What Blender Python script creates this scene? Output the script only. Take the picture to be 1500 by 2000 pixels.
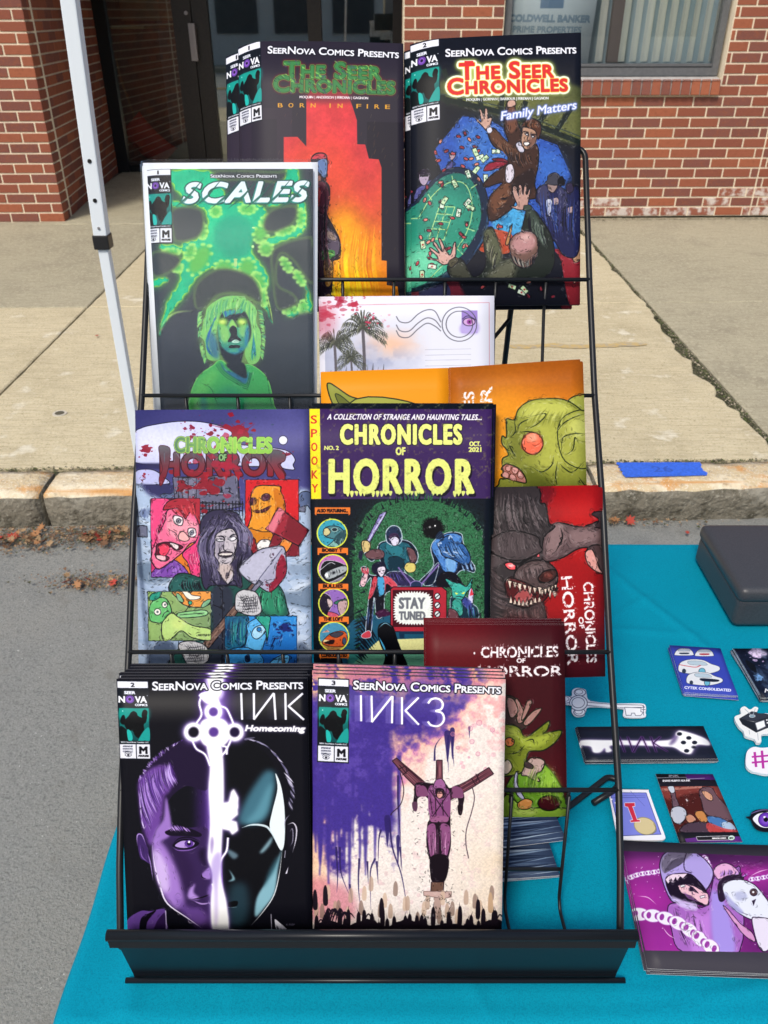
import bpy, math, random
import numpy as np
from mathutils import Vector, Matrix

for o in list(bpy.data.objects): bpy.data.objects.remove(o)
SC = bpy.context.scene; COL = SC.collection
R = math.radians

# ---------------------------------------------------------------- camera
cam = bpy.data.cameras.new('camera'); co = bpy.data.objects.new('camera', cam); COL.objects.link(co)
co.location = (0, 0, 1.5); co.rotation_euler = (R(90-31.8), 0, 0)
cam.sensor_fit = 'VERTICAL'; cam.sensor_height = 24; cam.lens = 24*1576/2000; cam.clip_start = .05; cam.clip_end = 300
cam.dof.use_dof = True; cam.dof.focus_distance = .8; cam.dof.aperture_fstop = cam.lens/1.5
SC.camera = co
SC.render.resolution_x, SC.render.resolution_y = 768, 1024

# ---------------------------------------------------------------- daylight
SUN_EL, SUN_AZ = 52, 205          # degrees; azimuth from +Y clockwise
w = bpy.data.worlds.new('World'); SC.world = w; w.use_nodes = True
nt = w.node_tree; bg = nt.nodes['Background']; sky = nt.nodes.new('ShaderNodeTexSky'); sky.sky_type = 'NISHITA'; sky.sun_disc = False
sky.sun_elevation = R(SUN_EL); sky.sun_rotation = R(SUN_AZ); sky.dust_density = 3.; sky.air_density = 1.; sky.ozone_density = .6
nt.links.new(sky.outputs[0], bg.inputs[0]); bg.inputs[1].default_value = .12
sl = bpy.data.lights.new('sun', 'SUN'); so = bpy.data.objects.new('sun', sl); COL.objects.link(so)
sl.energy = 1.7; sl.angle = R(11); sl.color = (1, .95, .86)
d = Vector((math.sin(R(SUN_AZ))*math.cos(R(SUN_EL)), math.cos(R(SUN_AZ))*math.cos(R(SUN_EL)), math.sin(R(SUN_EL))))
so.rotation_euler = d.to_track_quat('Z', 'Y').to_euler(); so.location = d*20
vs = SC.view_settings; vs.view_transform = 'Standard'; vs.look = 'None'; vs.exposure = .45; vs.gamma = 1; vs.use_curve_mapping = False

# ---------------------------------------------------------------- helpers
def tag(o, label=None, cat=None, group=None, kind=None):
    if label: o['label'] = label
    if cat: o['category'] = cat
    if group: o['group'] = group
    if kind: o['kind'] = kind
    return o
def empty(name, loc=(0, 0, 0), label=None, cat=None, group=None, rz=0):
    o = bpy.data.objects.new(name, None); COL.objects.link(o); o.location = loc; o.rotation_euler.z = rz; o.empty_display_size = .1
    return tag(o, label, cat, group)
def mobj(name, me, parent=None, loc=None):
    o = bpy.data.objects.new(name, me); COL.objects.link(o)
    if parent: o.parent = parent
    if loc is not None: o.location = loc
    return o
def mesh(name, v, f, mats=None, smooth=False, mi=None, uv=None):
    me = bpy.data.meshes.new(name); me.from_pydata([tuple(map(float, p)) for p in v], [], f)
    for m in (mats if isinstance(mats, (list, tuple)) else [mats]):
        if m: me.materials.append(m)
    if mi: me.polygons.foreach_set('material_index', mi)
    if smooth: me.polygons.foreach_set('use_smooth', [True]*len(me.polygons))
    if uv is not None:
        l = me.uv_layers.new(name='UVMap')
        vi = np.empty(len(me.loops), int); me.loops.foreach_get('vertex_index', vi); l.data.foreach_set('uv', np.asarray(uv, np.float32)[vi].ravel())
    me.update(); return me
class MB:
    """collects shapes into one mesh"""
    def __init__(s): s.v = []; s.f = []; s.mi = []
    def add(s, v, f, mi=0): n = len(s.v); s.v += [tuple(map(float, p)) for p in v]; s.f += [tuple(i+n for i in q) for q in f]; s.mi += [mi]*len(f); return s
    def box(s, x0, y0, z0, x1, y1, z1, mi=0):
        v = [(x, y, z) for z in (z0, z1) for y in (y0, y1) for x in (x0, x1)]
        return s.add(v, [(0, 2, 3, 1), (4, 5, 7, 6), (0, 1, 5, 4), (2, 6, 7, 3), (0, 4, 6, 2), (1, 3, 7, 5)], mi)
    def tube(s, pts, r, n=8, caps=True, mi=0):
        pts = [Vector(p) for p in pts]; N = len(pts); prev = None; rings = []
        rr = r if isinstance(r, (list, tuple)) else [r]*N
        for i, p in enumerate(pts):
            t = ((pts[min(i+1, N-1)]-p).normalized()+(p-pts[max(i-1, 0)]).normalized())
            t = t.normalized() if t.length > 1e-9 else Vector((0, 0, 1))
            if prev is None: a = t.orthogonal().normalized()
            else: a = (prev-t*prev.dot(t)); a = a.normalized() if a.length > 1e-6 else t.orthogonal().normalized()
            prev = a; b = t.cross(a); rings.append([p+(a*math.cos(k*2*math.pi/n)+b*math.sin(k*2*math.pi/n))*rr[i] for k in range(n)])
        v = [q for g in rings for q in g]; f = [(i*n+k, i*n+(k+1) % n, (i+1)*n+(k+1) % n, (i+1)*n+k) for i in range(N-1) for k in range(n)]
        if caps: f += [tuple(range(n))[::-1], tuple((N-1)*n+k for k in range(n))]
        return s.add(v, f, mi)
    def build(s, name, mats, parent=None, loc=None, smooth=False): return mobj(name, mesh(name, s.v, s.f, mats, smooth, s.mi), parent, loc)
def rounded(pts, rad, n=5):
    """a polyline with its corners rounded"""
    P = [Vector(p) for p in pts]; out = [P[0]]
    for i in range(1, len(P)-1):
        a, b, c = P[i-1], P[i], P[i+1]; d1 = (a-b); d2 = (c-b); r = min(rad, d1.length*.45, d2.length*.45); p = b+d1.normalized()*r; q = b+d2.normalized()*r
        out += [p*(1-t)**2+b*2*t*(1-t)+q*t*t for t in [k/n for k in range(n+1)]]
    return out+[P[-1]]
def beveled(name, sx, sy, sz, b, mats, seg=2, rot=0):
    import bmesh
    bm = bmesh.new(); bmesh.ops.create_cube(bm, size=1); bmesh.ops.scale(bm, vec=(sx, sy, sz), verts=bm.verts)
    bmesh.ops.bevel(bm, geom=list(bm.edges), offset=b, segments=seg, affect='EDGES', profile=.6)
    me = bpy.data.meshes.new(name); bm.to_mesh(me); bm.free()
    if mats: me.materials.append(mats)
    return me

# ---------------------------------------------------------------- materials
def mat(name, base, rough=.6, metal=0, spec=.5, noise=None, bump=None, coat=0, rnd=None, streak=None):
    """base colour with optional noise (scale, second colour, low, high), bump (scale, strength, distance), per-object random tint"""
    m = bpy.data.materials.new(name); m.use_nodes = True; t = m.node_tree; p = t.nodes['Principled BSDF']
    p.inputs['Base Color'].default_value = (*base, 1); p.inputs['Roughness'].default_value = rough; p.inputs['Metallic'].default_value = metal; p.inputs['Specular IOR Level'].default_value = spec
    if coat: p.inputs['Coat Weight'].default_value = coat; p.inputs['Coat Roughness'].default_value = .08
    L = t.links.new; tc = t.nodes.new('ShaderNodeTexCoord'); src = None
    geo = t.nodes.new('ShaderNodeNewGeometry'); pos = geo.outputs['Position']
    def nz(scale, detail=6, rg=.6, vec=pos, dist=0):
        n = t.nodes.new('ShaderNodeTexNoise'); n.inputs['Scale'].default_value = scale; n.inputs['Detail'].default_value = detail; n.inputs['Roughness'].default_value = rg; n.inputs['Distortion'].default_value = dist; L(vec, n.inputs['Vector']); return n
    def mixc(a, b, f, bt='MIX'):
        x = t.nodes.new('ShaderNodeMix'); x.data_type = 'RGBA'; x.blend_type = bt
        for s_, v in ((x.inputs[6], a), (x.inputs[7], b)):
            if isinstance(v, tuple): s_.default_value = (*v, 1)
            else: L(v, s_)
        if isinstance(f, (int, float)): x.inputs[0].default_value = f
        else: L(f, x.inputs[0])
        return x.outputs[2]
    def rng(v, lo, hi, a=0., b=1.):
        x = t.nodes.new('ShaderNodeMapRange'); L(v, x.inputs[0]); x.inputs[1].default_value = lo; x.inputs[2].default_value = hi; x.inputs[3].default_value = a; x.inputs[4].default_value = b; return x.outputs[0]
    m['_'] = 1; del m['_']
    cur = base
    if rnd:
        oi = t.nodes.new('ShaderNodeObjectInfo'); cr = t.nodes.new('ShaderNodeValToRGB'); cr.color_ramp.interpolation = 'CONSTANT'
        while len(cr.color_ramp.elements) < len(rnd): cr.color_ramp.elements.new(.5)
        for i, c in enumerate(rnd): cr.color_ramp.elements[i].position = i/len(rnd); cr.color_ramp.elements[i].color = (*c, 1)
        L(oi.outputs['Random'], cr.inputs[0]); cur = cr.outputs[0]
    for sc, c2, lo, hi in (noise or []):
        n = nz(sc); cur = mixc(cur, c2, rng(n.outputs[0], lo, hi))
    for (ang, sx, sy, c2, lo, hi) in (streak or []):
        mp = t.nodes.new('ShaderNodeMapping'); mp.inputs['Rotation'].default_value = (0, 0, R(ang)); mp.inputs['Scale'].default_value = (sx, sy, 1); L(pos, mp.inputs[0]); n = nz(1, 3, .6, mp.outputs[0]); cur = mixc(cur, c2, rng(n.outputs[0], lo, hi))
    if not isinstance(cur, tuple): L(cur, p.inputs['Base Color'])
    if bump:
        hs = None
        for sc, k in bump[0]:
            n = nz(sc, 4); ml = t.nodes.new('ShaderNodeMath'); ml.operation = 'MULTIPLY'; L(n.outputs[0], ml.inputs[0]); ml.inputs[1].default_value = k
            if hs is None: hs = ml.outputs[0]
            else:
                ad = t.nodes.new('ShaderNodeMath'); L(hs, ad.inputs[0]); L(ml.outputs[0], ad.inputs[1]); hs = ad.outputs[0]
        bp = t.nodes.new('ShaderNodeBump'); bp.inputs['Distance'].default_value = bump[1]; bp.inputs['Strength'].default_value = bump[2] if len(bump) > 2 else 1; L(hs, bp.inputs['Height']); L(bp.outputs[0], p.inputs['Normal'])
    m.node_tree.nodes.active = p
    return m
def srgb(h): return tuple((int(h[i:i+2], 16)/255)**2.2 for i in (0, 2, 4))

ASPHALT = mat('asphalt', (.245, .25, .235), .9, spec=.3, noise=[(1.1, (.27, .265, .235), .45, .7), (3.2, (.17, .175, .17), .52, .75), (150, (.13, .135, .13), .5, .66), (300, (.32, .33, .31), .53, .66), (120, (.66, .67, .63), .685, .72), (9, (.19, .185, .165), .6, .75)], bump=([(200, 1.), (80, .7)], .004, .8))
CONCRETE = mat('sidewalk concrete', (.56, .485, .31), .92, spec=.3, noise=[(.9, (.64, .56, .37), .4, .65), (4, (.46, .395, .25), .5, .72), (45, (.60, .52, .34), .5, .62), (110, (.33, .28, .16), .55, .68), (7, (.74, .69, .54), .6, .68), (190, (.70, .65, .50), .6, .68)], streak=[(35, 6, 190, (.36, .30, .18), .52, .70), (35, 8, 260, (.68, .61, .44), .56, .72)], bump=([(150, 1.), (45, .6), (8, 1.)], .003, .8))
CONCRETE2 = mat('greyer concrete', (.38, .345, .24), .92, spec=.3, noise=[(.9, (.44, .40, .28), .4, .65), (4, (.31, .28, .20), .48, .72), (45, (.48, .44, .31), .5, .62), (110, (.25, .22, .15), .55, .68), (190, (.6, .56, .44), .62, .7)], streak=[(70, 6, 190, (.28, .25, .17), .52, .70)], bump=([(150, 1.), (45, .6), (8, 1.)], .003, .8))
GRANITE = mat('curb granite top', (.62, .50, .31), .85, spec=.3, noise=[(7, (.76, .68, .50), .48, .62), (9, (.62, .33, .12), .52, .64), (40, (.42, .32, .2), .55, .66), (160, (.82, .77, .64), .56, .64)], streak=[(2, 1.5, 16, (.60, .32, .12), .56, .68)], bump=([(60, 1.), (14, 1.6)], .008, .8))
GRANFACE = mat('curb granite road-stained face', (.22, .20, .155), .9, spec=.3, noise=[(5, (.36, .34, .28), .5, .68), (16, (.10, .09, .065), .5, .66), (90, (.33, .31, .25), .55, .66)], bump=([(50, 1.), (12, 2.)], .012, .9))
SOIL = mat('dirt and moss in the joints', (.075, .07, .04), .95, noise=[(30, (.16, .14, .09), .5, .62), (70, (.06, .075, .025), .5, .6)], bump=([(160, 1.)], .004))
BRICK = mat('red brick', (.28, .088, .054), .85, spec=.25, rnd=[(.28, .09, .055), (.24, .078, .052), (.31, .10, .056), (.21, .08, .062), (.26, .082, .05), (.35, .112, .058), (.19, .072, .056)], noise=[(40, (.26, .085, .045), .5, .75), (300, (.42, .16, .09), .58, .7)], bump=([(220, 1.), (50, .5)], .0015, .6))
BRICKPALE = mat('brick with white lime bloom', (.3, .1, .06), .85, noise=[(16, (.62, .54, .48), .46, .58)], bump=([(220, 1.)], .0015, .6))
MORTAR = mat('pale mortar', (.80, .69, .51), .9, noise=[(6, (.66, .56, .42), .45, .7), (120, (.92, .82, .64), .5, .7)], bump=([(300, 1.)], .001))
MORTAR2 = mat('darker mortar', (.62, .52, .40), .9, noise=[(6, (.5, .41, .31), .45, .7)])  # darker tone of the pale mortar, for the recess side wall
SILLM = mat('grey sill mortar', (.4, .38, .36), .9, noise=[(20, (.3, .28, .27), .45, .7)])
DARKFR = mat('dark anodised frame', (.032, .03, .028), .4, noise=[(60, (.045, .04, .036), .4, .7)])
GREENFR = mat('black green frame', (.008, .012, .014), .35)
GREYFR = mat('grey window frame', (.11, .115, .12), .5, noise=[(40, (.14, .145, .15), .4, .7)])
GASKET = mat('black gasket', (.012, .012, .013), .5)
METAL = mat('worn steel handle', (.45, .42, .42), .35, .8)
def glass(name, tint, alpha, rough=.02, ior=1.5):
    m = bpy.data.materials.new(name); m.use_nodes = True; t = m.node_tree; t.nodes.clear(); o = t.nodes.new('ShaderNodeOutputMaterial'); tr = t.nodes.new('ShaderNodeBsdfTransparent'); gl = t.nodes.new('ShaderNodeBsdfGlossy'); mx = t.nodes.new('ShaderNodeMixShader'); fr = t.nodes.new('ShaderNodeLayerWeight')
    tr.inputs[0].default_value = (*tint, 1); gl.inputs['Roughness'].default_value = rough; pw_ = t.nodes.new('ShaderNodeMath'); pw_.operation = 'POWER'; pw_.inputs[1].default_value = 5; t.links.new(fr.outputs['Facing'], pw_.inputs[0]); f0 = ((ior-1)/(ior+1))**2
    sc = t.nodes.new('ShaderNodeMath'); sc.operation = 'MULTIPLY_ADD'; sc.inputs[1].default_value = 1-f0-alpha; sc.inputs[2].default_value = f0+alpha
    t.links.new(pw_.outputs[0], sc.inputs[0]); t.links.new(sc.outputs[0], mx.inputs[0]); t.links.new(tr.outputs[0], mx.inputs[1]); t.links.new(gl.outputs[0], mx.inputs[2]); t.links.new(mx.outputs[0], o.inputs[0]); return m
GLASS = glass('storefront glass', (.85, .93, .89), .22); GLASSW = glass('office window glass', (.95, .97, .98), .14)
WHITEPAINT = mat('white powder-coated steel', (.80, .86, .90), .35)
BLACKPL = mat('black plastic', (.015, .015, .016), .4)
HOLE = mat('dark hole', (.004, .004, .004), .9)
CLOTH = mat('teal tablecloth', (.001, .262, .385), .85, spec=.08, noise=[(2.5, (.001, .30, .43), .4, .7), (700, (.001, .19, .29), .45, .7)], bump=([(1200, .5), (14, 1.)], .0006))
WIRE = mat('black enamelled wire', (.012, .013, .015), .34, coat=.0, spec=.3)
TRAYM = mat('black enamelled sheet steel', (.008, .010, .014), .3, spec=.22)
PAPER = mat('white paper edges', (.74, .73, .72), .7)
BLACKED = mat('dark cover stock', (.03, .03, .036), .45)
BOXM = mat('dark grey metal box', (.042, .045, .052), .42, noise=[(500, (.055, .058, .066), .45, .6)])
# ================================================================ the street and the building
YAW = R(1.5); ca, sa = math.cos(YAW), math.sin(YAW)
def W(x, y, z=0): return (x*ca-y*sa*0+0, y+x*math.tan(YAW), z)      # street lines run slightly askew
rnd = random.Random(4)
Z1 = .13                                                            # top of the sidewalk
g = MB(); g.add([(-60, -60, -.012), (60, -60, -.012), (60, 60, -.012), (-60, 60, -.012)], [(0, 1, 2, 3)]); tag(g.build('ground', ASPHALT), kind='structure')
# the road near the table, gently uneven
def sheet(name, x0, x1, y0, y1, nx, ny, zf, m, kind='structure', parent=None):
    v = []; 
    for j in range(ny+1):
        for i in range(nx+1):
            x = x0+(x1-x0)*i/nx; y = y0+(y1-y0)*j/ny; X, Y, _ = W(x, y); v.append((X, Y, zf(x, y)))
    f = [(j*(nx+1)+i, j*(nx+1)+i+1, (j+1)*(nx+1)+i+1, (j+1)*(nx+1)+i) for j in range(ny) for i in range(nx)]
    o = mobj(name, mesh(name, v, f, m, True), parent)
    if kind: tag(o, kind=kind)
    return o
sheet('road', -14, 14, -9, 2.36, 56, 46, lambda x, y: .004*math.sin(x*1.7+y)+.003*math.sin(y*3.1)-(.0 if y < 1.9 else .006), ASPHALT)
YEL = mat('yellow road paint', (.5, .3, .03), .8, noise=[(30, (.3, .2, .05), .5, .7)])
for k in range(2):
    l = MB(); l.box(-14, -3.3-k*.25, .008, 14, -3.2-k*.25, .0115); tag(l.build('centre_line', YEL), kind='structure')
# curb stones
cx = [-7.3, -5.2, -3.1, -1.15, .72, 2.9, 4.9, 7.0]
curb = empty('granite_curb', (0, 2.4, 0), 'granite curb stones along the gutter, worn orange top and dark stained face', 'curb')
for a, b in zip(cx[:-1], cx[1:]):
    nx, v = 40, []; prof = [(2.36, -.05), (2.345, .04), (2.338, .09), (2.345, .118), (2.36, .13), (2.42, .134), (2.48, .133), (2.515, .128), (2.52, .0)]
    for i in range(nx+1):
        x = a+.008+(b-a-.016)*i/nx
        e = .012 if i in (0, nx) else 0
        for j, (y, z) in enumerate(prof):
            n = rnd.gauss(0, .0035) if 0 < j < 4 else rnd.gauss(0, .0012); X, Y, _ = W(x, y+n+e*(j < 4)*.6+.006*math.sin(x*5)*(j < 4)); v.append((X, Y, z+rnd.gauss(0, .0015)-e*.5*(2 < j < 8)))
    m = len(prof); f = []; mi = []
    for i in range(nx):
        for j in range(m-1): f.append((i*m+j, (i+1)*m+j, (i+1)*m+j+1, i*m+j+1)); mi.append(1 if j < 3 else 0)
    f += [tuple(range(m)), tuple(nx*m+k for k in range(m))[::-1]]; mi += [1, 1]
    me = mesh('curb_stone', v, f, [GRANITE, GRANFACE], False, mi); o = mobj('curb_stone', me, curb); o.matrix_parent_inverse = curb.matrix_basis.inverted()
    me.polygons.foreach_set('use_smooth', [True]*len(f))
bpy.context.view_layer.update()
# dirt bed under the slabs and along the curb
sheet('joint_dirt', -8, 8, 2.50, 6.9, 40, 30, lambda x, y: Z1-.014, SOIL)
# slabs
def slab(x0, x1, y0, y1, m, jag=None, z=Z1, parent=None):
    n = 36; ed = []
    def side(xa, ya, xb, yb, amp):
        for i in range(n): t = i/n; k = amp*(rnd.random()-.5) if amp < .02 else 0; ed.append((xa+(xb-xa)*t+k*(ya != yb), ya+(yb-ya)*t+k*(xa != xb)))
    side(x0, y0, x1, y0, .006)
    if jag: # broken right-hand edge
        for i in range(n):
            t = i/n; y = y0+(y1-y0)*t; k = jag(y); ed.append((x1-k+rnd.gauss(0, .004 if k < .02 else .009), y))
    else: side(x1, y0, x1, y1, .004)
    side(x1, y1, x0, y1, .004); side(x0, y1, x0, y0, .004)
    cxm, cym = (x0+x1)/2, (y0+y1)/2; N = len(ed); v = []
    for (x, y) in ed: X, Y, _ = W(x, y); v.append((X, Y, z-.03))
    for (x, y) in ed: X, Y, _ = W(x, y); v.append((X, Y, z-.004))
    for (x, y) in ed:
        dx, dy = cxm-x, cym-y; L = math.hypot(dx, dy); X, Y, _ = W(x+dx/L*.006, y+dy/L*.006); v.append((X, Y, z))
    f = []
    for i in range(N): j = (i+1) % N; f += [(i, j, N+j, N+i), (N+i, N+j, 2*N+j, 2*N+i)]
    f.append(tuple(2*N+i for i in range(N)))
    return mobj('slab', mesh('slab', v, f, m), parent)
sw = empty('sidewalk', (0, 2.52, 0)); tag(sw, kind='structure')
xs = [-7.8, -4.7, -1.62, 1.46, 4.54, 7.6]
for i in range(5):
    for (y0, y1) in ((2.535, 4.37), (4.382, 6.55)):
        a, b = xs[i]+.005, xs[i+1]-.006
        j = None
        if i == 2 and y0 < 3: j = lambda y: .012+.045*max(0, math.sin((y-2.5)*1.75))**1.5*(.7+.3*math.sin(y*23))+.01*math.sin(y*9)**2
        if i == 2 and y0 > 3: j = lambda y: .016+.006*math.sin(y*14)
        o = slab(a, b, y0, y1, CONCRETE2 if i == 3 or (i == 1 and y0 > 4) else CONCRETE, j); o.parent = sw; o.matrix_parent_inverse = sw.matrix_basis.inverted()
o = slab(-2.62, .6, 6.4, 9.0, CONCRETE2, z=Z1+.006); o.name = 'recess_floor'; o.parent = sw; o.matrix_parent_inverse = sw.matrix_basis.inverted()
bpy.context.view_layer.update()

# ---- brick walls
BL, BH, CR = .2145, .0694, .0115           # brick pitch, course pitch, joint
def brick_mesh(l, h, dpt, m, nm='brick'): return beveled(nm, l, dpt, h, .0022, m, 1)
MESH = {}
def place_brick(parent, x, y, z, l, h, rz, m, dpt=.09):
    k = (round(l, 3), round(h, 3), m.name, dpt)
    if k not in MESH: MESH[k] = brick_mesh(l, h, dpt, m)
    o = mobj('brick', MESH[k], parent, (x, y, z)); o.rotation_euler = (rnd.gauss(0, .004), 0, rz+rnd.gauss(0, .004)); return o
def wall(name, label, p0, ang, u0, u1, rows, z0, skip=None, vjoint=None, pale=None, phase=0, mort=MORTAR, depth=.09, thick=.2, trim=0):
    """a brick wall: local u along the face from p0 at the given angle; every brick is an object"""
    root = empty(name, (*p0, z0), label, 'wall', rz=ang)
    v = MB(); openings = skip or []
    def backing(a, b, c, d): v.box(a, .005, c, b-(trim if b == u1 else 0), thick, d)
    if openings:
        (oa, ob, oc, od) = openings[0]; H = rows*BH
        backing(u0, oa, 0, H); backing(ob, u1, 0, H); backing(oa, ob, 0, oc)
        if od < H: backing(oa, ob, od, H)
    else: backing(u0, u1, 0, rows*BH)
    v.build('mortar', mort, root)
    for r in range(rows):
        z = r*BH+BH/2; off = (BL/2 if r % 2 else 0)+phase; u = u0-((u0-off) % BL) ; cuts = sorted(set([u0, u1]+(vjoint or [])))
        while u < u1:
            a, b = u, u+BL; u += BL
            segs = [(a, b)]
            for c in cuts:
                segs = [s2 for s1 in segs for s2 in ([(s1[0], c), (c, s1[1])] if s1[0] < c < s1[1] else [s1])]
            for (a1, b1) in segs:
                a1, b1 = max(a1, u0), min(b1, u1)
                for (oa, ob, oc, od) in openings:
                    if oc-BH*.4 < z < od+BH*.4:
                        if a1 < oa < b1: b1 = oa
                        elif a1 < ob < b1: a1 = ob
                        elif a1 >= oa and b1 <= ob: b1 = a1
                if b1-a1 < .03: continue
                m = BRICKPALE if pale and pale(r, a1) else BRICK
                place_brick(root, (a1+b1)/2, depth/2-.0005*rnd.random(), z, b1-a1-CR, BH-CR, 0, m, depth)
    return root
# right-hand wall with the office window
OW = (.83, 2.43, 12*BH+.108, 26*BH)
pw = wall('brick_wall', 'red brick wall with pale mortar around the office window, right of the doorway', (0, 6.5), YAW, .135, 3.42, 22, Z1+.016, [OW], [2.85], lambda r, a: (r < 2 and rnd.random() < .45) or (r == 2 and a > 2.2 and rnd.random() < .4))
big = wall  # name kept short
rb = MB()
for k in range(22):                                                   # soldier course under the sill
    l = .0715; x = .845+k*l+l/2
    o = mobj('sill_brick', MESH.setdefault('sill', beveled('sill_brick', l-.0105, .13, .1, .002, BRICK, 1)), pw, (x, .035, 12*BH+.053)); o.rotation_euler = (R(-7), 0, rnd.gauss(0, .004))
ms = MB(); ms.box(.845, -.018, 12*BH+.008, .845+22*l, .1, 12*BH+.1); ms.add([(.84, -.03, 12*BH+.103), (.845+22*l, -.03, 12*BH+.103), (.845+22*l, .1, 12*BH+.125), (.84, .1, 12*BH+.125), (.84, .1, 12*BH+.09), (.845+22*l, .1, 12*BH+.09)], [(0, 1, 2, 3), (0, 4, 5, 1)]); ms.build('sill_mortar', SILLM, pw)
# window
zb = 12*BH+.128; wx0, wx1, zt = .845, 2.415, 2.4
fr = MB(); fr.box(wx0, .07, zb, wx1, .13, zb+.05); fr.box(wx0, .07, zb+.05, wx0+.045, .13, zt); fr.box(wx1-.045, .07, zb+.05, wx1, .13, zt); fr.box(wx0+.045, .085, zb+.05, wx1-.045, .125, zb+.075); fr.box(wx0, .07, zt, wx1, .13, zt+.05)
wf = fr.build('window_frame', GREYFR, pw)
q = MB(); q.box(wx0+.045, .098, zb+.075, wx1-.045, .104, zt); q.build('pane', GLASSW, wf)
gk = MB(); gk.box(wx0+.045, .0835, zb+.0505, wx1-.045, .0845, zb+.058); gk.build('gasket', GASKET, wf)
for k in range(3): rv = MB()
SLAT = mat('cream blind slat', (.93, .92, .78), .7); SLATB = mat('blue grey gap behind blinds', (.34, .44, .48), .8, noise=[(3, (.46, .56, .60), .4, .7)]); BROWNP = mat('brown post', (.16, .12, .1), .7)
for k in range(11):
    x = 1.56+k*.083
    if k == 1: continue
    v = MB(); a = R(38+4*math.sin(k)); dx, dy = .042*math.cos(a), .042*math.sin(a); v.add([(-dx, -dy, 0), (0, .006, 0), (dx, dy, 0), (dx, dy, 1.3), (0, .006, 1.3), (-dx, -dy, 1.3)], [(0, 1, 4, 5), (1, 2, 3, 4)]); o = v.build('blind_slat', SLAT, wf, (x, .165, zb+.085))
v = MB(); v.box(1.62, .15, zb+.08, 1.70, .2, zt); v.build('blind_post', BROWNP, wf)
v = MB(); v.box(wx0, .235, zb-.1, wx1, .245, zt+.1); v.build('room_backdrop', SLATB, wf)
SIDEW = mat('interior wall', (.3, .3, .28), .9)
v = MB(); v.box(wx0-.03, .13, zb-.2, wx0-.01, .3, zt+.1); v.box(wx1+.01, .13, zb-.2, wx1+.03, .3, zt+.1); v.box(wx0, .13, zb-.2, wx1, .58, zb-.05); v.build('room_side', SIDEW, wf)
# left pier and the recess side wall
lp = wall('brick_pier', 'red brick pier left of the recessed doorway, beside the white tent pole', (-2.435, 6.42), YAW, -1.33, 0, 22, Z1, None, None, lambda r, a: r < 1 and rnd.random() < .3, phase=.02, depth=.102, trim=.012)
ang = math.atan2(8.66-6.42, -2.655+2.435)
sd = empty('recess_brick_wall', (-2.435, 6.42, Z1), 'shaded brick side wall of the doorway recess, behind the white tent pole', 'wall', rz=ang)
v = MB(); v.box(.05, .005, 0, 2.26, .2, 22*BH); v.build('mortar', MORTAR2, sd)
for r in range(22):
    u = .1 if r % 2 else .1+BL/2
    if r % 2 == 0: place_brick(sd, .1+BL/4, .045, r*BH+BH/2, BL/2-CR, BH-CR, 0, BRICK)
    while u < 2.2: 
        l = min(BL, 2.25-u); place_brick(sd, u+l/2, .045, r*BH+BH/2, l-CR, BH-CR, 0, BRICK); u += BL
# upper parts of the building out of frame and the bits round the recess
STUC = mat('dark soffit', (.12, .11, .1), .9)
bm_ = empty('office_building', (0, 6.8, Z1), 'brick shop building above and behind the street wall', 'building')
def bpart(name, m, *b):
    v = MB(); v.box(*b); o = v.build(name, m, bm_); o.location = (0, -6.8, -Z1); return o
bpart('upper_wall', BRICKPALE if 0 else BRICK, -8, 6.62, Z1+22*BH+.02, -2.45, 9.2, 4.2); bpart('upper_wall', BRICK, .16, 6.85, 2.6, 8, 9.2, 4.2); bpart('soffit', STUC, -2.45, 6.6, 2.75, .16, 9.2, 4.2)
bpart('side_wall', BRICK, 3.45, 6.62, Z1, 8, 7.4, 2.6); bpart('side_wall', BRICK, -8, 6.35, Z1, -3.8, 7.4, 2.6); bpart('return_wall', BRICK, .16, 6.72, Z1, .3, 8.7, 2.6)
# ---- storefront
FY = 8.66
st = empty('storefront_entrance', (-1.2, FY, Z1), 'dark framed glass shop front at the back of the recess, steel pull handle on door', 'shopfront')
def sp(name, m, parent, *boxes, smooth=False):
    v = MB()
    for b in boxes: v.box(b[0]+1.2, b[1]-FY, b[2]-Z1, b[3]+1.2, b[4]-FY, b[5]-Z1)
    return v.build(name, m, parent)
sp('side_jamb', GREENFR, st, (-2.66, FY-.02, Z1, -2.54, FY+.1, 2.7)); sp('bottom_rail', GREENFR, st, (-2.54, FY, Z1, -1.93, FY+.08, Z1+.07)); sp('bottom_rail', DARKFR, st, (-1.61, FY, Z1, -.70, FY+.08, Z1+.09), (-.57, FY, Z1, .3, FY+.08, Z1+.09))
sp('mullion', DARKFR, st, (-.70, FY-.02, Z1, -.575, FY+.1, 2.7)); sp('side_jamb', DARKFR, st, (.08, FY-.04, Z1, .3, FY+.1, 2.7)); sp('head', DARKFR, st, (-2.66, FY-.01, 2.35, .3, FY+.09, 2.45))
sp('pane', GLASS, st, (-1.61, FY+.035, Z1+.09, -.70, FY+.043, 2.35)); sp('pane', GLASS, st, (-.575, FY+.035, Z1+.09, .08, FY+.043, 2.35))
dr = sp('door', DARKFR, st, (-1.93, FY-.03, Z1+.01, -1.76, FY+.06, 2.35), (-1.755, FY-.005, Z1+.01, -1.61, FY+.06, 2.35), (-2.53, FY-.02, Z1+.075, -1.93, FY+.05, Z1+.1))
sp('pane', GLASS, dr, (-2.54, FY+.02, Z1+.1, -1.93, FY+.028, 2.35))
v = MB(); v.box(-.005, -.09, 0, .02, -.03, .30); v.box(-.005, -.045, .02, .02, 0, .05); v.box(-.005, -.045, .25, .02, 0, .28); v.box(-.05, -.032, 0, -.012, -.027, .3); o = v.build('handle', METAL, dr); o.location = (-1.745+1.2, 0, 1.11-Z1)
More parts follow.
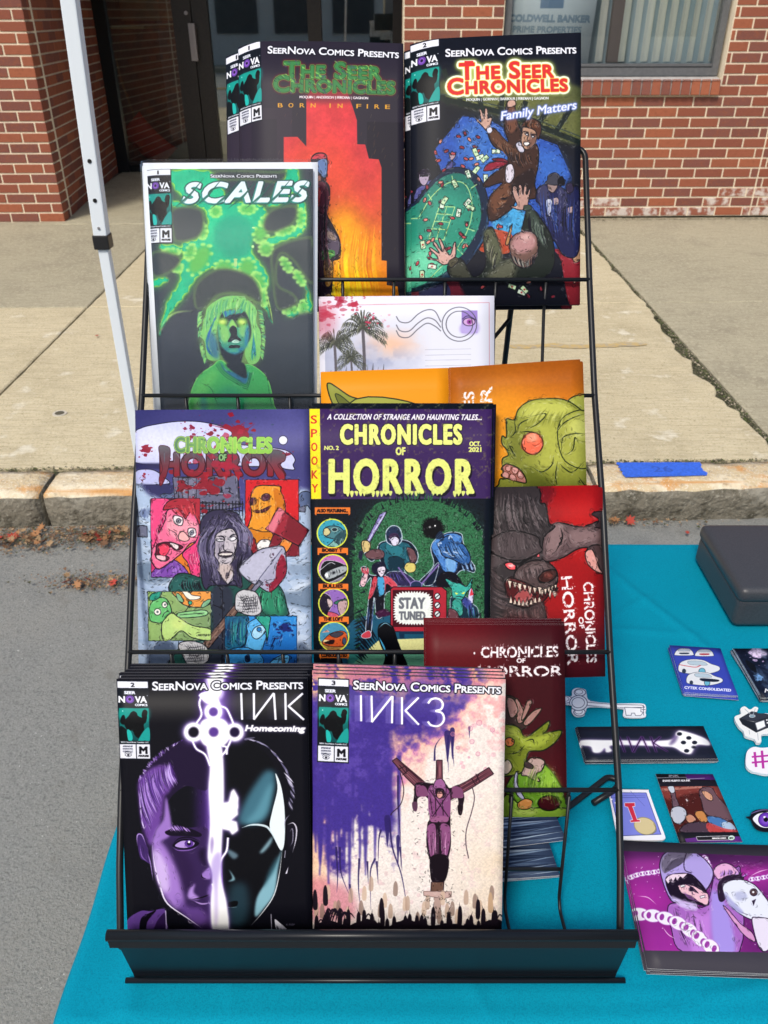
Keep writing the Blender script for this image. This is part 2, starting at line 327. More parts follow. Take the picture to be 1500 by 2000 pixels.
v = MB(); v.tube([(0, 0, 0), (0, -.015, 0)], .016, 16); o = v.build('lock', METAL, dr); o.location = (-1.80+1.2, -.03, 1.49-Z1)
# inside the shop
shop = empty('shop_interior', (-1.2, 10.5, Z1), 'dim room behind the shop front glass with boarded left wall', 'room')
DIMW = mat('dim boarding', (.10, .125, .12), .8, noise=[(4, (.14, .165, .155), .4, .7)]); DIMF = mat('dim shop floor', (.25, .24, .19), .7); TAN = mat('tan cabinet and reflection', (.5, .44, .28), .8); GREYC = mat('grey street reflection', (.45, .47, .47), .7)
def ip(name, m, *boxes):
    v = MB()
    for b in boxes: v.box(b[0]+1.2, b[1]-10.5, b[2]-Z1, b[3]+1.2, b[4]-10.5, b[5]-Z1)
    return v.build(name, m, shop)
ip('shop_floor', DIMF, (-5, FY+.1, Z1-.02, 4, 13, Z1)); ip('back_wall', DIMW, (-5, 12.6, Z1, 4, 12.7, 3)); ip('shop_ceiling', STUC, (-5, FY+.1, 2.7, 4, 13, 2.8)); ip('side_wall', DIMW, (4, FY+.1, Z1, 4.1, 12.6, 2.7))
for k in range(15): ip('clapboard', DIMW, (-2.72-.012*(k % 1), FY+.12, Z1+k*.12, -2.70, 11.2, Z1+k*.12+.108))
ip('side_wall', GREENFR, (-2.80, FY+.11, Z1, -2.73, 11.2, 2.7)); ip('shelf', TAN, (-2.69, 9.0, 1.36, -2.3, 10.6, 1.385)); ip('cupboard', TAN, (-2.69, 9.7, 1.42, -2.3, 10.4, 2.0))
for k in range(3):
    v = MB(); v.tube([(-.01, 0, -.22), (.04, 0, -.12), (.16, 0, -.03), (.34, 0, 0)], .006, 6); o = v.build('shelf_bracket', GREYFR, shop); o.location = (-2.69+1.2, 9.15+k*.35-10.5, 1.36-Z1)
ip('road_reflection', GREYC, (-1.5, 10.6, Z1, -.2, 11.3, .95)); ip('yellow_line_reflection', YEL, (-1.5, 10.58, .95, -.2, 11.3, .965)); ip('sidewalk_reflection', TAN, (-1.9, 9.9, Z1, .6, 10.3, .42)); ip('crate', GREENFR, (-1.15, 10.2, .42, -.95, 10.28, .62))  # solid grey, yellow and tan blocks imitate the street's reflection in the glass
RED = mat('red plastic', (.75, .03, .02), .5)
sh = empty('snow_shovel', (-2.45, 8.98, Z1), 'red plastic snow shovel leaning behind the glass at the left of the door', 'shovel')
v = MB(); n = 7
for j in range(2):
    pass
gv = []; gf = []
for i in range(n+1):
    t = i/n; 
    for k in range(5): s_ = (k-2)/2; gv.append((-.12+.26*t*.9+.02+.1*t*t, .03*s_*s_-.03+.02*t, .34*(1-t)**1.15+.0)); gv[-1] = (gv[-1][0]+.11*s_*.9, gv[-1][1], gv[-1][2]+.09*s_*(1)+.09)
for i in range(n):
    for k in range(4): gf.append((i*5+k, i*5+k+1, (i+1)*5+k+1, (i+1)*5+k))
v.add(gv, gf); o = v.build('scoop', RED, sh, smooth=True); md = o.modifiers.new('thick', 'SOLIDIFY'); md.thickness = .008
v = MB(); v.tube([(-.02, .01, .32), (-.14, .03, .78), (-.2, .04, 1.2)], .012, 8); v.build('shaft', mat('wooden shaft', (.25, .17, .09), .7), sh)

# ---- the other side of the street, seen only in the glass
FAR = mat('far facade', (.4, .34, .28), .9, noise=[(.6, (.3, .26, .22), .45, .6)]); FARW = mat('far window', (.05, .06, .07), .3); FARL = mat('far pale facade', (.7, .68, .62), .9)
fx = -13
for k, (wd, ht, m) in enumerate(((7, 7.5, FAR), (6, 6, FARL), (8, 8.5, FAR), (6, 6.5, FARL))):
    b = empty('shop_row', (fx+wd/2, -13, 0), ['brown brick shop across the street, leftmost of the row', 'pale low shop across the street between two brown ones', 'tallest brown brick shop across the street', 'pale shop across the street at the right end of the row'][k], 'building', 'shops across the street')
    v = MB(); v.box(-wd/2+.02, -3, 0, wd/2-.02, 0, ht); v.build('wall', m, b)
    for i in range(3):
        for j in range(int(ht//3)):
            v = MB(); v.box(-wd/2+.6+i*wd/3.2, .003, .9+j*3, -wd/2+.6+i*wd/3.2+wd/4.5, .05, 2.6+j*3); v.build('window', FARW, b)
    fx += wd
v = MB(); v.box(-14, -10, .0, 14, -9.02, .12); o = v.build('far_sidewalk', CONCRETE2); tag(o, kind='structure')
# ---------------------------------------------------------------- printed art: a small vector painter
TEXTS = {}
def glyphs(s, smallcaps=False, track=1.0):
    """outline triangles of a string set in Blender's built-in font, scaled to unit cap height"""
    k = (s, smallcaps, track)
    if k in TEXTS: return TEXTS[k]
    cu = bpy.data.curves.new('glyphs', 'FONT'); cu.body = s; cu.space_character = track; cu.resolution_u = 4
    if smallcaps:
        cu.small_caps_scale = 0.76
        for i, c in enumerate(s):
            if c.islower(): cu.body_format[i].use_small_caps = True
    ob = bpy.data.objects.new('glyphs', cu); bpy.context.scene.collection.objects.link(ob)
    me = ob.evaluated_get(bpy.context.evaluated_depsgraph_get()).to_mesh()
    me.calc_loop_triangles()
    v = np.array([(p.co.x, p.co.y) for p in me.vertices]); t = np.array([tuple(q.vertices) for q in me.loop_triangles])
    tri = v[t]
    bpy.data.objects.remove(ob); bpy.data.curves.remove(cu)
    a = tri[:, 1]-tri[:, 0]; b = tri[:, 2]-tri[:, 0]
    neg = (a[:, 0]*b[:, 1]-a[:, 1]*b[:, 0]) < 0
    tri[neg] = tri[neg][:, ::-1]
    tri[..., 0] -= tri[..., 0].min(); w = tri[..., 0].max()
    tri = tri/0.729                     # cap height of the font
    TEXTS[k] = (tri, w/0.729)
    return TEXTS[k]

def hexc(c):
    if isinstance(c, str): return np.array([int(c[i:i+2], 16) for i in (0, 2, 4)], np.float32)/255
    return np.asarray(c, np.float32)

def homog(src, dst):
    A = []; B = []
    for (x, y), (u, v) in zip(src, dst):
        A.append([x, y, 1, 0, 0, 0, -u*x, -u*y]); B.append(u)
        A.append([0, 0, 0, x, y, 1, -v*x, -v*y]); B.append(v)
    h = np.linalg.solve(np.array(A, float), np.array(B, float))
    return np.append(h, 1).reshape(3, 3)

def smooth(p, n=5, closed=True):
    p = np.asarray(p, float)
    if closed: q = np.vstack([p[-1], p, p[0], p[1]])
    else: q = np.vstack([2*p[0]-p[1], p, 2*p[-1]-p[-2]])
    out = []
    t = np.linspace(0, 1, n, endpoint=False)[:, None]
    for i in range(1, len(q)-2):
        a, b, c, d = q[i-1], q[i], q[i+1], q[i+2]
        out.append(.5*((2*b)+(c-a)*t+(2*a-5*b+4*c-d)*t*t+(3*b-3*c+d-a)*t**3))
    if not closed: out.append(q[-2][None])
    return np.vstack(out)

def boxblur(m, s):
    if s < .4: return m
    for r in [max(1, int(round(s*k))) for k in (.9, 1., 1.1)]:
        for ax in (0, 1):
            n = m.shape[ax]; pad = [(0, 0), (0, 0)]; pad[ax] = (r+1, r)
            c = np.cumsum(np.pad(m, pad, mode='edge'), axis=ax, dtype=np.float64)
            hi = np.take(c, np.arange(2*r+1, 2*r+1+n), axis=ax); lo = np.take(c, np.arange(0, n), axis=ax)
            m = ((hi-lo)/(2*r+1)).astype(np.float32)
    return m

def fbm(H, W, cell, rng, octv=4, asp=1.0, gain=.55):
    out = np.zeros((H, W), np.float32); amp = 1.; tot = 0
    for o in range(octv):
        cx = max(1.2, cell/2**o*asp); cy = max(1.2, cell/2**o)
        gw = int(W/cx)+3; gh = int(H/cy)+3
        g = rng.random((gh, gw)).astype(np.float32)
        xs = np.arange(W)/cx; ys = np.arange(H)/cy
        xi = xs.astype(int); yi = ys.astype(int); fx = xs-xi; fy = ys-yi
        fx = fx*fx*(3-2*fx); fy = (fy*fy*(3-2*fy))[:, None]
        a = g[yi][:, xi]*(1-fx)+g[yi][:, xi+1]*fx
        b = g[yi+1][:, xi]*(1-fx)+g[yi+1][:, xi+1]*fx
        out += amp*(a*(1-fy)+b*fy); tot += amp; amp *= gain
    return out/tot

def orient(p):
    ar = np.sum(p[..., 0]*np.roll(p[..., 1], -1, -1)-np.roll(p[..., 0], -1, -1)*p[..., 1], -1)
    return np.where((ar > 0)[..., None, None], p[..., ::-1, :], p)

class Art:
    def __init__(s, W, H, quad, bg='ffffff', seed=1):
        """quad: the sheet's corners (TL, TR, BR, BL) in the drawing's own units"""
        s.W, s.H = W, H; s.img = np.empty((H, W, 3), np.float32); s.img[:] = hexc(bg)
        q = [tuple(quad[i:i+2]) for i in range(0, 8, 2)]
        s.M = homog(q, [(0, 0), (W, 0), (W, H), (0, H)]); s.stack = []
        s.k = W/math.dist(q[0], q[1]); s.rng = np.random.default_rng(seed); s.clipm = None
    def push(s, quad, w, h):
        q = [tuple(quad[i:i+2]) for i in range(0, 8, 2)]
        s.stack.append((s.M, s.k))
        s.M = s.M @ homog([(0, 0), (w, 0), (w, h), (0, h)], q); s.k = s.k*math.dist(q[0], q[1])/w
    def pop(s): s.M, s.k = s.stack.pop()
    def tx(s, p):
        p = np.asarray(p, float).reshape(-1, 2)
        q = np.c_[p, np.ones(len(p))] @ s.M.T
        return q[:, :2]/q[:, 2:]
    def inv(s):
        Mi = np.linalg.inv(s.M); yy, xx = np.mgrid[0:s.H, 0:s.W]+.5
        d = Mi[2, 0]*xx+Mi[2, 1]*yy+Mi[2, 2]
        return (Mi[0, 0]*xx+Mi[0, 1]*yy+Mi[0, 2])/d, (Mi[1, 0]*xx+Mi[1, 1]*yy+Mi[1, 2])/d
    def cover(s, polys, pad=0):
        al = np.vstack([np.reshape(p, (-1, 2)) for p in polys])
        x0 = max(0, int(al[:, 0].min())-2-pad); x1 = min(s.W, int(al[:, 0].max())+3+pad)
        y0 = max(0, int(al[:, 1].min())-2-pad); y1 = min(s.H, int(al[:, 1].max())+3+pad)
        if x1 <= x0 or y1 <= y0: return None
        w = x1-x0; h = y1-y0; SS = 4
        b = np.vstack([np.roll(p, -1, -2).reshape(-1, 2) for p in polys])
        a = al-(x0, y0); b = b-(x0, y0); ay = a[:, 1]*SS; by = b[:, 1]*SS
        d = np.where(by > ay, 1., -1.); lo = np.minimum(ay, by); hi = np.maximum(ay, by)
        k0 = np.clip(np.ceil(lo-.5), 0, h*SS).astype(int); k1 = np.clip(np.ceil(hi-.5), 0, h*SS).astype(int)
        n = k1-k0; ok = n > 0
        a, b, ay, by, d, k0, n = a[ok], b[ok], ay[ok], by[ok], d[ok], k0[ok], n[ok]
        if not len(n): return None
        idx = np.repeat(np.arange(len(n)), n); row = np.arange(n.sum())-np.repeat(np.cumsum(n)-n, n)+k0[idx]
        t = (row+.5-ay[idx])/(by-ay)[idx]; x = np.clip(a[idx, 0]+t*(b-a)[idx, 0], 0, w)
        xi = x.astype(int); fr = x-xi
        flat = np.bincount(row*(w+2)+xi, d[idx]*(1-fr), h*SS*(w+2))+np.bincount(row*(w+2)+xi+1, d[idx]*fr, h*SS*(w+2))
        m = np.minimum(1, np.abs(np.cumsum(flat.reshape(h*SS, w+2), 1)[:, :w]))
        return y0, y1, x0, x1, m.reshape(h, SS, w).mean(1).astype(np.float32)
    def blend(s, c, col, a=1., grad=None):
        if c is None: return
        y0, y1, x0, x1, m = c
        if s.clipm is not None: m = m*s.clipm[y0:y1, x0:x1]
        if grad:
            c2, g0, g1 = grad; p = s.tx([*g0, *g1]); dv = p[1]-p[0]
            yy, xx = np.mgrid[y0:y1, x0:x1]
            t = np.clip(((xx-p[0, 0])*dv[0]+(yy-p[0, 1])*dv[1])/(dv@dv+1e-9), 0, 1)[..., None]
            col = hexc(col)*(1-t)+hexc(c2)*t
        else: col = hexc(col)
        if isinstance(a, np.ndarray): a = a[y0:y1, x0:x1]
        m = (m*a)[..., None]
        s.img[y0:y1, x0:x1] = s.img[y0:y1, x0:x1]*(1-m)+col*m
    def mask(s, polys, f=0, grow=0):
        """coverage of polygons (arrays of points, or stacks of them), widened by grow, softened by f"""
        r = f*s.k; g = grow*s.k
        if g > .08:
            out = []
            for p in polys:
                p = np.asarray(p); p = p if p.ndim == 3 else p[None]; out.append(orient(p))
                q = np.roll(p, -1, 1); a0 = p.reshape(-1, 2); b0 = q.reshape(-1, 2); d = b0-a0; L = np.hypot(d[:, 0], d[:, 1])+1e-6
                n = np.c_[-d[:, 1], d[:, 0]]/L[:, None]*g
                out.append(orient(np.stack([a0+n, a0-n, b0-n, b0+n], 1)))
                if g > .5:
                    th = np.arange(8)*np.pi/4; out.append(orient(a0[:, None]+g*np.stack([np.cos(th), np.sin(th)], -1)[None]))
            polys = out
        c = s.cover(polys, pad=int(3.5*r)+1)
        if c is None: return None
        y0, y1, x0, x1, m = c
        if r > .3: m = boxblur(m, r)
        return y0, y1, x0, x1, m
    def P(s, pts, col, a=1., sm=1, f=0, ol=None, grad=None, clip=False, rough=0):
        p = s.tx(pts)
        if rough:
            n = 6; q = [p[i]+(p[(i+1) % len(p)]-p[i])*j/n for i in range(len(p)) for j in range(n)]
            p = np.array(q)+s.rng.normal(0, rough*s.k, (len(q), 2)); sm = 0
        if sm and len(p) > 3: p = smooth(p)
        c = s.mask([p], f); s.blend(c, col, a, grad)
        if ol: s.Lt(np.vstack([p, p[:1]]), ol[0]*s.k, ol[1], 1.)
        if clip and c is not None:
            s.clipm = np.zeros((s.H, s.W), np.float32); s.clipm[c[0]:c[1], c[2]:c[3]] = c[4]
    def unclip(s): s.clipm = None
    def Lt(s, p, w, col, a=1., tp=0, f=0):
        d = np.diff(p, axis=0); ln = np.hypot(d[:, 0], d[:, 1])+1e-6; nrm = np.c_[-d[:, 1], d[:, 0]]/ln[:, None]
        n = len(p); t = np.linspace(0, 1, n)
        ws = np.full(n, w/2.)
        if tp == 1: ws = w/2*np.sin(np.pi*np.clip(t, .04, .96))
        if tp == 2: ws = w/2*(1-.92*t)
        polys = []
        for i in range(n-1):
            a0, b0 = p[i], p[i+1]; u = nrm[i]
            polys.append(np.array([a0+u*ws[i], a0-u*ws[i], b0-u*ws[i+1], b0+u*ws[i+1]]))
            if i and ws[i] > .6:
                th = -np.arange(8)*np.pi/4; polys.append(np.c_[a0[0]+ws[i]*np.cos(th), a0[1]+ws[i]*np.sin(th)])
        # one orientation for all pieces
        out = []
        for q in polys:
            ar = np.sum(q[:, 0]*np.roll(q[:, 1], -1)-np.roll(q[:, 0], -1)*q[:, 1]); out.append(q if ar < 0 else q[::-1])
        s.blend(s.mask(out, f/s.k if s.k else 0), col, a)
    def L(s, pts, w, col, a=1., tp=0, sm=1, f=0):
        p = s.tx(pts)
        if sm and len(p) > 2: p = smooth(p, 5, False)
        s.Lt(p, w*s.k, col, a, tp, f*s.k)
    def Ls(s, lines, w, col, a=1., tp=1):
        for l in lines: s.L(l, w, col, a, tp)
    def E(s, cx, cy, rx, ry, col, a=1., rot=0, f=0, ol=None, grad=None, clip=False):
        t = np.linspace(0, 2*np.pi, 28, endpoint=False); c, n = math.cos(math.radians(rot)), math.sin(math.radians(rot))
        x = rx*np.cos(t); y = ry*np.sin(t)
        s.P(np.c_[cx+x*c-y*n, cy+x*n+y*c], col, a, 0, f, ol, grad, clip)
    def R(s, x0, y0, x1, y1, col, a=1., f=0, ol=None, grad=None, clip=False):
        s.P([x0, y0, x1, y0, x1, y1, x0, y1], col, a, 0, f, ol, grad, clip)
    def T(s, txt, x0, y0, x1, y1, h, col, bold=0, ol=None, sc=False, slant=0, a=1., sh=None, track=1., glow=None, grad=None, arc=0):
        """text along the baseline (x0,y0)-(x1,y1), cap height h; a list of outlines (grow, colour)"""
        if track == 1. and bold > 4: track = 1.07
        bold *= .68; tri, w = glyphs(txt, sc, track)
        u = tri[..., 0]/w; v = tri[..., 1]
        dx, dy = x1-x0, y1-y0; L = math.hypot(dx, dy); nx, ny = dy/L, -dx/L
        u2 = u+slant*v*h/L
        q = np.stack([x0+dx*u2+nx*(h*v+arc*4*u*(1-u)), y0+dy*u2+ny*(h*v+arc*4*u*(1-u))], -1)
        p = s.tx(q.reshape(-1, 2)).reshape(-1, 3, 2); polys = [orient(p)]
        if glow: s.blend(s.mask(polys, glow[1], glow[0]), glow[2], glow[3] if len(glow) > 3 else 1.)
        for g, c in (ol or []): s.blend(s.mask(polys, 0, bold+g), c, a)
        if sh: s.blend(s.mask([polys[0]+np.array(sh[:2])*s.k], 0, bold), sh[2], a)
        m = s.mask(polys, 0, bold); s.blend(m, col, a, grad); return m
    def hairs(s, a, b, n, w, cols, bend=0, al=.8, jit=.1, tp=1):
        """n tapering strokes running from curve a to curve b"""
        a = smooth(np.asarray(a, float).reshape(-1, 2), 12, False); b = smooth(np.asarray(b, float).reshape(-1, 2), 12, False)
        for i in range(n):
            t = s.rng.random(); p = a[int(t*(len(a)-1))]; q = b[int(min(1, max(0, t+s.rng.normal(0, jit*.3)))*(len(b)-1))]
            k = s.rng.random()*jit*2; m = (p+q)/2; d = q-p; m = m+np.array([-d[1], d[0]])*bend*(.6+.8*s.rng.random())
            l0 = p+d*k; l1 = q-d*s.rng.random()*jit*2
            s.L([*l0, *m, *l1], w*(.5+s.rng.random()), cols[s.rng.integers(len(cols))], al, tp)
    def splat(s, cx, cy, R, n, col, al=1., big=.35):
        for i in range(n):
            th = s.rng.random()*6.283; r = R*abs(s.rng.normal(0, .55)); k = R*big*s.rng.random()**3/(1+2*r/R)+R*.012
            x = cx+r*math.cos(th); y = cy+r*math.sin(th); m = 7
            q = [(x+k*(1+.8*s.rng.random()*(1+1.5*(abs(math.cos(j*6.283/m-th)) > .9)))*math.cos(j*6.283/m), y+k*(.7+.6*s.rng.random())*math.sin(j*6.283/m)) for j in range(m)]
            s.P(np.array(q), col, al)
    def noise(s, amt, cell=3, octv=3, col=None, asp=1.):
        n = fbm(s.H, s.W, cell, s.rng, octv, asp)-.5
        if s.clipm is not None: n = n*s.clipm
        s.img = np.clip(s.img*(1+amt*n[..., None]*2), 0, 1)
    def ink(s, n, box=None, ln=11, w=1.5, dark=.42, light=.28, skip=()):
        """pen work: short tapering strokes that follow the drawn forms, darker or lighter than what they cross"""
        g = boxblur(s.img.mean(2), 1.6); gy, gx = np.gradient(g); H, W = g.shape; im0 = s.img.copy(); old = s.M, s.k
        p = s.tx([box[0], box[1], box[2], box[3]]) if box else np.array([[0, 0], [W, H]])
        sk = [s.tx([a, b, c, d]) for a, b, c, d in skip]; s.M = np.eye(3); s.k = 1.
        for _ in range(n):
            x = s.rng.uniform(max(0, p[0, 0]), min(W-1, p[1, 0])); y = s.rng.uniform(max(0, p[0, 1]), min(H-1, p[1, 1]))
            if any(q[0, 0] < x < q[1, 0] and q[0, 1] < y < q[1, 1] for q in sk): continue
            i, j = int(y), int(x); dx, dy = -gy[i, j], gx[i, j]; m = math.hypot(dx, dy); c = im0[i, j]
            if m < .004: continue
            dx, dy = dx/m, dy/m; L = ln*s.rng.uniform(.4, 1.3); b = s.rng.normal(0, .22)
            q = [x-dx*L/2, y-dy*L/2, x-dy*b*L, y+dx*b*L, x+dx*L/2, y+dy*L/2]; r = s.rng.random()
            if r < .58: col, a = c*dark, .85
            else: col, a = c+(1-c)*light, .7
            s.L(q, w*s.rng.uniform(.6, 1.5), col, a, 1)
        s.M, s.k = old
    def field(s, fn, col, a=1.):
        """blend a colour through a mask computed from drawing coordinates"""
        X, Y = s.inv(); m = np.clip(fn(X, Y), 0, 1).astype(np.float32)
        s.blend((0, s.H, 0, s.W, m), col, a)

def corner(s, quad, num, year='2024'):
    """the publisher's corner box"""
    s.push(quad, 100, 270)
    s.R(-3, -4, 103, 272, '101420'); s.R(0, 0, 100, 22, 'eef0f8'); s.T(num, *((48, 18, 53, 18) if num == '1' else (44, 18, 56, 18)), 14, '15151d', bold=1)
    s.R(2, 26, 100, 214, '0d2a2c'); s.R(2, 26, 100, 92, '10161e')
    s.R(2, 92, 100, 214, '0f8a80', grad=('0b3f44', (0, 92), (0, 214)))
    s.P([2, 100, 30, 92, 60, 100, 100, 90, 100, 130, 60, 150, 2, 128], '16a394', .6, f=4)
    s.T('SEER', 22, 43, 57, 43, 10, 'e8ecf6', bold=1.2)
    s.T('N', 3, 72, 22, 72, 22, 'f4f6fc', bold=2); s.T('VA', 57, 72, 94, 72, 22, 'f4f6fc', bold=2)
    s.E(39, 61, 15, 14, '6a3fa0'); s.E(39, 61, 10, 9, '8a5cc0'); s.E(39, 61, 5, 5, '1c1030'); s.L([24, 66, 39, 48, 54, 66], 1.5, '3a2068')
    s.T('COMICS', 56, 84, 96, 84, 7.5, 'e8ecf6', bold=1); s.E(97, 48, 1.6, 1.6, 'c8ccd8')
    s.E(14, 102, 2, 2, 'b8f0e8')
    d = '07090c'
    s.P([34, 118, 40, 108, 50, 102, 60, 108, 64, 118, 78, 124, 88, 112, 94, 120, 90, 140, 82, 150, 84, 180, 66, 196, 52, 188, 44, 170, 30, 172, 18, 150, 20, 134], d)
    s.P([76, 118, 80, 102, 88, 96, 96, 104, 92, 122, 84, 130], d); s.P([4, 140, 10, 120, 18, 116, 22, 130, 16, 150], d)
    s.P([2, 160, 14, 158, 30, 178, 28, 214, 2, 214], '0a1416'); s.P([26, 168, 38, 172, 44, 196, 36, 210, 28, 200], '22b8ae')
    s.P([82, 170, 100, 160, 100, 206, 84, 204, 70, 210, 62, 204], '1a9c94')
    for i in range(26):
        x, y = 30+s.rng.random()*58, 108+s.rng.random()*84
        s.L([x, y, x+s.rng.normal(0, 8), y+s.rng.normal(4, 5)], 1.4, ['2a5a50', '1c3c3c', '5a8a78'][i % 3], .8, 1)
    for i in range(14):
        x, y = 40+s.rng.random()*58, 196+s.rng.random()*14; s.L([x, y, x+s.rng.normal(0, 5), y+3], 1.6, '38c8b8', .7, 1)
    s.R(2, 206, 100, 214, '0a1416'); s.T(year+' SeerNova Comics LLC', 4, 213, 97, 213, 5, 'c8ccd8', bold=.4)
    s.R(0, 218, 53, 268, 'e8eaf4'); s.R(56, 218, 100, 268, 'e8eaf4')
    for k, w in enumerate(('APPROVED BY', 'SEERNOVA', 'COMICS LLC')): s.T(w, 10, 228+9*k, 43, 228+9*k, 5.5, '55586a', bold=.3)
    s.P([16, 256, 26, 249, 38, 256, 27, 262], 'e8eaf4', ol=(1.6, '20222c')); s.E(27, 256, 4, 4, '20222c'); s.L([14, 250, 26, 244, 40, 250], 1.6, '20222c')
    s.T('M', 66, 250, 90, 250, 24, '101018', bold=3); s.T('MATURE', 62, 262, 95, 262, 6.5, '101018', bold=1)
    s.pop()

def banner(s, x0, y0, x1, y1, h, col='f2f4fa', ol='0c0c18'):
    s.T('SeerNova Comics Presents', x0, y0, x1, y1, h, col, bold=h*.055, ol=[(h*.12, ol)], sc=True)
def art_homecoming():
    s = Art(420, 630, (62, 128, 1392, 125, 1432, 2000, 145, 2000), '0b0b14', 3)
    # violet beam behind the key
    s.R(620, 110, 880, 1950, '3d2166', .75, f=26); s.R(690, 110, 830, 1950, '6b46a8', .7, f=16)
    s.P([700, 90, 800, 90, 800, 260, 690, 260], 'e8e0ff', .95, f=8)
    # left half: youth's face
    s.P([215, 850, 250, 780, 320, 700, 430, 600, 520, 560, 640, 560, 700, 640, 700, 900, 560, 880, 470, 930, 420, 1000, 350, 1180, 300, 1300, 270, 1400, 235, 1180, 215, 1000], '1e1230')
    s.P([215, 860, 262, 790, 330, 745, 420, 740, 470, 820, 430, 920, 395, 960, 380, 1100, 350, 1200, 300, 1290, 268, 1230, 235, 1100, 222, 980], '6a4296', f=8)
    s.hairs([215, 870, 260, 790, 340, 740, 440, 700], [300, 1200, 350, 1080, 400, 960, 500, 860], 130, 9, ['a980d8', '7a52ae', '4a2a78', 'c9aef0', '2c1848'], .05, .75)
    s.hairs([222, 860, 290, 760, 400, 660, 520, 560], [212, 830, 262, 740, 380, 620, 540, 545], 60, 6, ['8a66b8', 'cbb8ea', '4a2a78'], 0, .8)
    s.hairs([216, 900, 225, 1000, 235, 1120], [232, 1000, 240, 1120, 262, 1200], 26, 6, ['d8c8f4', '8a66b8'], 0, .8)
    s.P([400, 960, 420, 980, 440, 1140, 560, 1170, 700, 1180, 715, 1400, 735, 1600, 740, 1890, 640, 1860, 520, 1770, 420, 1690, 350, 1560, 315, 1400, 310, 1280, 340, 1180, 385, 1120], '33204e')
    s.P([405, 965, 425, 1020, 445, 1150, 430, 1230, 380, 1260, 320, 1290, 335, 1190, 390, 1110], '9a74c4', f=6)
    s.P([322, 1240, 400, 1300, 470, 1420, 520, 1560, 530, 1700, 480, 1730, 400, 1650, 345, 1520, 318, 1380], 'a27acc', f=14)
    s.P([330, 1330, 380, 1370, 420, 1470, 430, 1600, 390, 1610, 350, 1520], 'd8c0f0', .8, f=12)
    s.P([470, 1640, 560, 1720, 650, 1730, 700, 1800, 640, 1850, 540, 1780], '6e4a9c', .8, f=14)
    s.P([430, 1290, 480, 1280, 560, 1380, 600, 1480, 560, 1640, 530, 1600, 500, 1480], '2a1840', .8, f=18)
    s.L([312, 1290, 330, 1440, 370, 1590, 420, 1700, 560, 1800, 660, 1870], 11, 'f0e8ff', .95, 1)
    s.L([320, 1300, 345, 1480, 400, 1640], 26, 'e2d2f6', .45, 1, f=5)
    s.P([440, 1180, 480, 1150, 560, 1170, 650, 1210, 640, 1235, 540, 1230, 430, 1225, 400, 1200], '120a1e'); s.hairs([420, 1160, 480, 1150, 560, 1170], [450, 1205, 520, 1200, 600, 1210], 24, 7, ['b894dc', '7a52ae'], 0, .8)
    s.P([455, 1300, 490, 1262, 540, 1248, 600, 1255, 640, 1280, 600, 1310, 530, 1320], '0c0616'); s.P([470, 1298, 510, 1266, 560, 1262, 605, 1275, 590, 1300, 530, 1312], 'b394d8')
    s.E(568, 1282, 30, 26, '5a3490'); s.E(568, 1282, 14, 13, '120820'); s.E(568, 1270, 8, 8, 'ffffff')
    s.L([455, 1310, 500, 1330, 580, 1325, 630, 1300], 7, '9068c0', .9, 1); s.L([450, 1290, 500, 1246, 580, 1240, 650, 1270], 9, '0a0412', 1, 1)
    s.P([640, 1330, 700, 1320, 700, 1440, 650, 1400], '150b24', .8, f=10)
    s.P([655, 1500, 680, 1470, 712, 1450, 718, 1520, 700, 1530, 670, 1525], '9a76c6', f=3); s.L([655, 1490, 660, 1515, 690, 1528], 8, '0a0412', 1, 1)
    s.P([560, 1655, 570, 1600, 610, 1560, 600, 1620, 640, 1660, 600, 1672], 'b08cd8', f=6); s.L([565, 1672, 640, 1660, 700, 1640, 740, 1620], 9, '08040e', 1, 1)
    s.L([600, 1680, 660, 1700, 730, 1690], 12, 'b090d4', .9, 1); s.P([700, 1590, 735, 1560, 735, 1640, 700, 1640], '8a66b8', .7, f=5)
    s.P([205, 1225, 235, 1215, 262, 1260, 285, 1340, 300, 1420, 260, 1400, 225, 1370], '3c2460'); s.L([207, 1300, 208, 1225, 240, 1222, 268, 1290], 8, 'b89ae0', .9, 1); s.L([225, 1290, 240, 1370, 280, 1410], 8, '8a66b8', .8, 1)
    s.L([280, 1350, 300, 1420, 318, 1540], 8, 'a888d0', .8, 1)
    s.P([140, 1810, 230, 1750, 300, 1750, 395, 1735, 400, 1800, 405, 1890, 145, 1890], '5a3a86'); s.P([225, 1890, 235, 1800, 300, 1760, 340, 1745, 280, 1820, 265, 1890], '0b0714'); s.P([330, 1890, 340, 1830, 380, 1775, 400, 1770, 400, 1890], '2a1644')
    s.L([405, 1745, 412, 1890], 7, 'd0c0ec', .9); s.ink(450, (200, 560, 730, 1890), ln=14, w=1.2, dark=.72, light=.16)
    # right half: masked face
    s.P([790, 600, 960, 560, 1130, 680, 1190, 850, 1235, 1100, 1220, 1400, 1170, 1640, 1040, 1780, 960, 1890, 830, 1890], '08090f')
    s.P([1170, 800, 1150, 960, 1120, 1080, 1060, 1140, 950, 1150, 910, 1120, 960, 980, 1040, 850, 1110, 770], '3f6e80', f=16); s.P([1160, 860, 1120, 1040, 1060, 1120, 960, 1140, 1040, 1040, 1110, 900], '6aa8b8', .55, f=14)
    s.P([1170, 790, 1210, 880, 1235, 1050, 1235, 1260, 1210, 1330, 1160, 1240, 1130, 1160, 1150, 1050, 1185, 900], 'e6f2f6')
    s.L([935, 1172, 1010, 1150, 1100, 1160, 1140, 1200, 1180, 1280], 16, 'd8eaf0', .95, 1)
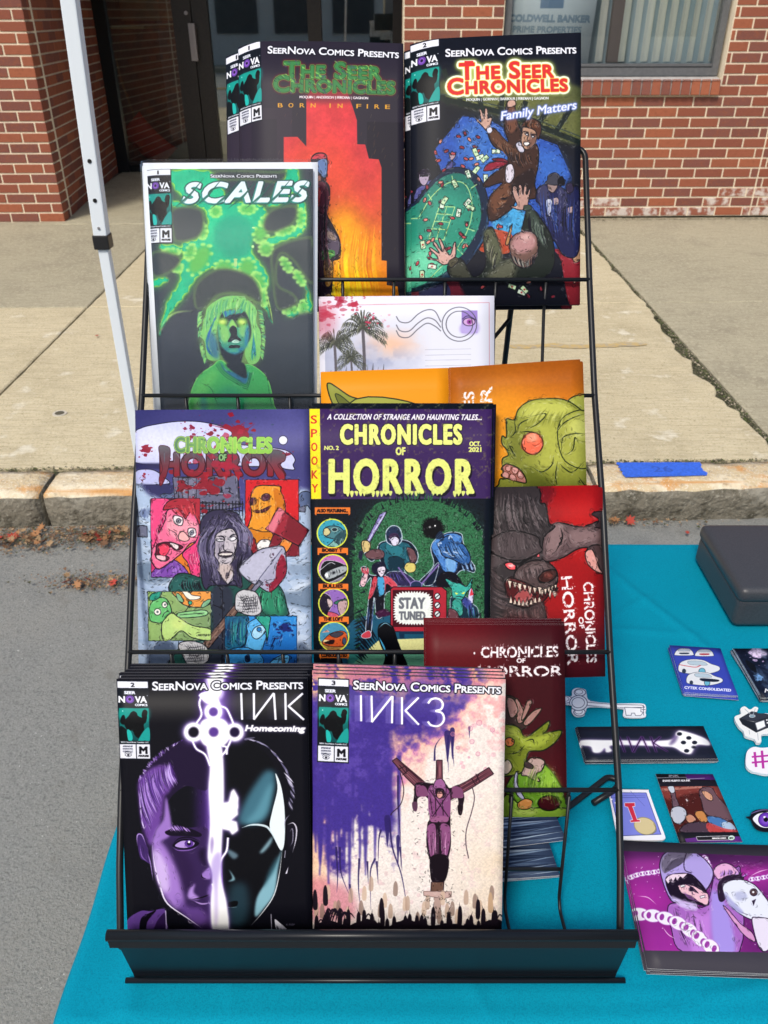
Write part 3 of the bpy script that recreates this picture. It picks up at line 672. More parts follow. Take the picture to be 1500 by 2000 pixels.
    s.P([1215, 1320, 1190, 1450, 1165, 1620, 1100, 1720, 1030, 1790, 1040, 1660, 1110, 1540, 1170, 1430], '83b4c2', f=5); s.P([1190, 1360, 1170, 1460, 1120, 1540, 1090, 1590, 1120, 1480], '3a6a78', .7, f=8)
    s.L([1220, 1300, 1200, 1480, 1160, 1640, 1080, 1760, 1000, 1850], 7, 'f2f8fa', .9, 1)
    s.P([1150, 1230, 1140, 1280, 1090, 1340, 1060, 1345, 1100, 1290], '9cc8d4', .8, f=6)
    s.P([840, 1320, 910, 1360, 880, 1390, 840, 1350], '66808e', .9, f=6); s.P([845, 1460, 890, 1530, 840, 1545, 870, 1520], '8cb8c4', .9, f=3)
    s.P([850, 1590, 960, 1560, 990, 1700, 960, 1830, 860, 1850], '24404c', .8, f=22); s.L([840, 1725, 900, 1722], 12, 'c8e4ee', .95, 1); s.P([845, 1690, 905, 1680, 900, 1715, 845, 1722], '04060a')
    s.hairs([960, 545, 1080, 580, 1200, 700, 1290, 860], [1010, 550, 1140, 620, 1250, 760, 1310, 940], 46, 7, ['c8c0dc', '8a86a6', '4c4868'], .05, .8)
    s.hairs([1225, 780, 1270, 900, 1250, 1000], [1300, 860, 1310, 960, 1290, 1070], 26, 8, ['8a86a6', '3a3650', 'd8d4e8'], 0, .8)
    s.P([1255, 1160, 1290, 1135, 1318, 1160, 1312, 1250, 1290, 1330, 1262, 1300, 1250, 1220], '12101c'); s.L([1255, 1150, 1295, 1138, 1318, 1180, 1312, 1260, 1290, 1345], 9, 'e0dcec', .95, 1); s.L([1270, 1200, 1290, 1180, 1292, 1260, 1275, 1300], 6, 'a8a4bc', .8, 1)
    s.L([1230, 1180, 1240, 1120, 1270, 1080], 6, 'a8a4bc', .8, 1); s.L([1240, 1330, 1235, 1380], 5, 'd0cce0', .8); s.P([1240, 1492, 1262, 1440, 1252, 1490], 'e8e4f4')
    s.P([1165, 1810, 1200, 1830, 1270, 1900, 1190, 1900], 'd8d8e4'); s.hairs([1175, 1840, 1240, 1900], [1190, 1895, 1270, 1900], 14, 4, ['0b0b14']); s.L([1140, 1770, 1145, 1890], 6, 'c0bcd0', .8); s.P([960, 545, 1030, 538, 1000, 552, 960, 560], '7a7690', .7)
    s.T('K. Folan', 1245, 1852, 1305, 1848, 16, '8a86a0', slant=.2)
    # the key of light
    def key(c, g, a, f):
        for cx, cy, r in ((738, 360, 46), (600, 503, 52), (886, 503, 48)): s.L([cx+r*math.cos(t*.5236) if k == 0 else cy+r*math.sin(t*.5236) for t in range(13) for k in (0, 1)], 30+g, c, a, f=f)
        s.P([650, 440, 700, 408, 790, 408, 840, 450, 850, 540, 800, 600, 690, 600, 645, 540], c, a, f=f)
        s.P([695, 590, 790, 590, 810, 900, 800, 1180, 790, 1500, 830, 1700, 840, 1900, 740, 1900, 720, 1700, 735, 1500, 700, 1380, 715, 1150, 705, 900, 715, 740], c, a, f=f)
        s.P([795, 1000, 860, 990, 905, 1010, 908, 1080, 860, 1120, 900, 1130, 910, 1190, 870, 1220, 850, 1190, 800, 1180], c, a, sm=0, f=f)
        s.P([840, 1010, 862, 920, 880, 900, 912, 960, 908, 1040], c, a, sm=0, f=f)
        s.P([690, 300, 650, 250, 710, 200, 700, 110, 800, 110, 790, 230, 770, 260, 790, 320, 740, 300], c, a, f=f)
    key('a884f0', 26, .65, 20); key('d8c8ff', 10, .8, 8)
    lt = [[660, 240, 640, 300, 655, 380, 620, 440], [790, 320, 830, 340, 860, 400, 880, 450], [590, 560, 620, 620, 680, 660, 715, 740], [860, 560, 820, 640, 780, 680, 740, 720], [770, 250, 780, 200, 790, 230],
          [840, 1240, 830, 1330, 790, 1400, 745, 1560], [730, 1560, 760, 1640, 800, 1720, 840, 1880], [640, 250, 660, 232, 720, 220], [800, 600, 830, 610, 830, 660], [735, 1700, 750, 1790, 760, 1890]]
    s.Ls(lt, 26, 'b090f0', .4, 0)
    key('ffffff', 0, 1, 2); s.Ls(lt, 12, 'ffffff', 1, 0)
    for cx, cy, r, c in ((738, 360, 30, '5c3a94'), (600, 503, 36, '14101e'), (886, 503, 34, '1e1436'), (740, 502, 34, '5a3a90')): s.E(cx, cy, r, r, c, f=2)
    s.P([720, 1480, 735, 1380, 780, 1340, 795, 1420, 770, 1560, 765, 1800, 750, 1850, 745, 1600], 'b49ce0', .75, f=8)
    s.P([730, 1230, 740, 1280, 725, 1360, 718, 1280], '7a5cb0', .7, f=5)
    # mast
    for i in range(6):
        o = -i*11; a = .5-.07*i
        for l in ([930, 232, 935, 412], [1025, 232, 1022, 412], [1020, 412, 1165, 232], [1165, 232, 1172, 412], [1243, 232, 1244, 412], [1360, 232, 1262, 318, 1368, 414]):
            s.L([v+(o if k % 2 == 0 else 0) for k, v in enumerate(l)], 10, '54506c', a*.6, sm=0)
    for l in ([932, 228, 938, 416], [1020, 228, 1022, 416], [1020, 414, 1160, 228], [1160, 228, 1172, 416], [1240, 228, 1243, 416], [1362, 230, 1262, 320, 1370, 416]): s.L(l, 15, 'f4f4fc', sm=0)
    s.T('Homecoming', 960, 494, 1372, 498, 42, 'ffffff', bold=4, slant=.25, glow=(4, 7, 'b0a8d8', .7))
    corner(s, (68, 146, 280, 148, 298, 692, 90, 690), '2', '2023'); banner(s, 314, 208, 1362, 198, 62)
    return s

def art_ink3():
    s = Art(420, 630, (40, 92, 1385, 130, 1355, 2010, 38, 2010), 'ece2da', 5)
    H, W = s.H, s.W; n = fbm(H, W, 60, s.rng, 5); n2 = fbm(H, W, 16, s.rng, 4); n3 = fbm(H, W, 120, s.rng, 3)
    X, Y = s.inv()
    s.blend((0, H, 0, W, np.clip((n2-.45)*3, 0, 1)), 'f8f2ec', .7); s.field(lambda x, y: np.clip((x-900)/600, 0, 1)*np.clip((y-700)/900, 0, 1)*(n*1.2), 'e0c090', .8)
    s.blend((0, H, 0, W, np.clip((n2-.58)*8, 0, 1)), 'd8b8b8', .4)
    # diagonal edge of the ink cloud: purple above-left
    d = (1120-.93*(X-150)-(Y-100)*1.0+(n-.5)*520+(n2-.5)*260)/300
    d2 = (1230-.93*(X-150)-(Y-100)*1.0+(n-.5)*620+(n2-.5)*320)/300
    s.blend((0, H, 0, W, np.clip(d2*1.3+.5, 0, 1).astype(np.float32)), 'f0a890', .75)
    s.blend((0, H, 0, W, (np.clip(d2*2, 0, 1)*np.clip((n2-.35)*4, 0, 1)).astype(np.float32)), 'c87ab8', .8)
    s.blend((0, H, 0, W, np.clip(d*2, 0, 1).astype(np.float32)), '46328c')
    left = np.clip((1330-Y+(n-.5)*900+(n2-.5)*300)/160, 0, 1)*np.clip((640-X+(n-.5)*120)/60, 0, 1)
    s.blend((0, H, 0, W, left.astype(np.float32)), '42318a')
    s.blend((0, H, 0, W, (np.clip(d*2, 0, 1)*np.clip((n2-.5)*5, 0, 1)).astype(np.float32)), '6650b0', .5)
    top = np.clip((260-Y+(n-.5)*240)/120, 0, 1)*np.clip((n2-.38)*6, 0, 1)
    s.blend((0, H, 0, W, top.astype(np.float32)), 'e08888', .8); s.blend((0, H, 0, W, (top*np.clip((n-.5)*8, 0, 1)).astype(np.float32)), 'f6d890', .8)
    s.blend((0, H, 0, W, (np.clip((X-1100)/200, 0, 1)*np.clip((700-Y)/200, 0, 1)*np.clip((n2-.45)*6, 0, 1)).astype(np.float32)), 'f0a0a0', .6)
    s.P([500, 250, 760, 230, 980, 260, 900, 480, 600, 520, 400, 480], '3c2c84', .6, f=40)
    # lower left glow and pools
    s.P([30, 1250, 90, 1240, 130, 1400, 150, 1700, 30, 1700], 'f0c8a0', .75, f=16); s.P([30, 1520, 180, 1540, 320, 1620, 330, 1800, 30, 1800], 'd07a88', .75, f=26)
    for x, y0, y1, w in ((95, 900, 1420, 70), (150, 900, 1560, 60), (200, 950, 1420, 34), (225, 950, 1360, 44), (262, 1000, 1480, 40), (300, 1000, 1600, 44), (325, 900, 1300, 26), (372, 950, 1450, 32), (412, 900, 1500, 62), (480, 900, 1420, 46), (525, 900, 1200, 30), (575, 800, 1200, 56), (648, 780, 1330, 30), (90, 1240, 1500, 44), (60, 1000, 1340, 60)):
        y0 -= s.rng.uniform(20, 160); s.P([x-w/2, y0, x+w/2, y0, x+w*.3, (y0+y1)/2, x+4, y1, x-4, y1, x-w*.28, (y0+y1)/2+40], '40308a', .9, rough=1.6, f=2)
    for l in ([205, 1300, 215, 1500, 210, 1620], [230, 1300, 240, 1480, 300, 1640], [368, 1380, 362, 1560, 375, 1720], [425, 1400, 432, 1560], [480, 1380, 446, 1480, 450, 1740], [490, 1400, 502, 1560], [520, 1180, 505, 1260, 500, 1440],
              [580, 1100, 600, 1300, 660, 1480, 690, 1640, 700, 1760], [655, 1300, 668, 1470], [300, 1560, 320, 1700], [640, 800, 640, 1000, 655, 1200, 660, 1440], [895, 700, 900, 600, 945, 530], [990, 520, 986, 640, 992, 780], [1018, 500, 1022, 640, 1030, 740], [1135, 460, 1136, 540]):
        s.L(l, 15, '2c2058', .92, 2, f=0)
    for x, y, r in ((640, 1290, 12), (565, 1150, 20), (985, 560, 22), (1018, 540, 16)): s.P([x-r, y-60, x+r, y-60, x+r*.6, y+60, x, y+150, x-r*.6, y+50], '2c2060', .9)
    for i in range(26):
        x, y = 1020+s.rng.random()*340, 430+s.rng.random()*380; r = 6+s.rng.random()*14; s.E(x, y, r, r, 'e090a8', .35, ol=(3, 'c87898') if i % 3 == 0 else None)
    for i in range(20):
        x, y = 300+s.rng.random()*500, 1200+s.rng.random()*500; s.E(x, y, 8+s.rng.random()*14, 8+s.rng.random()*12, 'd8a8b0', .3)
    s.noise(.10, 3, 3)
    # three beams and the bound figure
    K = '1c0e1a'
    for q, e in (([600, 700, 630, 680, 830, 850, 880, 900, 850, 960, 780, 900, 690, 810], 0), ([908, 695, 948, 695, 950, 840, 905, 840], 0), ([1270, 745, 1302, 790, 1150, 890, 1000, 975, 985, 910, 1120, 840], 0)):
        s.P(q, '6a3c48', sm=0, ol=(6, K))
    s.hairs([605, 700, 640, 685], [800, 900, 860, 870], 20, 5, ['3a1c28', '9a6068', '4e2834']); s.hairs([910, 700, 945, 700], [910, 835, 945, 835], 10, 5, ['3a1c28', '9a6068']); s.hairs([1275, 750, 1298, 788], [1010, 900, 1030, 950], 20, 5, ['3a1c28', '9a6068', '4e2834'])
    s.P([820, 850, 760, 860, 752, 940, 745, 1000, 755, 1045, 775, 1030, 780, 960, 850, 960, 860, 1100, 845, 1140, 838, 1280, 862, 1400, 875, 1540, 965, 1540, 985, 1400, 1008, 1290, 1005, 1130, 1010, 960, 1055, 960, 1060, 1060, 1080, 1075, 1092, 1010, 1100, 940, 1060, 870, 1000, 890, 970, 860, 900, 860], K)
    s.P([858, 880, 900, 870, 960, 880, 1000, 920, 1005, 1050, 985, 1100, 870, 1100, 850, 960], '84487a'); s.P([870, 1090, 985, 1090, 975, 1130, 880, 1130], '985a86')
    s.P([770, 870, 830, 880, 850, 940, 800, 950, 770, 940], '7c466c'); s.P([1020, 880, 1080, 890, 1095, 950, 1060, 960, 1015, 950], '7c466c')
    s.P([895, 850, 915, 828, 950, 830, 972, 870, 970, 940, 945, 960, 900, 945, 885, 900], '9a5e92', ol=(5, K)); s.P([900, 900, 925, 888, 960, 900, 965, 940, 930, 965, 905, 945], '200f1c'); s.P([915, 920, 945, 918, 948, 945, 928, 960, 915, 948], 'e0a098')
    s.L([895, 925, 960, 925], 7, K)
    for l in ([860, 900, 990, 1090], [990, 930, 880, 1090], [850, 1130, 1003, 1130], [850, 1140, 1003, 1145], [1000, 1160, 920, 1220, 850, 1310], [900, 960, 905, 1080], [950, 970, 955, 1080], [865, 960, 880, 1070]): s.L(l, 6, K, 1, 0)
    s.P([845, 1160, 900, 1150, 895, 1330, 868, 1370, 850, 1270], '8a4e7c'); s.P([935, 1150, 1000, 1160, 1000, 1280, 975, 1370, 940, 1330], '8a4e7c'); s.P([910, 1150, 935, 1150, 930, 1400, 915, 1400], K)
    s.hairs([860, 1170, 990, 1170], [870, 1400, 980, 1400], 30, 5, [K, '4c2444', 'cc8cba'], .02, .8); s.P([868, 1370, 990, 1370, 968, 1535, 880, 1535], '140a14')
    s.P([872, 1545, 960, 1545, 955, 1615, 868, 1610], '6a4c40', ol=(5, K), sm=0); s.P([818, 1610, 1012, 1612, 1010, 1650, 960, 1660, 820, 1640], 'c8a8a0', ol=(4, '6a5450'), sm=0); s.P([890, 1655, 940, 1655, 935, 1800, 892, 1800], 'b4988e', ol=(3, '7a6460'), sm=0)
    for l in ([650, 730, 700, 790], [640, 760, 690, 740, 700, 770], [670, 800, 720, 760], [1180, 790, 1210, 850], [1150, 820, 1180, 870], [1200, 790, 1180, 850]): s.L(l, 7, '2a1420')
    s.L([655, 780, 680, 900, 660, 1000, 600, 1060, 590, 1080], 6, '2a1828', 1, 0); s.L([1155, 880, 1170, 960, 1150, 1060, 1115, 1180, 1112, 1280, 1130, 1380], 6, '3a2838', 1, 0); s.P([740, 990, 775, 990, 770, 1050, 745, 1040], '5a3850'); s.P([1055, 1010, 1092, 1010, 1082, 1075, 1060, 1070], '1c0e18')
    # corn heads
    for i in range(30):
        x = 60+i*44+s.rng.normal(0, 14); y = 1680+s.rng.normal(0, 60); c = ['b89c88', '8c7468', 'd0b49c'][i % 3]
        s.P([x-15, y+90, x-14, y+20, x, y-8, x+15, y+20, x+13, y+90], c, .8)
    s.P([30, 1880, 120, 1800, 300, 1850, 420, 1800, 560, 1860, 700, 1800, 860, 1850, 1000, 1830, 1140, 1860, 1300, 1810, 1370, 1820, 1370, 2010, 30, 2010], '16101a', rough=4)
    for i in range(44):
        x = 50+i*30+s.rng.normal(0, 10); y = 1770+s.rng.normal(0, 42)+(40 if i % 2 else 0)
        s.P([x-15, y+120, x-13, y+20, x, y-10, x+14, y+18, x+13, y+120], '17101a'); s.L([x, y, x+s.rng.normal(0, 9), y-38], 5, '17101a', 1, 2)
        if i % 3 == 0: s.L([x, y+80, x+30, y+20, x+62, y+70], 9, '17101a', 1, 1)
    for x, y in ((128, 1590), (55, 1620), (525, 1680), (1280, 1640)): s.P([x-14, y+110, x-14, y+10, x, y-24, x+14, y+10, x+18, y+110], '1a121c' if x < 1000 else 'c0a080')
    for i in range(10):
        x = 60+s.rng.random()*200; s.L([x, 1860, x+40, 1730+s.rng.random()*40, x+80, 1800], 12, '1a1220', 1, 1)
    s.ink(500, (735, 820, 1105, 1620), ln=8, w=1.3); s.ink(120, (800, 1600, 1020, 1800), ln=8)
    for dx, c, a in [(-40, '8a7cc8', .35), (-28, '8a7cc8', .4), (-14, '9a8cd8', .45), (0, 'ffffff', 1)]:
        w = 14 if dx == 0 else 11
        for l in ([380, 242, 382, 424], [455, 245, 458, 430], [456, 430, 600, 250], [602, 248, 598, 438], [668, 256, 668, 446], [785, 258, 692, 350, 786, 448]): s.L([v+(dx if k % 2 == 0 else 0) for k, v in enumerate(l)], w, c, a, sm=0)
        s.L([850+dx, 300, 868+dx, 275, 900+dx, 264, 935+dx, 275, 952+dx, 305, 940+dx, 340, 905+dx, 352, 945+dx, 365, 960+dx, 400, 950+dx, 435, 915+dx, 458, 870+dx, 450, 848+dx, 425], w, c, a)
    corner(s, (82, 128, 292, 136, 288, 714, 76, 704), '3', '2024'); banner(s, 328, 200, 1350, 232, 62)
    return s

def art_scales():
    s = Art(420, 620, (88, 115, 1352, 115, 1358, 1990, 195, 1990), '3d4550', 7)
    H, W = s.H, s.W; X, Y = s.inv(); n = fbm(H, W, 40, s.rng, 4); n2 = fbm(H, W, 12, s.rng, 3)
    # green light with lobed, glowing edges: shapes of light (a) on dark
    light = [[540, 400, 650, 380, 900, 380, 1000, 440, 960, 560, 900, 640, 900, 760, 960, 850, 1020, 960, 1000, 1100, 1050, 1300, 980, 1180, 960, 1050, 900, 950, 830, 880, 760, 915, 640, 880, 560, 900, 480, 960, 400, 1080, 300, 1200, 190, 1390, 250, 1150, 340, 1000, 360, 880, 430, 760, 540, 660, 560, 520],
             [290, 130, 560, 130, 600, 220, 640, 420, 530, 430, 400, 360, 300, 250], [560, 130, 640, 200, 700, 380, 620, 400, 560, 250], [1160, 120, 1240, 120, 1230, 260, 1100, 400, 1000, 400, 1100, 260],
             [1230, 380, 1290, 380, 1300, 560, 1240, 640, 1100, 690, 1000, 740, 960, 740, 980, 680, 1100, 620, 1210, 580, 1250, 480],
             [1115, 800, 1180, 850, 1210, 900, 1260, 940, 1320, 1040, 1345, 1200, 1260, 1230, 1200, 1265, 1110, 1205, 1200, 1205, 1290, 1140, 1290, 1040, 1230, 960, 1150, 860],
             [290, 360, 400, 400, 410, 440, 300, 420], [210, 700, 380, 720, 360, 760, 300, 770, 200, 740], [140, 970, 240, 950, 270, 980, 150, 1030], [540, 640, 480, 680, 380, 720, 400, 800, 330, 900, 420, 860, 520, 760],
             [960, 480, 1040, 540, 960, 600, 890, 560]]
    bl = []
    for q in light:
        p = smooth(s.tx(q), 8); d = np.roll(p, -2, 0)-np.roll(p, 2, 0); L = np.hypot(d[:, 0], d[:, 1])[:, None]+1e-6; nr = np.c_[-d[:, 1], d[:, 0]]/L
        t = np.arange(len(p)); p = p+nr*(np.abs(np.sin(t*.75))*5+s.rng.normal(0, .8, len(p)))[:, None]; bl.append(p)
    M = np.zeros((H, W), np.float32)
    for p in bl:
        c = s.cover([p]); 
        if c: M[c[0]:c[1], c[2]:c[3]] = np.maximum(M[c[0]:c[1], c[2]:c[3]], c[4])
    g1 = boxblur(M, 9); g2 = boxblur(M, 4)
    s.blend((0, H, 0, W, np.clip(g1*1.9, 0, 1)), '48a850', .9); s.blend((0, H, 0, W, np.clip(g2*2.2-.2, 0, 1)), 'a4ee5a', 1.)
    edge = np.clip((1-boxblur(M, 3))*2.1-.6, 0, 1)*M
    s.blend((0, H, 0, W, M), '08b888'); s.blend((0, H, 0, W, M*np.clip((n-.4)*3, 0, 1)), '28d898', .6); s.E(760, 640, 150, 170, '06a080', .8, f=16); s.blend((0, H, 0, W, edge), '0d7a60', .7)
    # pale lobed clouds
    def cloud(cx, cy, w, h, rot):
        for i in range(9):
            t = i/9*6.283; a = math.radians(rot); x = w*math.cos(t); y = h*math.sin(t); xx = cx+x*math.cos(a)-y*math.sin(a); yy = cy+x*math.sin(a)+y*math.cos(a)
            s.E(xx, yy, 15+s.rng.random()*12, 15, 'b8f080', .9, f=2)
        s.E(cx, cy, w*.9, h*.9, '62c05a', 1, rot=rot, f=11)
    for q in ((500, 820, 70, 130, 30), (690, 880, 70, 50, 10), (860, 880, 60, 70, 0), (950, 980, 36, 70, -30), (960, 620, 50, 70, 20), (1020, 520, 70, 40, -20), (860, 430, 60, 36, 0), (620, 450, 36, 40, 30), (520, 600, 30, 60, 0), (1000, 740, 46, 46, 0), (1260, 500, 22, 70, 0), (1150, 600, 70, 22, -20), (1150, 860, 24, 60, -30), (1250, 960, 24, 60, -30), (1200, 1200, 70, 20, -10), (290, 760, 60, 22, 0), (430, 760, 30, 60, 20), (980, 1110, 20, 60, -5), (350, 500, 24, 50, 0), (330, 880, 40, 30, 0), (1280, 1180, 30, 50, 0)): cloud(*q)
    s.E(770, 850, 14, 26, 'b8e090'); s.E(770, 820, 16, 10, 'b8e090'); s.E(905, 575, 12, 7, 'c8f0a0'); s.E(900, 720, 10, 12, 'c8f0a0')
    # dark smoke forms over
    for q in ([300, 430, 500, 430, 530, 560, 480, 650, 330, 680, 300, 600], [140, 760, 350, 800, 300, 900, 150, 940], [1040, 440, 1220, 410, 1200, 540, 1040, 610, 980, 560], [500, 980, 650, 890, 830, 920, 930, 1000, 960, 1150, 800, 1080, 640, 1090, 560, 1180, 480, 1190, 460, 1080], [1060, 740, 1300, 650, 1350, 700, 1350, 1000, 1200, 820, 1100, 780, 1080, 1000, 1200, 1080, 1230, 1150, 1090, 1190, 1050, 950], [1100, 140, 1160, 120, 1100, 220, 900, 200, 650, 200, 640, 130]): s.P(q, 'a4ee5a', .8, f=7); s.P(q, '3f474c', 1, f=9)
    s.P([200, 1400, 290, 1260, 420, 1200, 560, 1230, 560, 1500, 420, 1990, 195, 1990], '3a424e', 1, f=10); s.P([960, 1300, 1060, 1330, 1358, 1250, 1358, 1990, 900, 1990, 860, 1500], '3c454f', 1, f=12)
    s.L([185, 1390, 230, 1290, 320, 1220, 450, 1205], 12, 'b8e070', .8, 1, f=2); s.L([1052, 1310, 1030, 1180, 1000, 1060], 9, 'b8e070', .8, 1, f=1); s.L([890, 930, 950, 1000, 975, 1080], 9, 'b8e070', .8, 1, f=1)
    for l in ([960, 1600, 1200, 1490], [1100, 1700, 1330, 1570], [1150, 1900, 1300, 1750], [400, 1300, 340, 1450], [300, 1500, 240, 1650]): s.L(l, 34, '2c343e', .6, 1, f=8)
    for l in ([1050, 1750, 1200, 1600], [960, 1560, 1100, 1500], [250, 1450, 320, 1350]): s.L(l, 24, '5a6670', .35, 1, f=8)
    # boy
    s.P([760, 1085, 880, 1110, 950, 1200, 960, 1400, 960, 1540, 860, 1620, 640, 1600, 560, 1560, 500, 1400, 540, 1200, 620, 1120], '9ad860', .55, f=22)
    s.P([555, 1190, 640, 1120, 720, 1095, 820, 1100, 890, 1150, 930, 1200, 925, 1290, 960, 1380, 950, 1560, 880, 1600, 840, 1520, 870, 1350, 840, 1200, 700, 1200, 640, 1300, 620, 1450, 650, 1560, 560, 1560, 540, 1440, 505, 1380, 545, 1290], '86cf72')
    s.hairs([560, 1190, 660, 1110, 780, 1090, 880, 1140, 930, 1200], [520, 1400, 640, 1260, 740, 1210, 880, 1300, 940, 1500], 150, 11, ['a8e08a', '5cb478', '78c86a', '3c9a74', '8ee06a'], .04, .6)
    s.hairs([530, 1200, 520, 1400, 560, 1560], [480, 1260, 490, 1440, 540, 1620], 40, 12, ['86cf72', '9ae07a', '5cb478'], .1, .8); s.hairs([930, 1200, 960, 1400, 950, 1540], [985, 1230, 1000, 1420, 975, 1590], 40, 12, ['86cf72', '9ae07a', '5cb478'], -.1, .8)
    s.hairs([640, 1220, 560, 1380, 540, 1480], [600, 1300, 560, 1480, 620, 1560], 40, 12, ['2c68a8', '2a9478', '3878b8'], .05, .6); s.hairs([900, 1350, 900, 1450], [930, 1560, 880, 1590], 24, 11, ['2c88a0', '68c868', '2a9478'], 0, .7)
    s.P([640, 1300, 680, 1215, 760, 1230, 830, 1205, 880, 1290, 885, 1400, 840, 1480, 800, 1600, 700, 1580, 650, 1480], '2b3542', f=3)
    s.P([640, 1300, 700, 1320, 740, 1270, 790, 1330, 862, 1300, 870, 1400, 840, 1490, 770, 1525, 700, 1500, 650, 1440], '3f9a82', f=3)
    s.P([650, 1320, 710, 1320, 730, 1400, 700, 1440, 665, 1420], '8cd070', .95, f=9); s.P([800, 1310, 850, 1320, 845, 1400, 800, 1380], '86cc78', .9, f=9); s.P([680, 1480, 760, 1500, 840, 1470, 770, 1525], '1e64b8', .9, f=7); s.P([845, 1350, 870, 1330, 860, 1450, 840, 1460], '2a80b0', .8, f=5)
    s.P([720, 1310, 745, 1270, 770, 1300, 780, 1330, 730, 1330], '98d870', f=3); s.P([755, 1315, 780, 1340, 785, 1390, 815, 1425, 765, 1430, 712, 1435, 735, 1385, 722, 1350, 735, 1325], '222c36')
    s.P([742, 1432, 770, 1418, 798, 1430, 790, 1442, 750, 1442], 'c0ecd8'); s.P([722, 1465, 760, 1458, 802, 1462, 795, 1478, 728, 1482], '1c2630'); s.P([700, 1500, 760, 1490, 800, 1500, 770, 1516], '5cc888', .7, f=5)
    for x in (672, 818): s.E(x, 1288, 42, 30, '90e050', .8, f=9); s.E(x, 1288, 24, 16, 'd8f078', 1, f=5)
    s.hairs([670, 1200, 760, 1190, 850, 1190], [690, 1260, 740, 1240, 820, 1230], 26, 12, ['2c68b0', '3aa4a0', '68c06a'], 0, .8); s.P([560, 1400, 600, 1360, 640, 1460, 640, 1560, 580, 1520], '2a5ca4', .7, f=10)
    s.P([415, 1900, 440, 1790, 500, 1680, 600, 1610, 660, 1570, 760, 1640, 860, 1600, 960, 1650, 1020, 1730, 1060, 1900, 1070, 1990, 400, 1990], '48b868', ol=(6, '80e070'))
    s.P([420, 1880, 470, 1740, 600, 1630, 640, 1680, 560, 1800, 500, 1990, 410, 1990], '7ad870', .6, f=20); s.P([640, 1800, 760, 1760, 840, 1850, 820, 1990, 640, 1990], '259880', .55, f=24); s.P([520, 1810, 560, 1880, 540, 1980, 500, 1900], '1d8090', .6, f=12)
    s.P([660, 1580, 700, 1640, 780, 1660, 840, 1690, 870, 1640, 850, 1740, 760, 1700, 680, 1640], '2f6cb0', .8, f=5); s.P([700, 1600, 830, 1590, 850, 1700, 760, 1660], '2b3542', 1, f=4)
    for o in (0, 14, 28): s.L([650-o, 1590+o*.4, 690-o*.4, 1650+o, 780, 1710+o, 850+o*.2, 1745+o, 878+o*.6, 1660], 5, '1a5a4c', .9, 0)
    s.L([500, 1730, 580, 1770, 620, 1850, 640, 1900], 5, '22604c', .9, 1); s.L([1010, 1730, 1030, 1850, 1045, 1900], 5, '22604c', .9, 1)
    s.ink(900, (100, 1080, 1350, 1980), ln=12, dark=.6, light=.3); s.noise(.06, 4, 3)
    # title
    T = 'SCALES'; m = s.T(T, 372, 382, 1290, 368, 158, 'e8f2fa', bold=9, slant=.28, ol=[(13, '20504c')], sh=(-14, 8, '2a8c80')); s.T(T, 372, 376, 1290, 362, 158, 'e8f2fa', bold=9, slant=.28)
    for x in (420, 560, 700, 830, 960, 1080, 1220):
        s.L([x-120, 430, x, 330, x+110, 190], 15, '1f5a50', .9, 1, sm=0)
        s.P([x-80, 395, x-40, 350, x+20, 300, x+4, 330, x-40, 385], '1f7060', .5)
    banner(s, 582, 184, 1080, 184, 27)
    corner(s, (88, 118, 280, 118, 292, 692, 92, 690), '1', '2023')
    return s
K = '0c0c18'
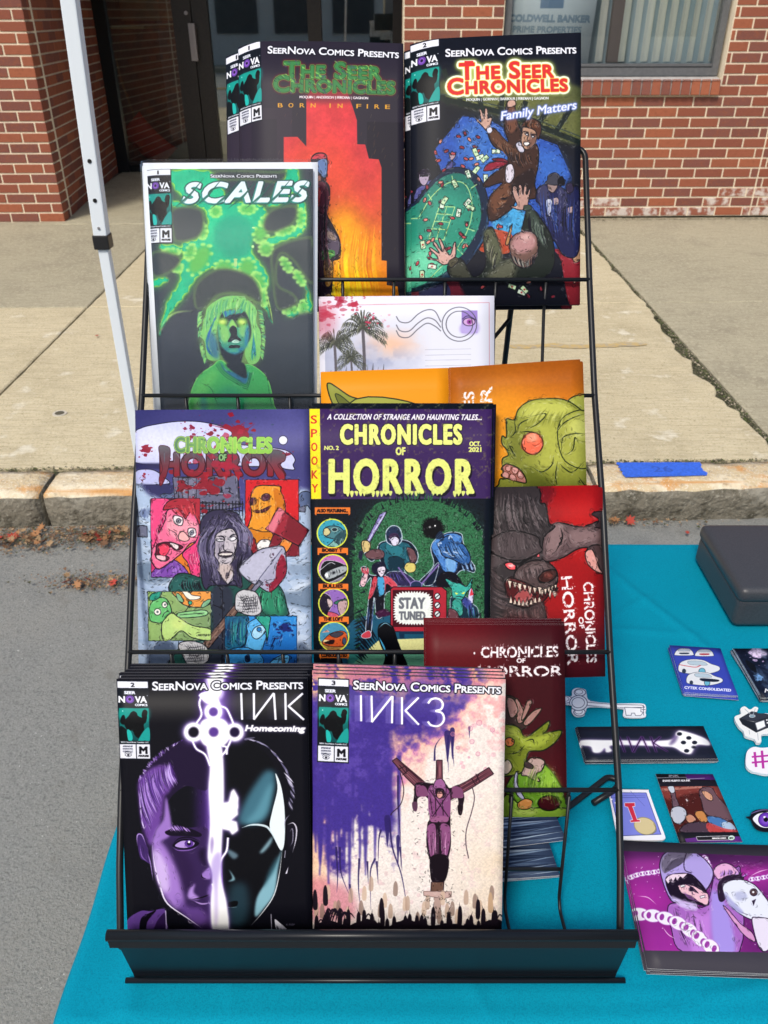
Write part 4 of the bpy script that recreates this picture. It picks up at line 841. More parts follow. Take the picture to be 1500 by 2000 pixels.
def art_anthology():
    """graveyard cover: long-haired gravedigger with four inset panels"""
    s = Art(420, 620, (75, 76, 1350, 70, 1366, 1990, 101, 1990), '3c3c78', 11)
    s.R(60, 60, 1380, 800, '34346a', grad=('504e90', (0, 300), (0, 800))); s.E(1080, 240, 330, 190, '6a68a8', .6, f=60); s.E(700, 120, 500, 60, '44437c', .8, f=30)
    s.P([70, 250, 130, 205, 240, 180, 380, 160, 520, 158, 640, 175, 740, 205, 790, 245, 760, 300, 900, 330, 1100, 350, 1200, 375, 1245, 430, 1230, 470, 1240, 503, 1180, 500, 1100, 480, 900, 480, 600, 460, 70, 452], 'c8ccf0', ol=(5, K))
    s.E(300, 330, 230, 90, 'dce0fa', .6, f=30); s.P([80, 520, 150, 500, 230, 510, 300, 560, 325, 606, 80, 606], 'b8bce8', ol=(5, K)); s.R(70, 456, 360, 500, '25254e', .8, f=3); s.R(70, 610, 380, 700, '2b2b58', .9, f=3)
    s.E(1158, 293, 32, 32, 'dde0fa', ol=(4, K)); s.E(1152, 290, 18, 18, 'eef0ff', .8, f=5)
    # mist and ground
    s.P([60, 700, 200, 690, 380, 760, 560, 800, 880, 800, 1080, 760, 1380, 720, 1380, 2000, 60, 2000], 'a8bcd8', f=10)
    s.hairs([60, 760, 60, 1950], [560, 900, 560, 1900], 40, 60, ['c6d6ea', '8ea6c4', 'dde8f4'], .05, .35); s.hairs([1180, 1100, 1150, 1950], [1370, 1000, 1370, 1950], 40, 50, ['c6d6ea', '8ea6c4', 'dde8f4'], .05, .35)
    s.P([95, 1200, 160, 1170, 260, 1190, 340, 1300, 200, 1330, 100, 1280], '6c8098', .9, f=8); s.P([1150, 1400, 1260, 1380, 1380, 1340, 1380, 1500, 1200, 1480], '6c8098', .9, f=8); s.P([1190, 1200, 1380, 1170, 1380, 1240, 1240, 1260], '7c90a8', .7, f=10); s.P([200, 1800, 330, 1740, 420, 1860, 400, 1990, 180, 1990], '42506a', .9, f=10); s.P([1260, 1770, 1320, 1770, 1380, 1900, 1380, 1990, 1240, 1990], '55647e', .9, f=8)
    s.hairs([90, 780, 340, 760], [90, 860, 340, 850], 14, 30, ['5a6a94', '7a8cb0'], 0, .6)
    for q in ([88, 912, 140, 905, 172, 912, 175, 990, 95, 990], [1272, 715, 1300, 708, 1315, 720, 1318, 810, 1272, 805]): s.P(q, '6c7088', sm=0, ol=(5, K))
    s.P([270, 690, 300, 675, 340, 680, 370, 665, 375, 710, 300, 712], '5a6a90', ol=(4, K)); s.P([1270, 690, 1310, 660, 1360, 680, 1360, 790, 1330, 760, 1275, 770], '5a6a90', ol=(4, K))
    # crypt
    s.P([360, 560, 830, 540, 850, 770, 560, 820, 375, 720], '64647e', sm=0, ol=(5, K)); s.R(430, 560, 530, 730, '76768e', ol=(4, K)); s.P([615, 665, 615, 600, 640, 565, 680, 570, 705, 610, 705, 665], '45455e', ol=(5, K)); s.R(600, 668, 725, 684, '8888a0', ol=(4, K))
    s.Ls([[400, 560, 400, 710], [470, 560, 472, 720], [740, 640, 770, 640, 770, 670], [760, 660, 800, 680], [830, 560, 836, 740]], 5, K, 1, 0)
    s.L([560, 742, 870, 752], 8, K, sm=0); s.L([560, 790, 868, 800], 7, K, sm=0)
    for i in range(13): s.L([575+i*24, 728+(i % 3)*4, 578+i*24, 850], 7, K, 1, 0, sm=0)
    # title
    s.splat(850, 240, 130, 70, '8a1a30'); s.splat(640, 240, 90, 30, '7c1830'); s.splat(170, 360, 90, 40, '8c2038', big=.25); s.splat(150, 560, 60, 14, '8c1c30'); s.splat(1190, 390, 60, 18, '80203c', big=.2); s.splat(500, 220, 130, 26, '84203c', big=.18)
    s.splat(600, 610, 330, 60, '8a1a2c', big=.13); s.splat(430, 640, 60, 40, '82202e'); s.hairs([860, 240, 880, 230], [620, 180, 1000, 160], 16, 9, ['8a1a30'], 0, .9, tp=2)
    m = s.T('HORROR', 280, 545, 1165, 540, 165, '8c1626', bold=13, sc=False, ol=[(8, '3c0c1c')], grad=('5a5660', (0, 545), (0, 370)))
    s.P([262, 335, 335, 345, 340, 420, 322, 520, 290, 600, 268, 620, 262, 560, 285, 500, 270, 420], '7a1c2c', ol=(4, '3c0c1c'), grad=('5a5660', (0, 560), (0, 350)))
    s.P([1010, 380, 1100, 360, 1170, 385, 1170, 440, 1120, 470, 1165, 530, 1172, 610, 1120, 560, 1080, 490], '9c1828', ol=(4, '3c0c1c'), grad=('5a5660', (0, 560), (0, 370)))
    for x in (600, 740, 830): s.P([x-26, 520, x+26, 520, x+6, 585], '9c1828', sm=0)
    s.splat(720, 470, 420, 60, 'a8203a', .7, big=.08); s.hairs([300, 360, 1140, 380], [300, 460, 1140, 470], 40, 6, ['2c2c38', '8c8896'], 0, .5)
    s.T('CHRONICLES', 378, 376, 1072, 380, 108, '4f7a58', bold=7, ol=[(7, '1c3020'), (5, 'a8d060')], grad=('8cc850', (378, 300), (700, 380)))
    s.splat(720, 320, 330, 40, '2c4a48', .45, big=.03); s.T('OF', 695, 438, 745, 438, 46, '86b478', bold=4, ol=[(7, '1c3020')])
    # orange panel with hooded sack face
    def panel(q, c): s.P(q, c, sm=0, ol=(7, K))
    panel([888, 578, 1268, 576, 1272, 1128, 880, 1128], 'd02028'); s.P([888, 578, 1268, 576, 1272, 1128, 880, 1128], 'd02028', sm=0, clip=True); s.P([880, 950, 1280, 900, 1280, 1130, 880, 1130], '7c1a24', .9, f=30)
    s.P([900, 930, 930, 830, 920, 740, 935, 660, 980, 620, 1060, 618, 1140, 625, 1140, 660, 1165, 720, 1175, 800, 1150, 900, 1060, 960, 1080, 1020, 960, 1040, 900, 1000], 'e8962a', ol=(7, K)); s.P([1090, 640, 1150, 680, 1170, 800, 1120, 900, 1080, 900, 1100, 780], 'c87018', .9); s.P([905, 930, 1000, 950, 1080, 960, 1070, 1050, 960, 1060, 900, 1010], 'd07c1c', ol=(5, K))
    s.E(940, 732, 24, 28, '4a2038', ol=(4, K)); s.E(1032, 702, 34, 26, '4a2038', rot=-20, ol=(4, K)); s.P([945, 800, 1000, 792, 1070, 762, 1040, 800, 990, 815, 950, 810], '4a1a30', ol=(4, K)); s.hairs([960, 640, 1080, 640], [950, 900, 1090, 900], 18, 4, ['8a4810', 'f8c060'], .05, .6)
    s.P([960, 1060, 1000, 1010, 1070, 1020, 1070, 1100, 970, 1100], 'f0ece8', ol=(5, K)); s.P([1110, 960, 1260, 900, 1280, 1130, 1060, 1130, 1070, 1020], '7a1c2c', ol=(5, K)); s.P([880, 980, 950, 1000, 970, 1128, 880, 1128], '8c1c28', ol=(5, K)); s.unclip()
    s.P([1120, 1070, 1180, 990, 1230, 1010, 1180, 1100], 'e88838', ol=(6, K)); s.P([1130, 775, 1345, 940, 1275, 1055, 1030, 930, 1060, 900, 1090, 830], '9c2838', sm=0, ol=(7, K)); s.P([1130, 775, 1170, 800, 1090, 960, 1032, 928, 1070, 880], 'e07888', sm=0, f=2); s.P([1200, 830, 1340, 940, 1280, 1045, 1160, 985], '701a28', .8, sm=0, f=3)
    # pink panel
    q = [200, 712, 556, 712, 556, 1278, 206, 1280]; panel(q, 'd83070'); s.P(q, 'c82c68', sm=0, clip=True)
    s.P([380, 1100, 560, 1000, 560, 1280, 440, 1280], 'e07a28'); s.P([206, 1250, 300, 1160, 400, 1170, 470, 1280, 206, 1280], '7c48a8', ol=(5, K)); s.hairs([230, 1270, 440, 1270], [300, 1180, 400, 1190], 10, 12, ['a878d0', '5a2c88'], 0, .7)
    s.P([240, 1000, 300, 880, 330, 780, 430, 770, 540, 850, 540, 1000, 480, 1040, 420, 1110, 300, 1200, 250, 1220, 206, 1160, 215, 1080], 'ee6c94', ol=(7, K)); s.P([330, 850, 440, 850, 540, 900, 530, 980, 440, 1020, 330, 960], 'f6a8b4', .8, f=8); s.P([206, 720, 320, 712, 380, 760, 320, 800, 270, 900, 240, 1010, 206, 1060], 'e84880', ol=(6, K)); s.hairs([215, 1000, 300, 760], [250, 1100, 330, 800], 12, 7, ['a01850', 'f890b0'], 0, .7)
    s.P([290, 790, 350, 720, 556, 712, 556, 900, 500, 800, 450, 860, 430, 800, 380, 820, 400, 780, 330, 790], 'a82838', ol=(6, K)); s.hairs([330, 760, 540, 730], [420, 850, 550, 850], 24, 9, ['701828', 'd84850'], .05, .8)
    s.P([365, 835, 430, 850, 425, 905, 375, 890], 'f4e8ec', ol=(6, K)); s.E(402, 872, 17, 17, '888898', ol=(4, K)); s.E(402, 872, 5, 5, K); s.P([472, 930, 520, 930, 525, 980, 480, 985], 'f4e8ec', ol=(6, K)); s.E(498, 958, 15, 17, '888898', ol=(4, K)); s.E(498, 958, 5, 5, K)
    s.P([400, 990, 410, 960, 440, 950, 480, 1000, 450, 1020, 410, 1010], 'f0b0b0', ol=(5, K)); s.P([250, 1040, 330, 1025, 420, 1050, 430, 1070, 380, 1085, 340, 1060, 300, 1110, 335, 1140, 300, 1165, 240, 1140, 240, 1080], '5c0c28', ol=(6, K)); s.P([255, 1060, 300, 1035, 340, 1070, 300, 1130, 265, 1110], 'e84060', ol=(4, K)); s.P([340, 1030, 400, 1050, 390, 1080, 350, 1050], 'f4e0e0', ol=(3, K)); s.P([245, 1120, 310, 1130, 300, 1160, 250, 1145], 'f4c0c8', ol=(3, K))
    s.P([430, 1110, 520, 1030, 556, 980, 556, 1270, 500, 1270, 470, 1180], 'e8407c', ol=(6, K)); s.hairs([460, 1110, 530, 1050], [500, 1240, 550, 1200], 12, 8, ['f8a0b8', 'a81c50'], .05, .7); s.Ls([[325, 930, 380, 960, 400, 1000], [330, 830, 350, 930], [480, 880, 540, 920], [360, 1110, 420, 1060]], 5, K, 1, 1); s.unclip()
    s.P(q[:6]+[206, 1280], K, 0)
    # gravedigger
    s.P([350, 1390, 360, 1290, 440, 1250, 640, 1300, 800, 1260, 900, 1230, 1060, 1290, 1150, 1370, 1185, 1490, 1190, 1560, 1060, 1570, 900, 1600, 780, 1990, 330, 1990, 430, 1760, 640, 1500, 640, 1390], '1d4c46', ol=(7, K)); s.P([640, 1380, 760, 1340, 800, 1500, 760, 1990, 500, 1990, 640, 1740], '2a3040', f=8)
    s.P([1000, 1290, 1130, 1370, 1170, 1540, 1060, 1550, 960, 1440], '2e9068', .8, f=14); s.P([370, 1300, 500, 1290, 540, 1390, 360, 1390], '26605c', .9, f=8); s.hairs([420, 1290, 560, 1290], [440, 1390, 600, 1400], 14, 7, [K], .1, .9); s.hairs([1000, 1330, 1150, 1400], [960, 1540, 1180, 1560], 16, 6, [K, '48b888'], .06, .8)
    s.P([640, 800, 740, 795, 840, 830, 860, 940, 900, 1040, 940, 1120, 900, 1180, 850, 1200, 860, 1350, 800, 1340, 640, 1340, 600, 1370, 570, 1300, 560, 1120, 600, 1000, 560, 960, 570, 860], '332e4a', ol=(7, K))
    s.hairs([640, 830, 730, 800, 800, 830], [580, 1280, 700, 1330, 640, 1370], 70, 9, [K, '5e5878', '8a84a4', '4a4464'], .12, .85); s.hairs([740, 810, 840, 850], [860, 1100, 930, 1140], 60, 9, [K, '5e5878', '8a84a4', '4a4464'], -.14, .85); s.hairs([840, 1100, 900, 1100], [830, 1330, 860, 1280], 26, 8, [K, '5e5878'], .05, .85)
    s.P([665, 1060, 670, 980, 720, 940, 790, 930, 825, 990, 820, 1060, 800, 1150, 770, 1200, 800, 1260, 760, 1330, 740, 1310, 700, 1250, 690, 1170, 660, 1120], 'c4bcc4', ol=(6, K))
    s.P([675, 1010, 720, 1000, 735, 1060, 700, 1100, 690, 1160, 670, 1100], '9a92a4', .8, f=4); s.P([700, 1190, 780, 1190, 790, 1250, 745, 1310, 700, 1250], 'c8b4ac', .8, f=5)
    s.P([670, 1010, 700, 1000, 735, 1012, 700, 1022], 'f0eef4', ol=(5, K)); s.P([765, 1005, 800, 985, 820, 1000, 790, 1018], 'f0eef4', ol=(5, K)); s.L([670, 985, 720, 985, 740, 1010], 11, K, 1, 1); s.L([755, 1010, 790, 975, 822, 975], 11, K, 1, 1)
    s.Ls([[735, 1010, 725, 1060, 738, 1088, 760, 1070], [760, 1020, 768, 1060], [690, 1050, 700, 1090, 690, 1120], [800, 1040, 810, 1090, 790, 1120], [700, 1160, 740, 1180, 780, 1165], [730, 1200, 735, 1260], [790, 1190, 770, 1240, 742, 1320], [665, 1190, 700, 1260, 740, 1330], [712, 940, 706, 990], [700, 990, 690, 1150]], 6, K, 1, 1)
    s.P([690, 1105, 740, 1092, 792, 1100, 780, 1130, 730, 1138, 695, 1125], '3c2c3c', ol=(4, K)); s.P([700, 1108, 785, 1104, 778, 1120, 706, 1122], 'e6dcd8', ol=(2, K)); s.hairs([745, 1240, 775, 1230], [740, 1290, 770, 1280], 14, 4, ['3c3440'], 0, .8)
    s.Ls([[700, 1340, 720, 1420, 715, 1980], [760, 1340, 800, 1300, 830, 1350], [640, 1300, 700, 1350, 760, 1340], [650, 1480, 700, 1500]], 6, K, 1, 0)
    # shovel
    s.P([1000, 1240, 1030, 1280, 620, 1800, 570, 1770], '6a5048', sm=0, ol=(6, K)); s.L([900, 1420, 600, 1770], 10, '9a7c6c', .7, sm=0)
    s.P([838, 1222, 900, 1150, 980, 1085, 1070, 1062, 1160, 1060, 1180, 1150, 1180, 1250, 1130, 1330, 1060, 1388, 980, 1345, 900, 1300], 'a8a8c0', ol=(7, K)); s.P([840, 1225, 920, 1140, 1060, 1070, 1140, 1080, 980, 1310, 900, 1290], 'c4c4d8', .7, f=5); s.L([1150, 1075, 940, 1350], 7, '60607c', sm=0)
    s.P([1150, 1110, 1180, 1180, 1175, 1260, 1110, 1350, 1060, 1385, 1060, 1330, 1100, 1290, 1110, 1200], '8c1c34'); s.splat(1130, 1200, 50, 30, '9c2038', .9, .2); s.splat(1050, 1340, 50, 20, '701830', .9, .2); s.splat(1090, 1120, 40, 16, '3a1830', .9, .2); s.L([1072, 1380, 1074, 1440], 9, '3a0c1c', 1, 2)
    s.P([910, 1390, 985, 1300, 1010, 1320, 940, 1400], '7a7a90', sm=0, ol=(5, K))
    for q in ([810, 1480, 820, 1400, 880, 1370, 960, 1390, 990, 1450, 1000, 1530, 950, 1560, 880, 1550, 820, 1520], [400, 1770, 470, 1745, 560, 1760, 610, 1800, 620, 1880, 560, 1920, 480, 1930, 430, 1850]):
        s.P(q, 'c8c8cc', ol=(6, K)); cx = sum(q[0::2])/(len(q)/2); cy = sum(q[1::2])/(len(q)/2)
        for i in range(9): a = -80+i*20; s.L([cx+a, cy-70, cx+a*.6+20, cy, cx+a*.8, cy+70], 4.5, K, .9, 1)
        for i in range(6): s.L([cx-80, cy-50+i*22, cx, cy-40+i*20, cx+80, cy-56+i*22], 4.5, K, .9, 1)
    # green doll panel
    q = [180, 1387, 634, 1384, 634, 1738, 184, 1742]; panel(q, '9cc468'); s.P(q, '98bc6c', sm=0, clip=True, grad=('7c9a68', (180, 1400), (634, 1500)))
    s.P([370, 1380, 630, 1380, 630, 1470, 540, 1500, 440, 1480, 390, 1430], 'e89a4a', ol=(6, K)); s.P([400, 1384, 430, 1390, 470, 1440, 540, 1440, 560, 1420, 500, 1410, 470, 1384], 'f4f0e0', ol=(4, K)); s.E(410, 1430, 16, 40, '7cb488', rot=-35, ol=(4, K)); s.E(600, 1470, 16, 44, '7cb488', rot=50, ol=(4, K))
    s.P([195, 1590, 190, 1500, 230, 1440, 300, 1430, 340, 1480, 350, 1560, 300, 1610, 240, 1610], '68c070', ol=(6, K)); s.P([190, 1440, 210, 1400, 280, 1384, 260, 1430, 220, 1450], '289880', ol=(5, K)); s.E(250, 1532, 24, 24, 'f4f4e8', ol=(5, K)); s.E(250, 1532, 9, 9, '606870'); s.E(302, 1480, 20, 22, 'f4f4e8', ol=(5, K)); s.E(304, 1480, 8, 8, '606870')
    s.Ls([[285, 1570, 300, 1540, 330, 1525], [340, 1540, 330, 1600, 280, 1615]], 5, K, 1, 0); s.P([290, 1600, 350, 1540, 400, 1570, 500, 1630, 634, 1660, 634, 1738, 500, 1720, 420, 1670, 340, 1738, 290, 1738, 280, 1650], 'b8d880', ol=(6, K)); s.P([400, 1540, 590, 1520, 595, 1560, 420, 1575], '8ccc88', ol=(5, K)); s.L([410, 1555, 580, 1540], 4, K); s.E(400, 1620, 50, 40, 'd8e888', .6, f=12); s.E(486, 1466, 14, 14, '38a888', ol=(4, K)); s.L([482, 1480, 450, 1530], 5, K)
    for i in range(6): s.L([298+i*8, 1566-i*6, 304+i*8, 1574-i*6], 3.5, K)
    s.L([540, 1700, 630, 1700], 4, K); s.Ls([[i, 1692, i, 1708] for i in range(550, 630, 14)], 4, K, 1, 0); s.unclip()
    # blue panel
    q = [738, 1566, 1256, 1563, 1256, 1916, 738, 1916]; panel(q, '1c70c0'); s.P(q, '2c8cd8', sm=0, clip=True, grad=('1858b0', (900, 1566), (900, 1916)))
    s.P([738, 1560, 900, 1560, 890, 1700, 870, 1780, 738, 1800], '1c5c80', ol=(6, K)); s.hairs([750, 1566, 890, 1566], [750, 1800, 880, 1780], 24, 10, ['3ca8a0', '123c68', '0c1c3c'], .04, .8); s.P([900, 1620, 1000, 1570, 1060, 1620, 1020, 1760, 980, 1860, 880, 1850, 900, 1700], '58b0e8', ol=(5, K)); s.P([930, 1700, 950, 1650, 1000, 1630, 1040, 1650, 1000, 1710, 960, 1730], 'a8dcf8', ol=(5, K)); s.E(984, 1660, 16, 16, '2878b8', ol=(4, K)); s.P([960, 1566, 1060, 1566, 1060, 1620, 1040, 1760, 1030, 1660], '2ca088', ol=(5, K))
    s.splat(1160, 1640, 70, 46, '14246c', 1, .4); s.splat(1100, 1620, 30, 10, '14246c', 1); s.L([1150, 1700, 1120, 1780], 12, '14246c', 1, 2); s.L([1100, 1720, 1060, 1820], 14, '101c50', 1, 2); s.P([738, 1830, 860, 1790, 980, 1830, 1000, 1916, 738, 1916], '3a98e0', ol=(5, K)); s.P([1060, 1916, 1120, 1860, 1200, 1850, 1180, 1916], '5cb4f0', ol=(5, K)); s.Ls([[1090, 1880, 1190, 1870], [1130, 1860, 1120, 1910], [1160, 1855, 1150, 1910]], 4, K, 1, 0); s.P([880, 1860, 910, 1840, 920, 1890, 890, 1900], '0c1c3c'); s.unclip()
    s.ink(3600, (80, 560, 1370, 1985), ln=11); s.noise(.05, 4, 3); return s

def art_spooky():
    s = Art(420, 620, (48, 88, 1385, 88, 1349, 2010, 86, 2010), '0d1420', 13)
    s.P([50, 106, 1375, 108, 1362, 764, 66, 770], '3a2258', sm=0); s.P([52, 106, 128, 106, 138, 768, 66, 768], 'f4e428', sm=0)
    for i, c in enumerate('SPOOKY'):
        y = 214+i*101; s.T(c, 64+i*1.5, y, 106+i*1.5, y, 62, 'cc3028', bold=2)
    Yc = 'e6ee80'
    s.T('A COLLECTION OF STRANGE AND HAUNTING TALES...', 182, 184, 1296, 188, 42, 'f4f0f8', bold=2.5, slant=.25, ol=[(3, '1c1030')], track=1.1)
    s.T('CHRONICLES', 282, 362, 1150, 362, 144, Yc, bold=13, ol=[(7, '1a1028')], track=1.2)
    s.T('NO. 2', 162, 408, 264, 408, 30, Yc, bold=2.5); s.T('OCT.', 1212, 380, 1290, 380, 34, Yc, bold=3); s.T('2021', 1206, 422, 1295, 422, 34, Yc, bold=3); s.T('OF', 680, 444, 744, 444, 56, Yc, bold=5)
    s.T('HORROR', 210, 736, 1245, 738, 258, '140c20', bold=22, track=1.2); s.T('HORROR', 203, 718, 1235, 718, 248, Yc, bold=19, track=1.2)
    for i in range(34):
        x = 205+i*31; 
        if s.rng.random() < .75 and (i % 6) not in (3,): s.P([x-13, 712, x+13, 712, x+6, 728+s.rng.random()*22, x-5, 730+s.rng.random()*22], Yc)
    X, Y = s.inv(); n = fbm(s.H, s.W, 8, s.rng, 3); top = (Y < 768)
    s.blend((0, s.H, 0, s.W, (top*np.clip((n-.62)*5, 0, 1)).astype(np.float32)), '8a8a50', .45)
    # spiky green ground
    s.P([420, 960, 470, 870, 540, 800, 640, 775, 900, 775, 1060, 790, 1200, 850, 1290, 960, 1315, 1100, 1318, 1500, 1315, 1650, 380, 1650, 370, 1500, 360, 1300, 375, 1080], '2f6a44', rough=3)
    s.P([420, 960, 470, 870, 540, 800, 640, 775, 900, 775, 1060, 790, 1200, 850, 1290, 960, 1315, 1100, 1318, 1500, 1315, 1650, 380, 1650, 370, 1500, 360, 1300, 375, 1080], '3c8058', .4, f=60)
    cx, cy = 850, 1200
    for i in range(170):
        t = s.rng.random()*6.283; r = 1.0; x = cx+470*math.cos(t); y = cy+430*math.sin(t)
        if y > 1560: continue
        s.L([x, y, x+34*math.cos(t)+s.rng.normal(0, 6), y+40*math.sin(t)-10], 16, ['2f6a44', '0d1420'][i % 2], 1, 2, sm=0)
    g = fbm(s.H, s.W, 2.2, s.rng, 2); Mg = (s.img[..., 1] > s.img[..., 0]*1.4)
    s.img *= (1-.35*(Mg*np.clip((g-.45)*4, 0, 1)))[..., None]
    s.P([370, 1640, 900, 1640, 900, 1990, 330, 1990], '1c5470'); s.P([560, 1780, 900, 1770, 900, 1990, 330, 1990, 440, 1880], 'e8e8a0', sm=0); s.P([330, 1870, 900, 1870, 900, 1990, 330, 1990], '3a9080', .8, sm=0); s.hairs([400, 1560, 370, 1990], [560, 1800, 420, 1990], 40, 12, ['0d1420'], 0, 1)
    s.hairs([370, 1600, 370, 1900], [450, 1560, 430, 1880], 30, 10, ['0d1420', '153a2c'], 0, 1); s.hairs([1200, 1640, 1310, 1630], [1200, 1570, 1310, 1580], 14, 8, ['0d1420'], 0, 1); s.R(1318, 770, 1352, 1680, '0d1420')
    W = 'c8d8e8'
    # sword man
    s.P([455, 1130, 470, 1060, 560, 880, 612, 855, 600, 890, 490, 1080], '8c84c0', sm=0, ol=(5, K)); s.L([600, 870, 480, 1070], 7, 'd8d8f4', sm=0); s.P([432, 1075, 480, 1075, 496, 1120, 470, 1160, 440, 1150], 'd8c080', ol=(5, K)); s.P([410, 1150, 440, 1150, 430, 1210, 412, 1200], '20243c')
    s.P([450, 1160, 530, 1150, 560, 1090, 620, 1070, 760, 1070, 830, 1140, 835, 1210, 790, 1260, 760, 1180, 740, 1290, 820, 1380, 700, 1400, 600, 1370, 560, 1200, 500, 1220], '0c1a2c', ol=(5, W)); s.P([560, 1110, 620, 1080, 760, 1090, 790, 1160, 740, 1280, 620, 1280, 590, 1190], '1e5c6c'); s.P([600, 1100, 660, 1180, 720, 1180, 720, 1120], '2c7c88', .8); s.P([620, 1200, 690, 1180, 740, 1220, 730, 1280, 640, 1290], '0e3040')
    s.P([460, 1160, 530, 1130, 590, 1150, 580, 1200, 480, 1200], '6c4a50', ol=(4, K)); s.P([760, 1120, 810, 1140, 830, 1210, 790, 1230, 770, 1180], '6c4a50', ol=(4, K)); s.P([760, 1230, 820, 1240, 815, 1290, 770, 1300, 740, 1270], 'd8c870', ol=(4, K))
    s.P([608, 1060, 610, 1000, 650, 962, 700, 975, 722, 1030, 715, 1080, 670, 1105, 625, 1090], '20304c', ol=(6, W)); s.P([625, 1060, 640, 1020, 690, 1020, 705, 1070, 670, 1090], '3a2848'); s.P([640, 1060, 670, 1040, 700, 1060, 690, 1100, 655, 1105], 'e0dcf0', ol=(4, K)); s.P([625, 1050, 645, 1060, 640, 1075], 'c8c0e0')
    s.P([620, 1300, 740, 1300, 830, 1380, 760, 1400, 600, 1380], '2c2850', ol=(4, W)); s.hairs([620, 1290, 720, 1290], [640, 1380, 780, 1380], 16, 5, ['5850a0', K], 0, .8)
    # blue giant
    s.P([965, 1060, 1060, 1010, 1150, 1020, 1165, 1080, 1200, 1180, 1250, 1260, 1240, 1300, 1180, 1280, 1130, 1300, 1100, 1370, 1180, 1400, 960, 1400, 870, 1380, 850, 1360, 950, 1250, 930, 1130], '0c1830', ol=(5, W)); s.P([960, 1070, 1060, 1020, 1150, 1040, 1140, 1120, 1110, 1290, 1030, 1290, 980, 1200, 940, 1130], '4c84cc'); s.P([1000, 1070, 1060, 1050, 1080, 1110, 1030, 1180, 990, 1160], '88b4e8', .8, f=4); s.P([1040, 1200, 1110, 1190, 1100, 1290, 1050, 1290], '7cb0e0', .8)
    s.P([985, 1090, 1060, 1030, 1100, 1080, 1170, 1100, 1220, 1200, 1180, 1250, 1100, 1210, 1020, 1180, 1000, 1140], '2c5c9c', ol=(6, K)); s.hairs([1010, 1100, 1070, 1060, 1130, 1100], [1080, 1200, 1160, 1230, 1210, 1200], 26, 7, ['0c1830', '6ca0e0'], .05, .8); s.Ls([[990, 1110, 985, 1090, 1010, 1090], [1060, 1060, 1070, 1035, 1085, 1050], [1020, 1150, 1060, 1160], [1060, 1170, 1100, 1185], [1090, 1150, 1130, 1160]], 9, 'b8d0f0', .9, 0)
    s.hairs([1150, 1230, 1230, 1210], [1180, 1310, 1250, 1290], 16, 6, ['0c1830', '8cb0e0'], 0, .9); s.P([880, 1380, 960, 1250, 990, 1240, 960, 1360, 930, 1390], '0c1a30', ol=(4, W)); s.P([1000, 1310, 1100, 1300, 1180, 1400, 1200, 1400, 980, 1400], K)
    s.E(945, 980, 74, 72, '07080c'); 
    for i in range(60):
        t = s.rng.random()*6.283; s.L([945+60*math.cos(t), 980+60*math.sin(t), 945+90*math.cos(t+.1), 978+86*math.sin(t+.1)], 9, '07080c', 1, 2, sm=0)
    s.E(922, 972, 6, 6, 'ffffff'); s.E(962, 962, 6, 6, 'ffffff'); s.P([965, 1040, 1000, 1000, 1030, 1040, 980, 1060], '16243c'); s.Ls([[970, 1050, 1010, 1010], [980, 1056, 1020, 1020]], 5, 'a0c0e8', 1)
    # girl in red jacket
    s.P([440, 1310, 425, 1270, 450, 1255, 480, 1280, 485, 1310, 520, 1320, 600, 1320, 680, 1380, 670, 1420, 600, 1460, 590, 1600, 540, 1620, 520, 1480, 500, 1720, 460, 1730, 480, 1500, 500, 1340, 460, 1380, 420, 1400, 420, 1370], '10101c', ol=(5, W)); s.P([520, 1330, 545, 1350, 520, 1440, 490, 1490, 480, 1480, 500, 1390], 'c84050'); s.P([590, 1330, 640, 1340, 690, 1395, 660, 1410, 610, 1380, 600, 1450, 590, 1400], 'd04858'); s.P([545, 1340, 590, 1340, 595, 1440, 560, 1460], '48a0d0'); s.P([420, 1385, 430, 1340, 450, 1310, 440, 1270, 470, 1270, 480, 1320, 450, 1400], 'e8c0c8', ol=(4, K)); s.P([435, 1300, 430, 1260, 450, 1290, 450, 1255, 465, 1290, 475, 1260, 480, 1310], 'c84858')
    s.P([510, 1300, 505, 1250, 540, 1225, 590, 1225, 610, 1270, 600, 1310, 570, 1335, 540, 1320], '14142c'); s.P([545, 1280, 560, 1260, 595, 1260, 600, 1290, 575, 1330, 555, 1310], 'e8dcec'); s.L([550, 1290, 568, 1292], 5, K); s.L([580, 1288, 596, 1284], 5, K); s.P([430, 1745, 480, 1715, 500, 1740, 490, 1765, 440, 1768], 'c84050', ol=(4, W)); s.P([530, 1590, 600, 1560, 640, 1600, 560, 1620], '3c1438'); s.hairs([480, 1500, 530, 1500], [470, 1700, 500, 1710], 8, 5, ['385080'], 0, .9)
    # goblin right
    s.P([1070, 1560, 1075, 1480, 1120, 1470, 1180, 1470, 1230, 1520, 1270, 1560, 1260, 1640, 1060, 1640], '153040', ol=(4, W)); s.P([1085, 1470, 1080, 1420, 1035, 1345, 1100, 1370, 1150, 1380, 1190, 1400, 1230, 1340, 1220, 1410, 1190, 1440, 1160, 1490, 1110, 1490], '3cb0a0', ol=(5, K)); s.P([1100, 1440, 1130, 1450, 1115, 1460], 'f0f060'); s.P([1150, 1450, 1180, 1435, 1170, 1455], 'f0f060'); s.L([1110, 1475, 1140, 1470, 1165, 1480], 5, K); s.P([1090, 1500, 1150, 1500, 1160, 1600, 1090, 1600], '38a090', ol=(4, K)); s.P([1060, 1560, 1120, 1580, 1130, 1640, 1060, 1640], '6a4048', ol=(4, K))
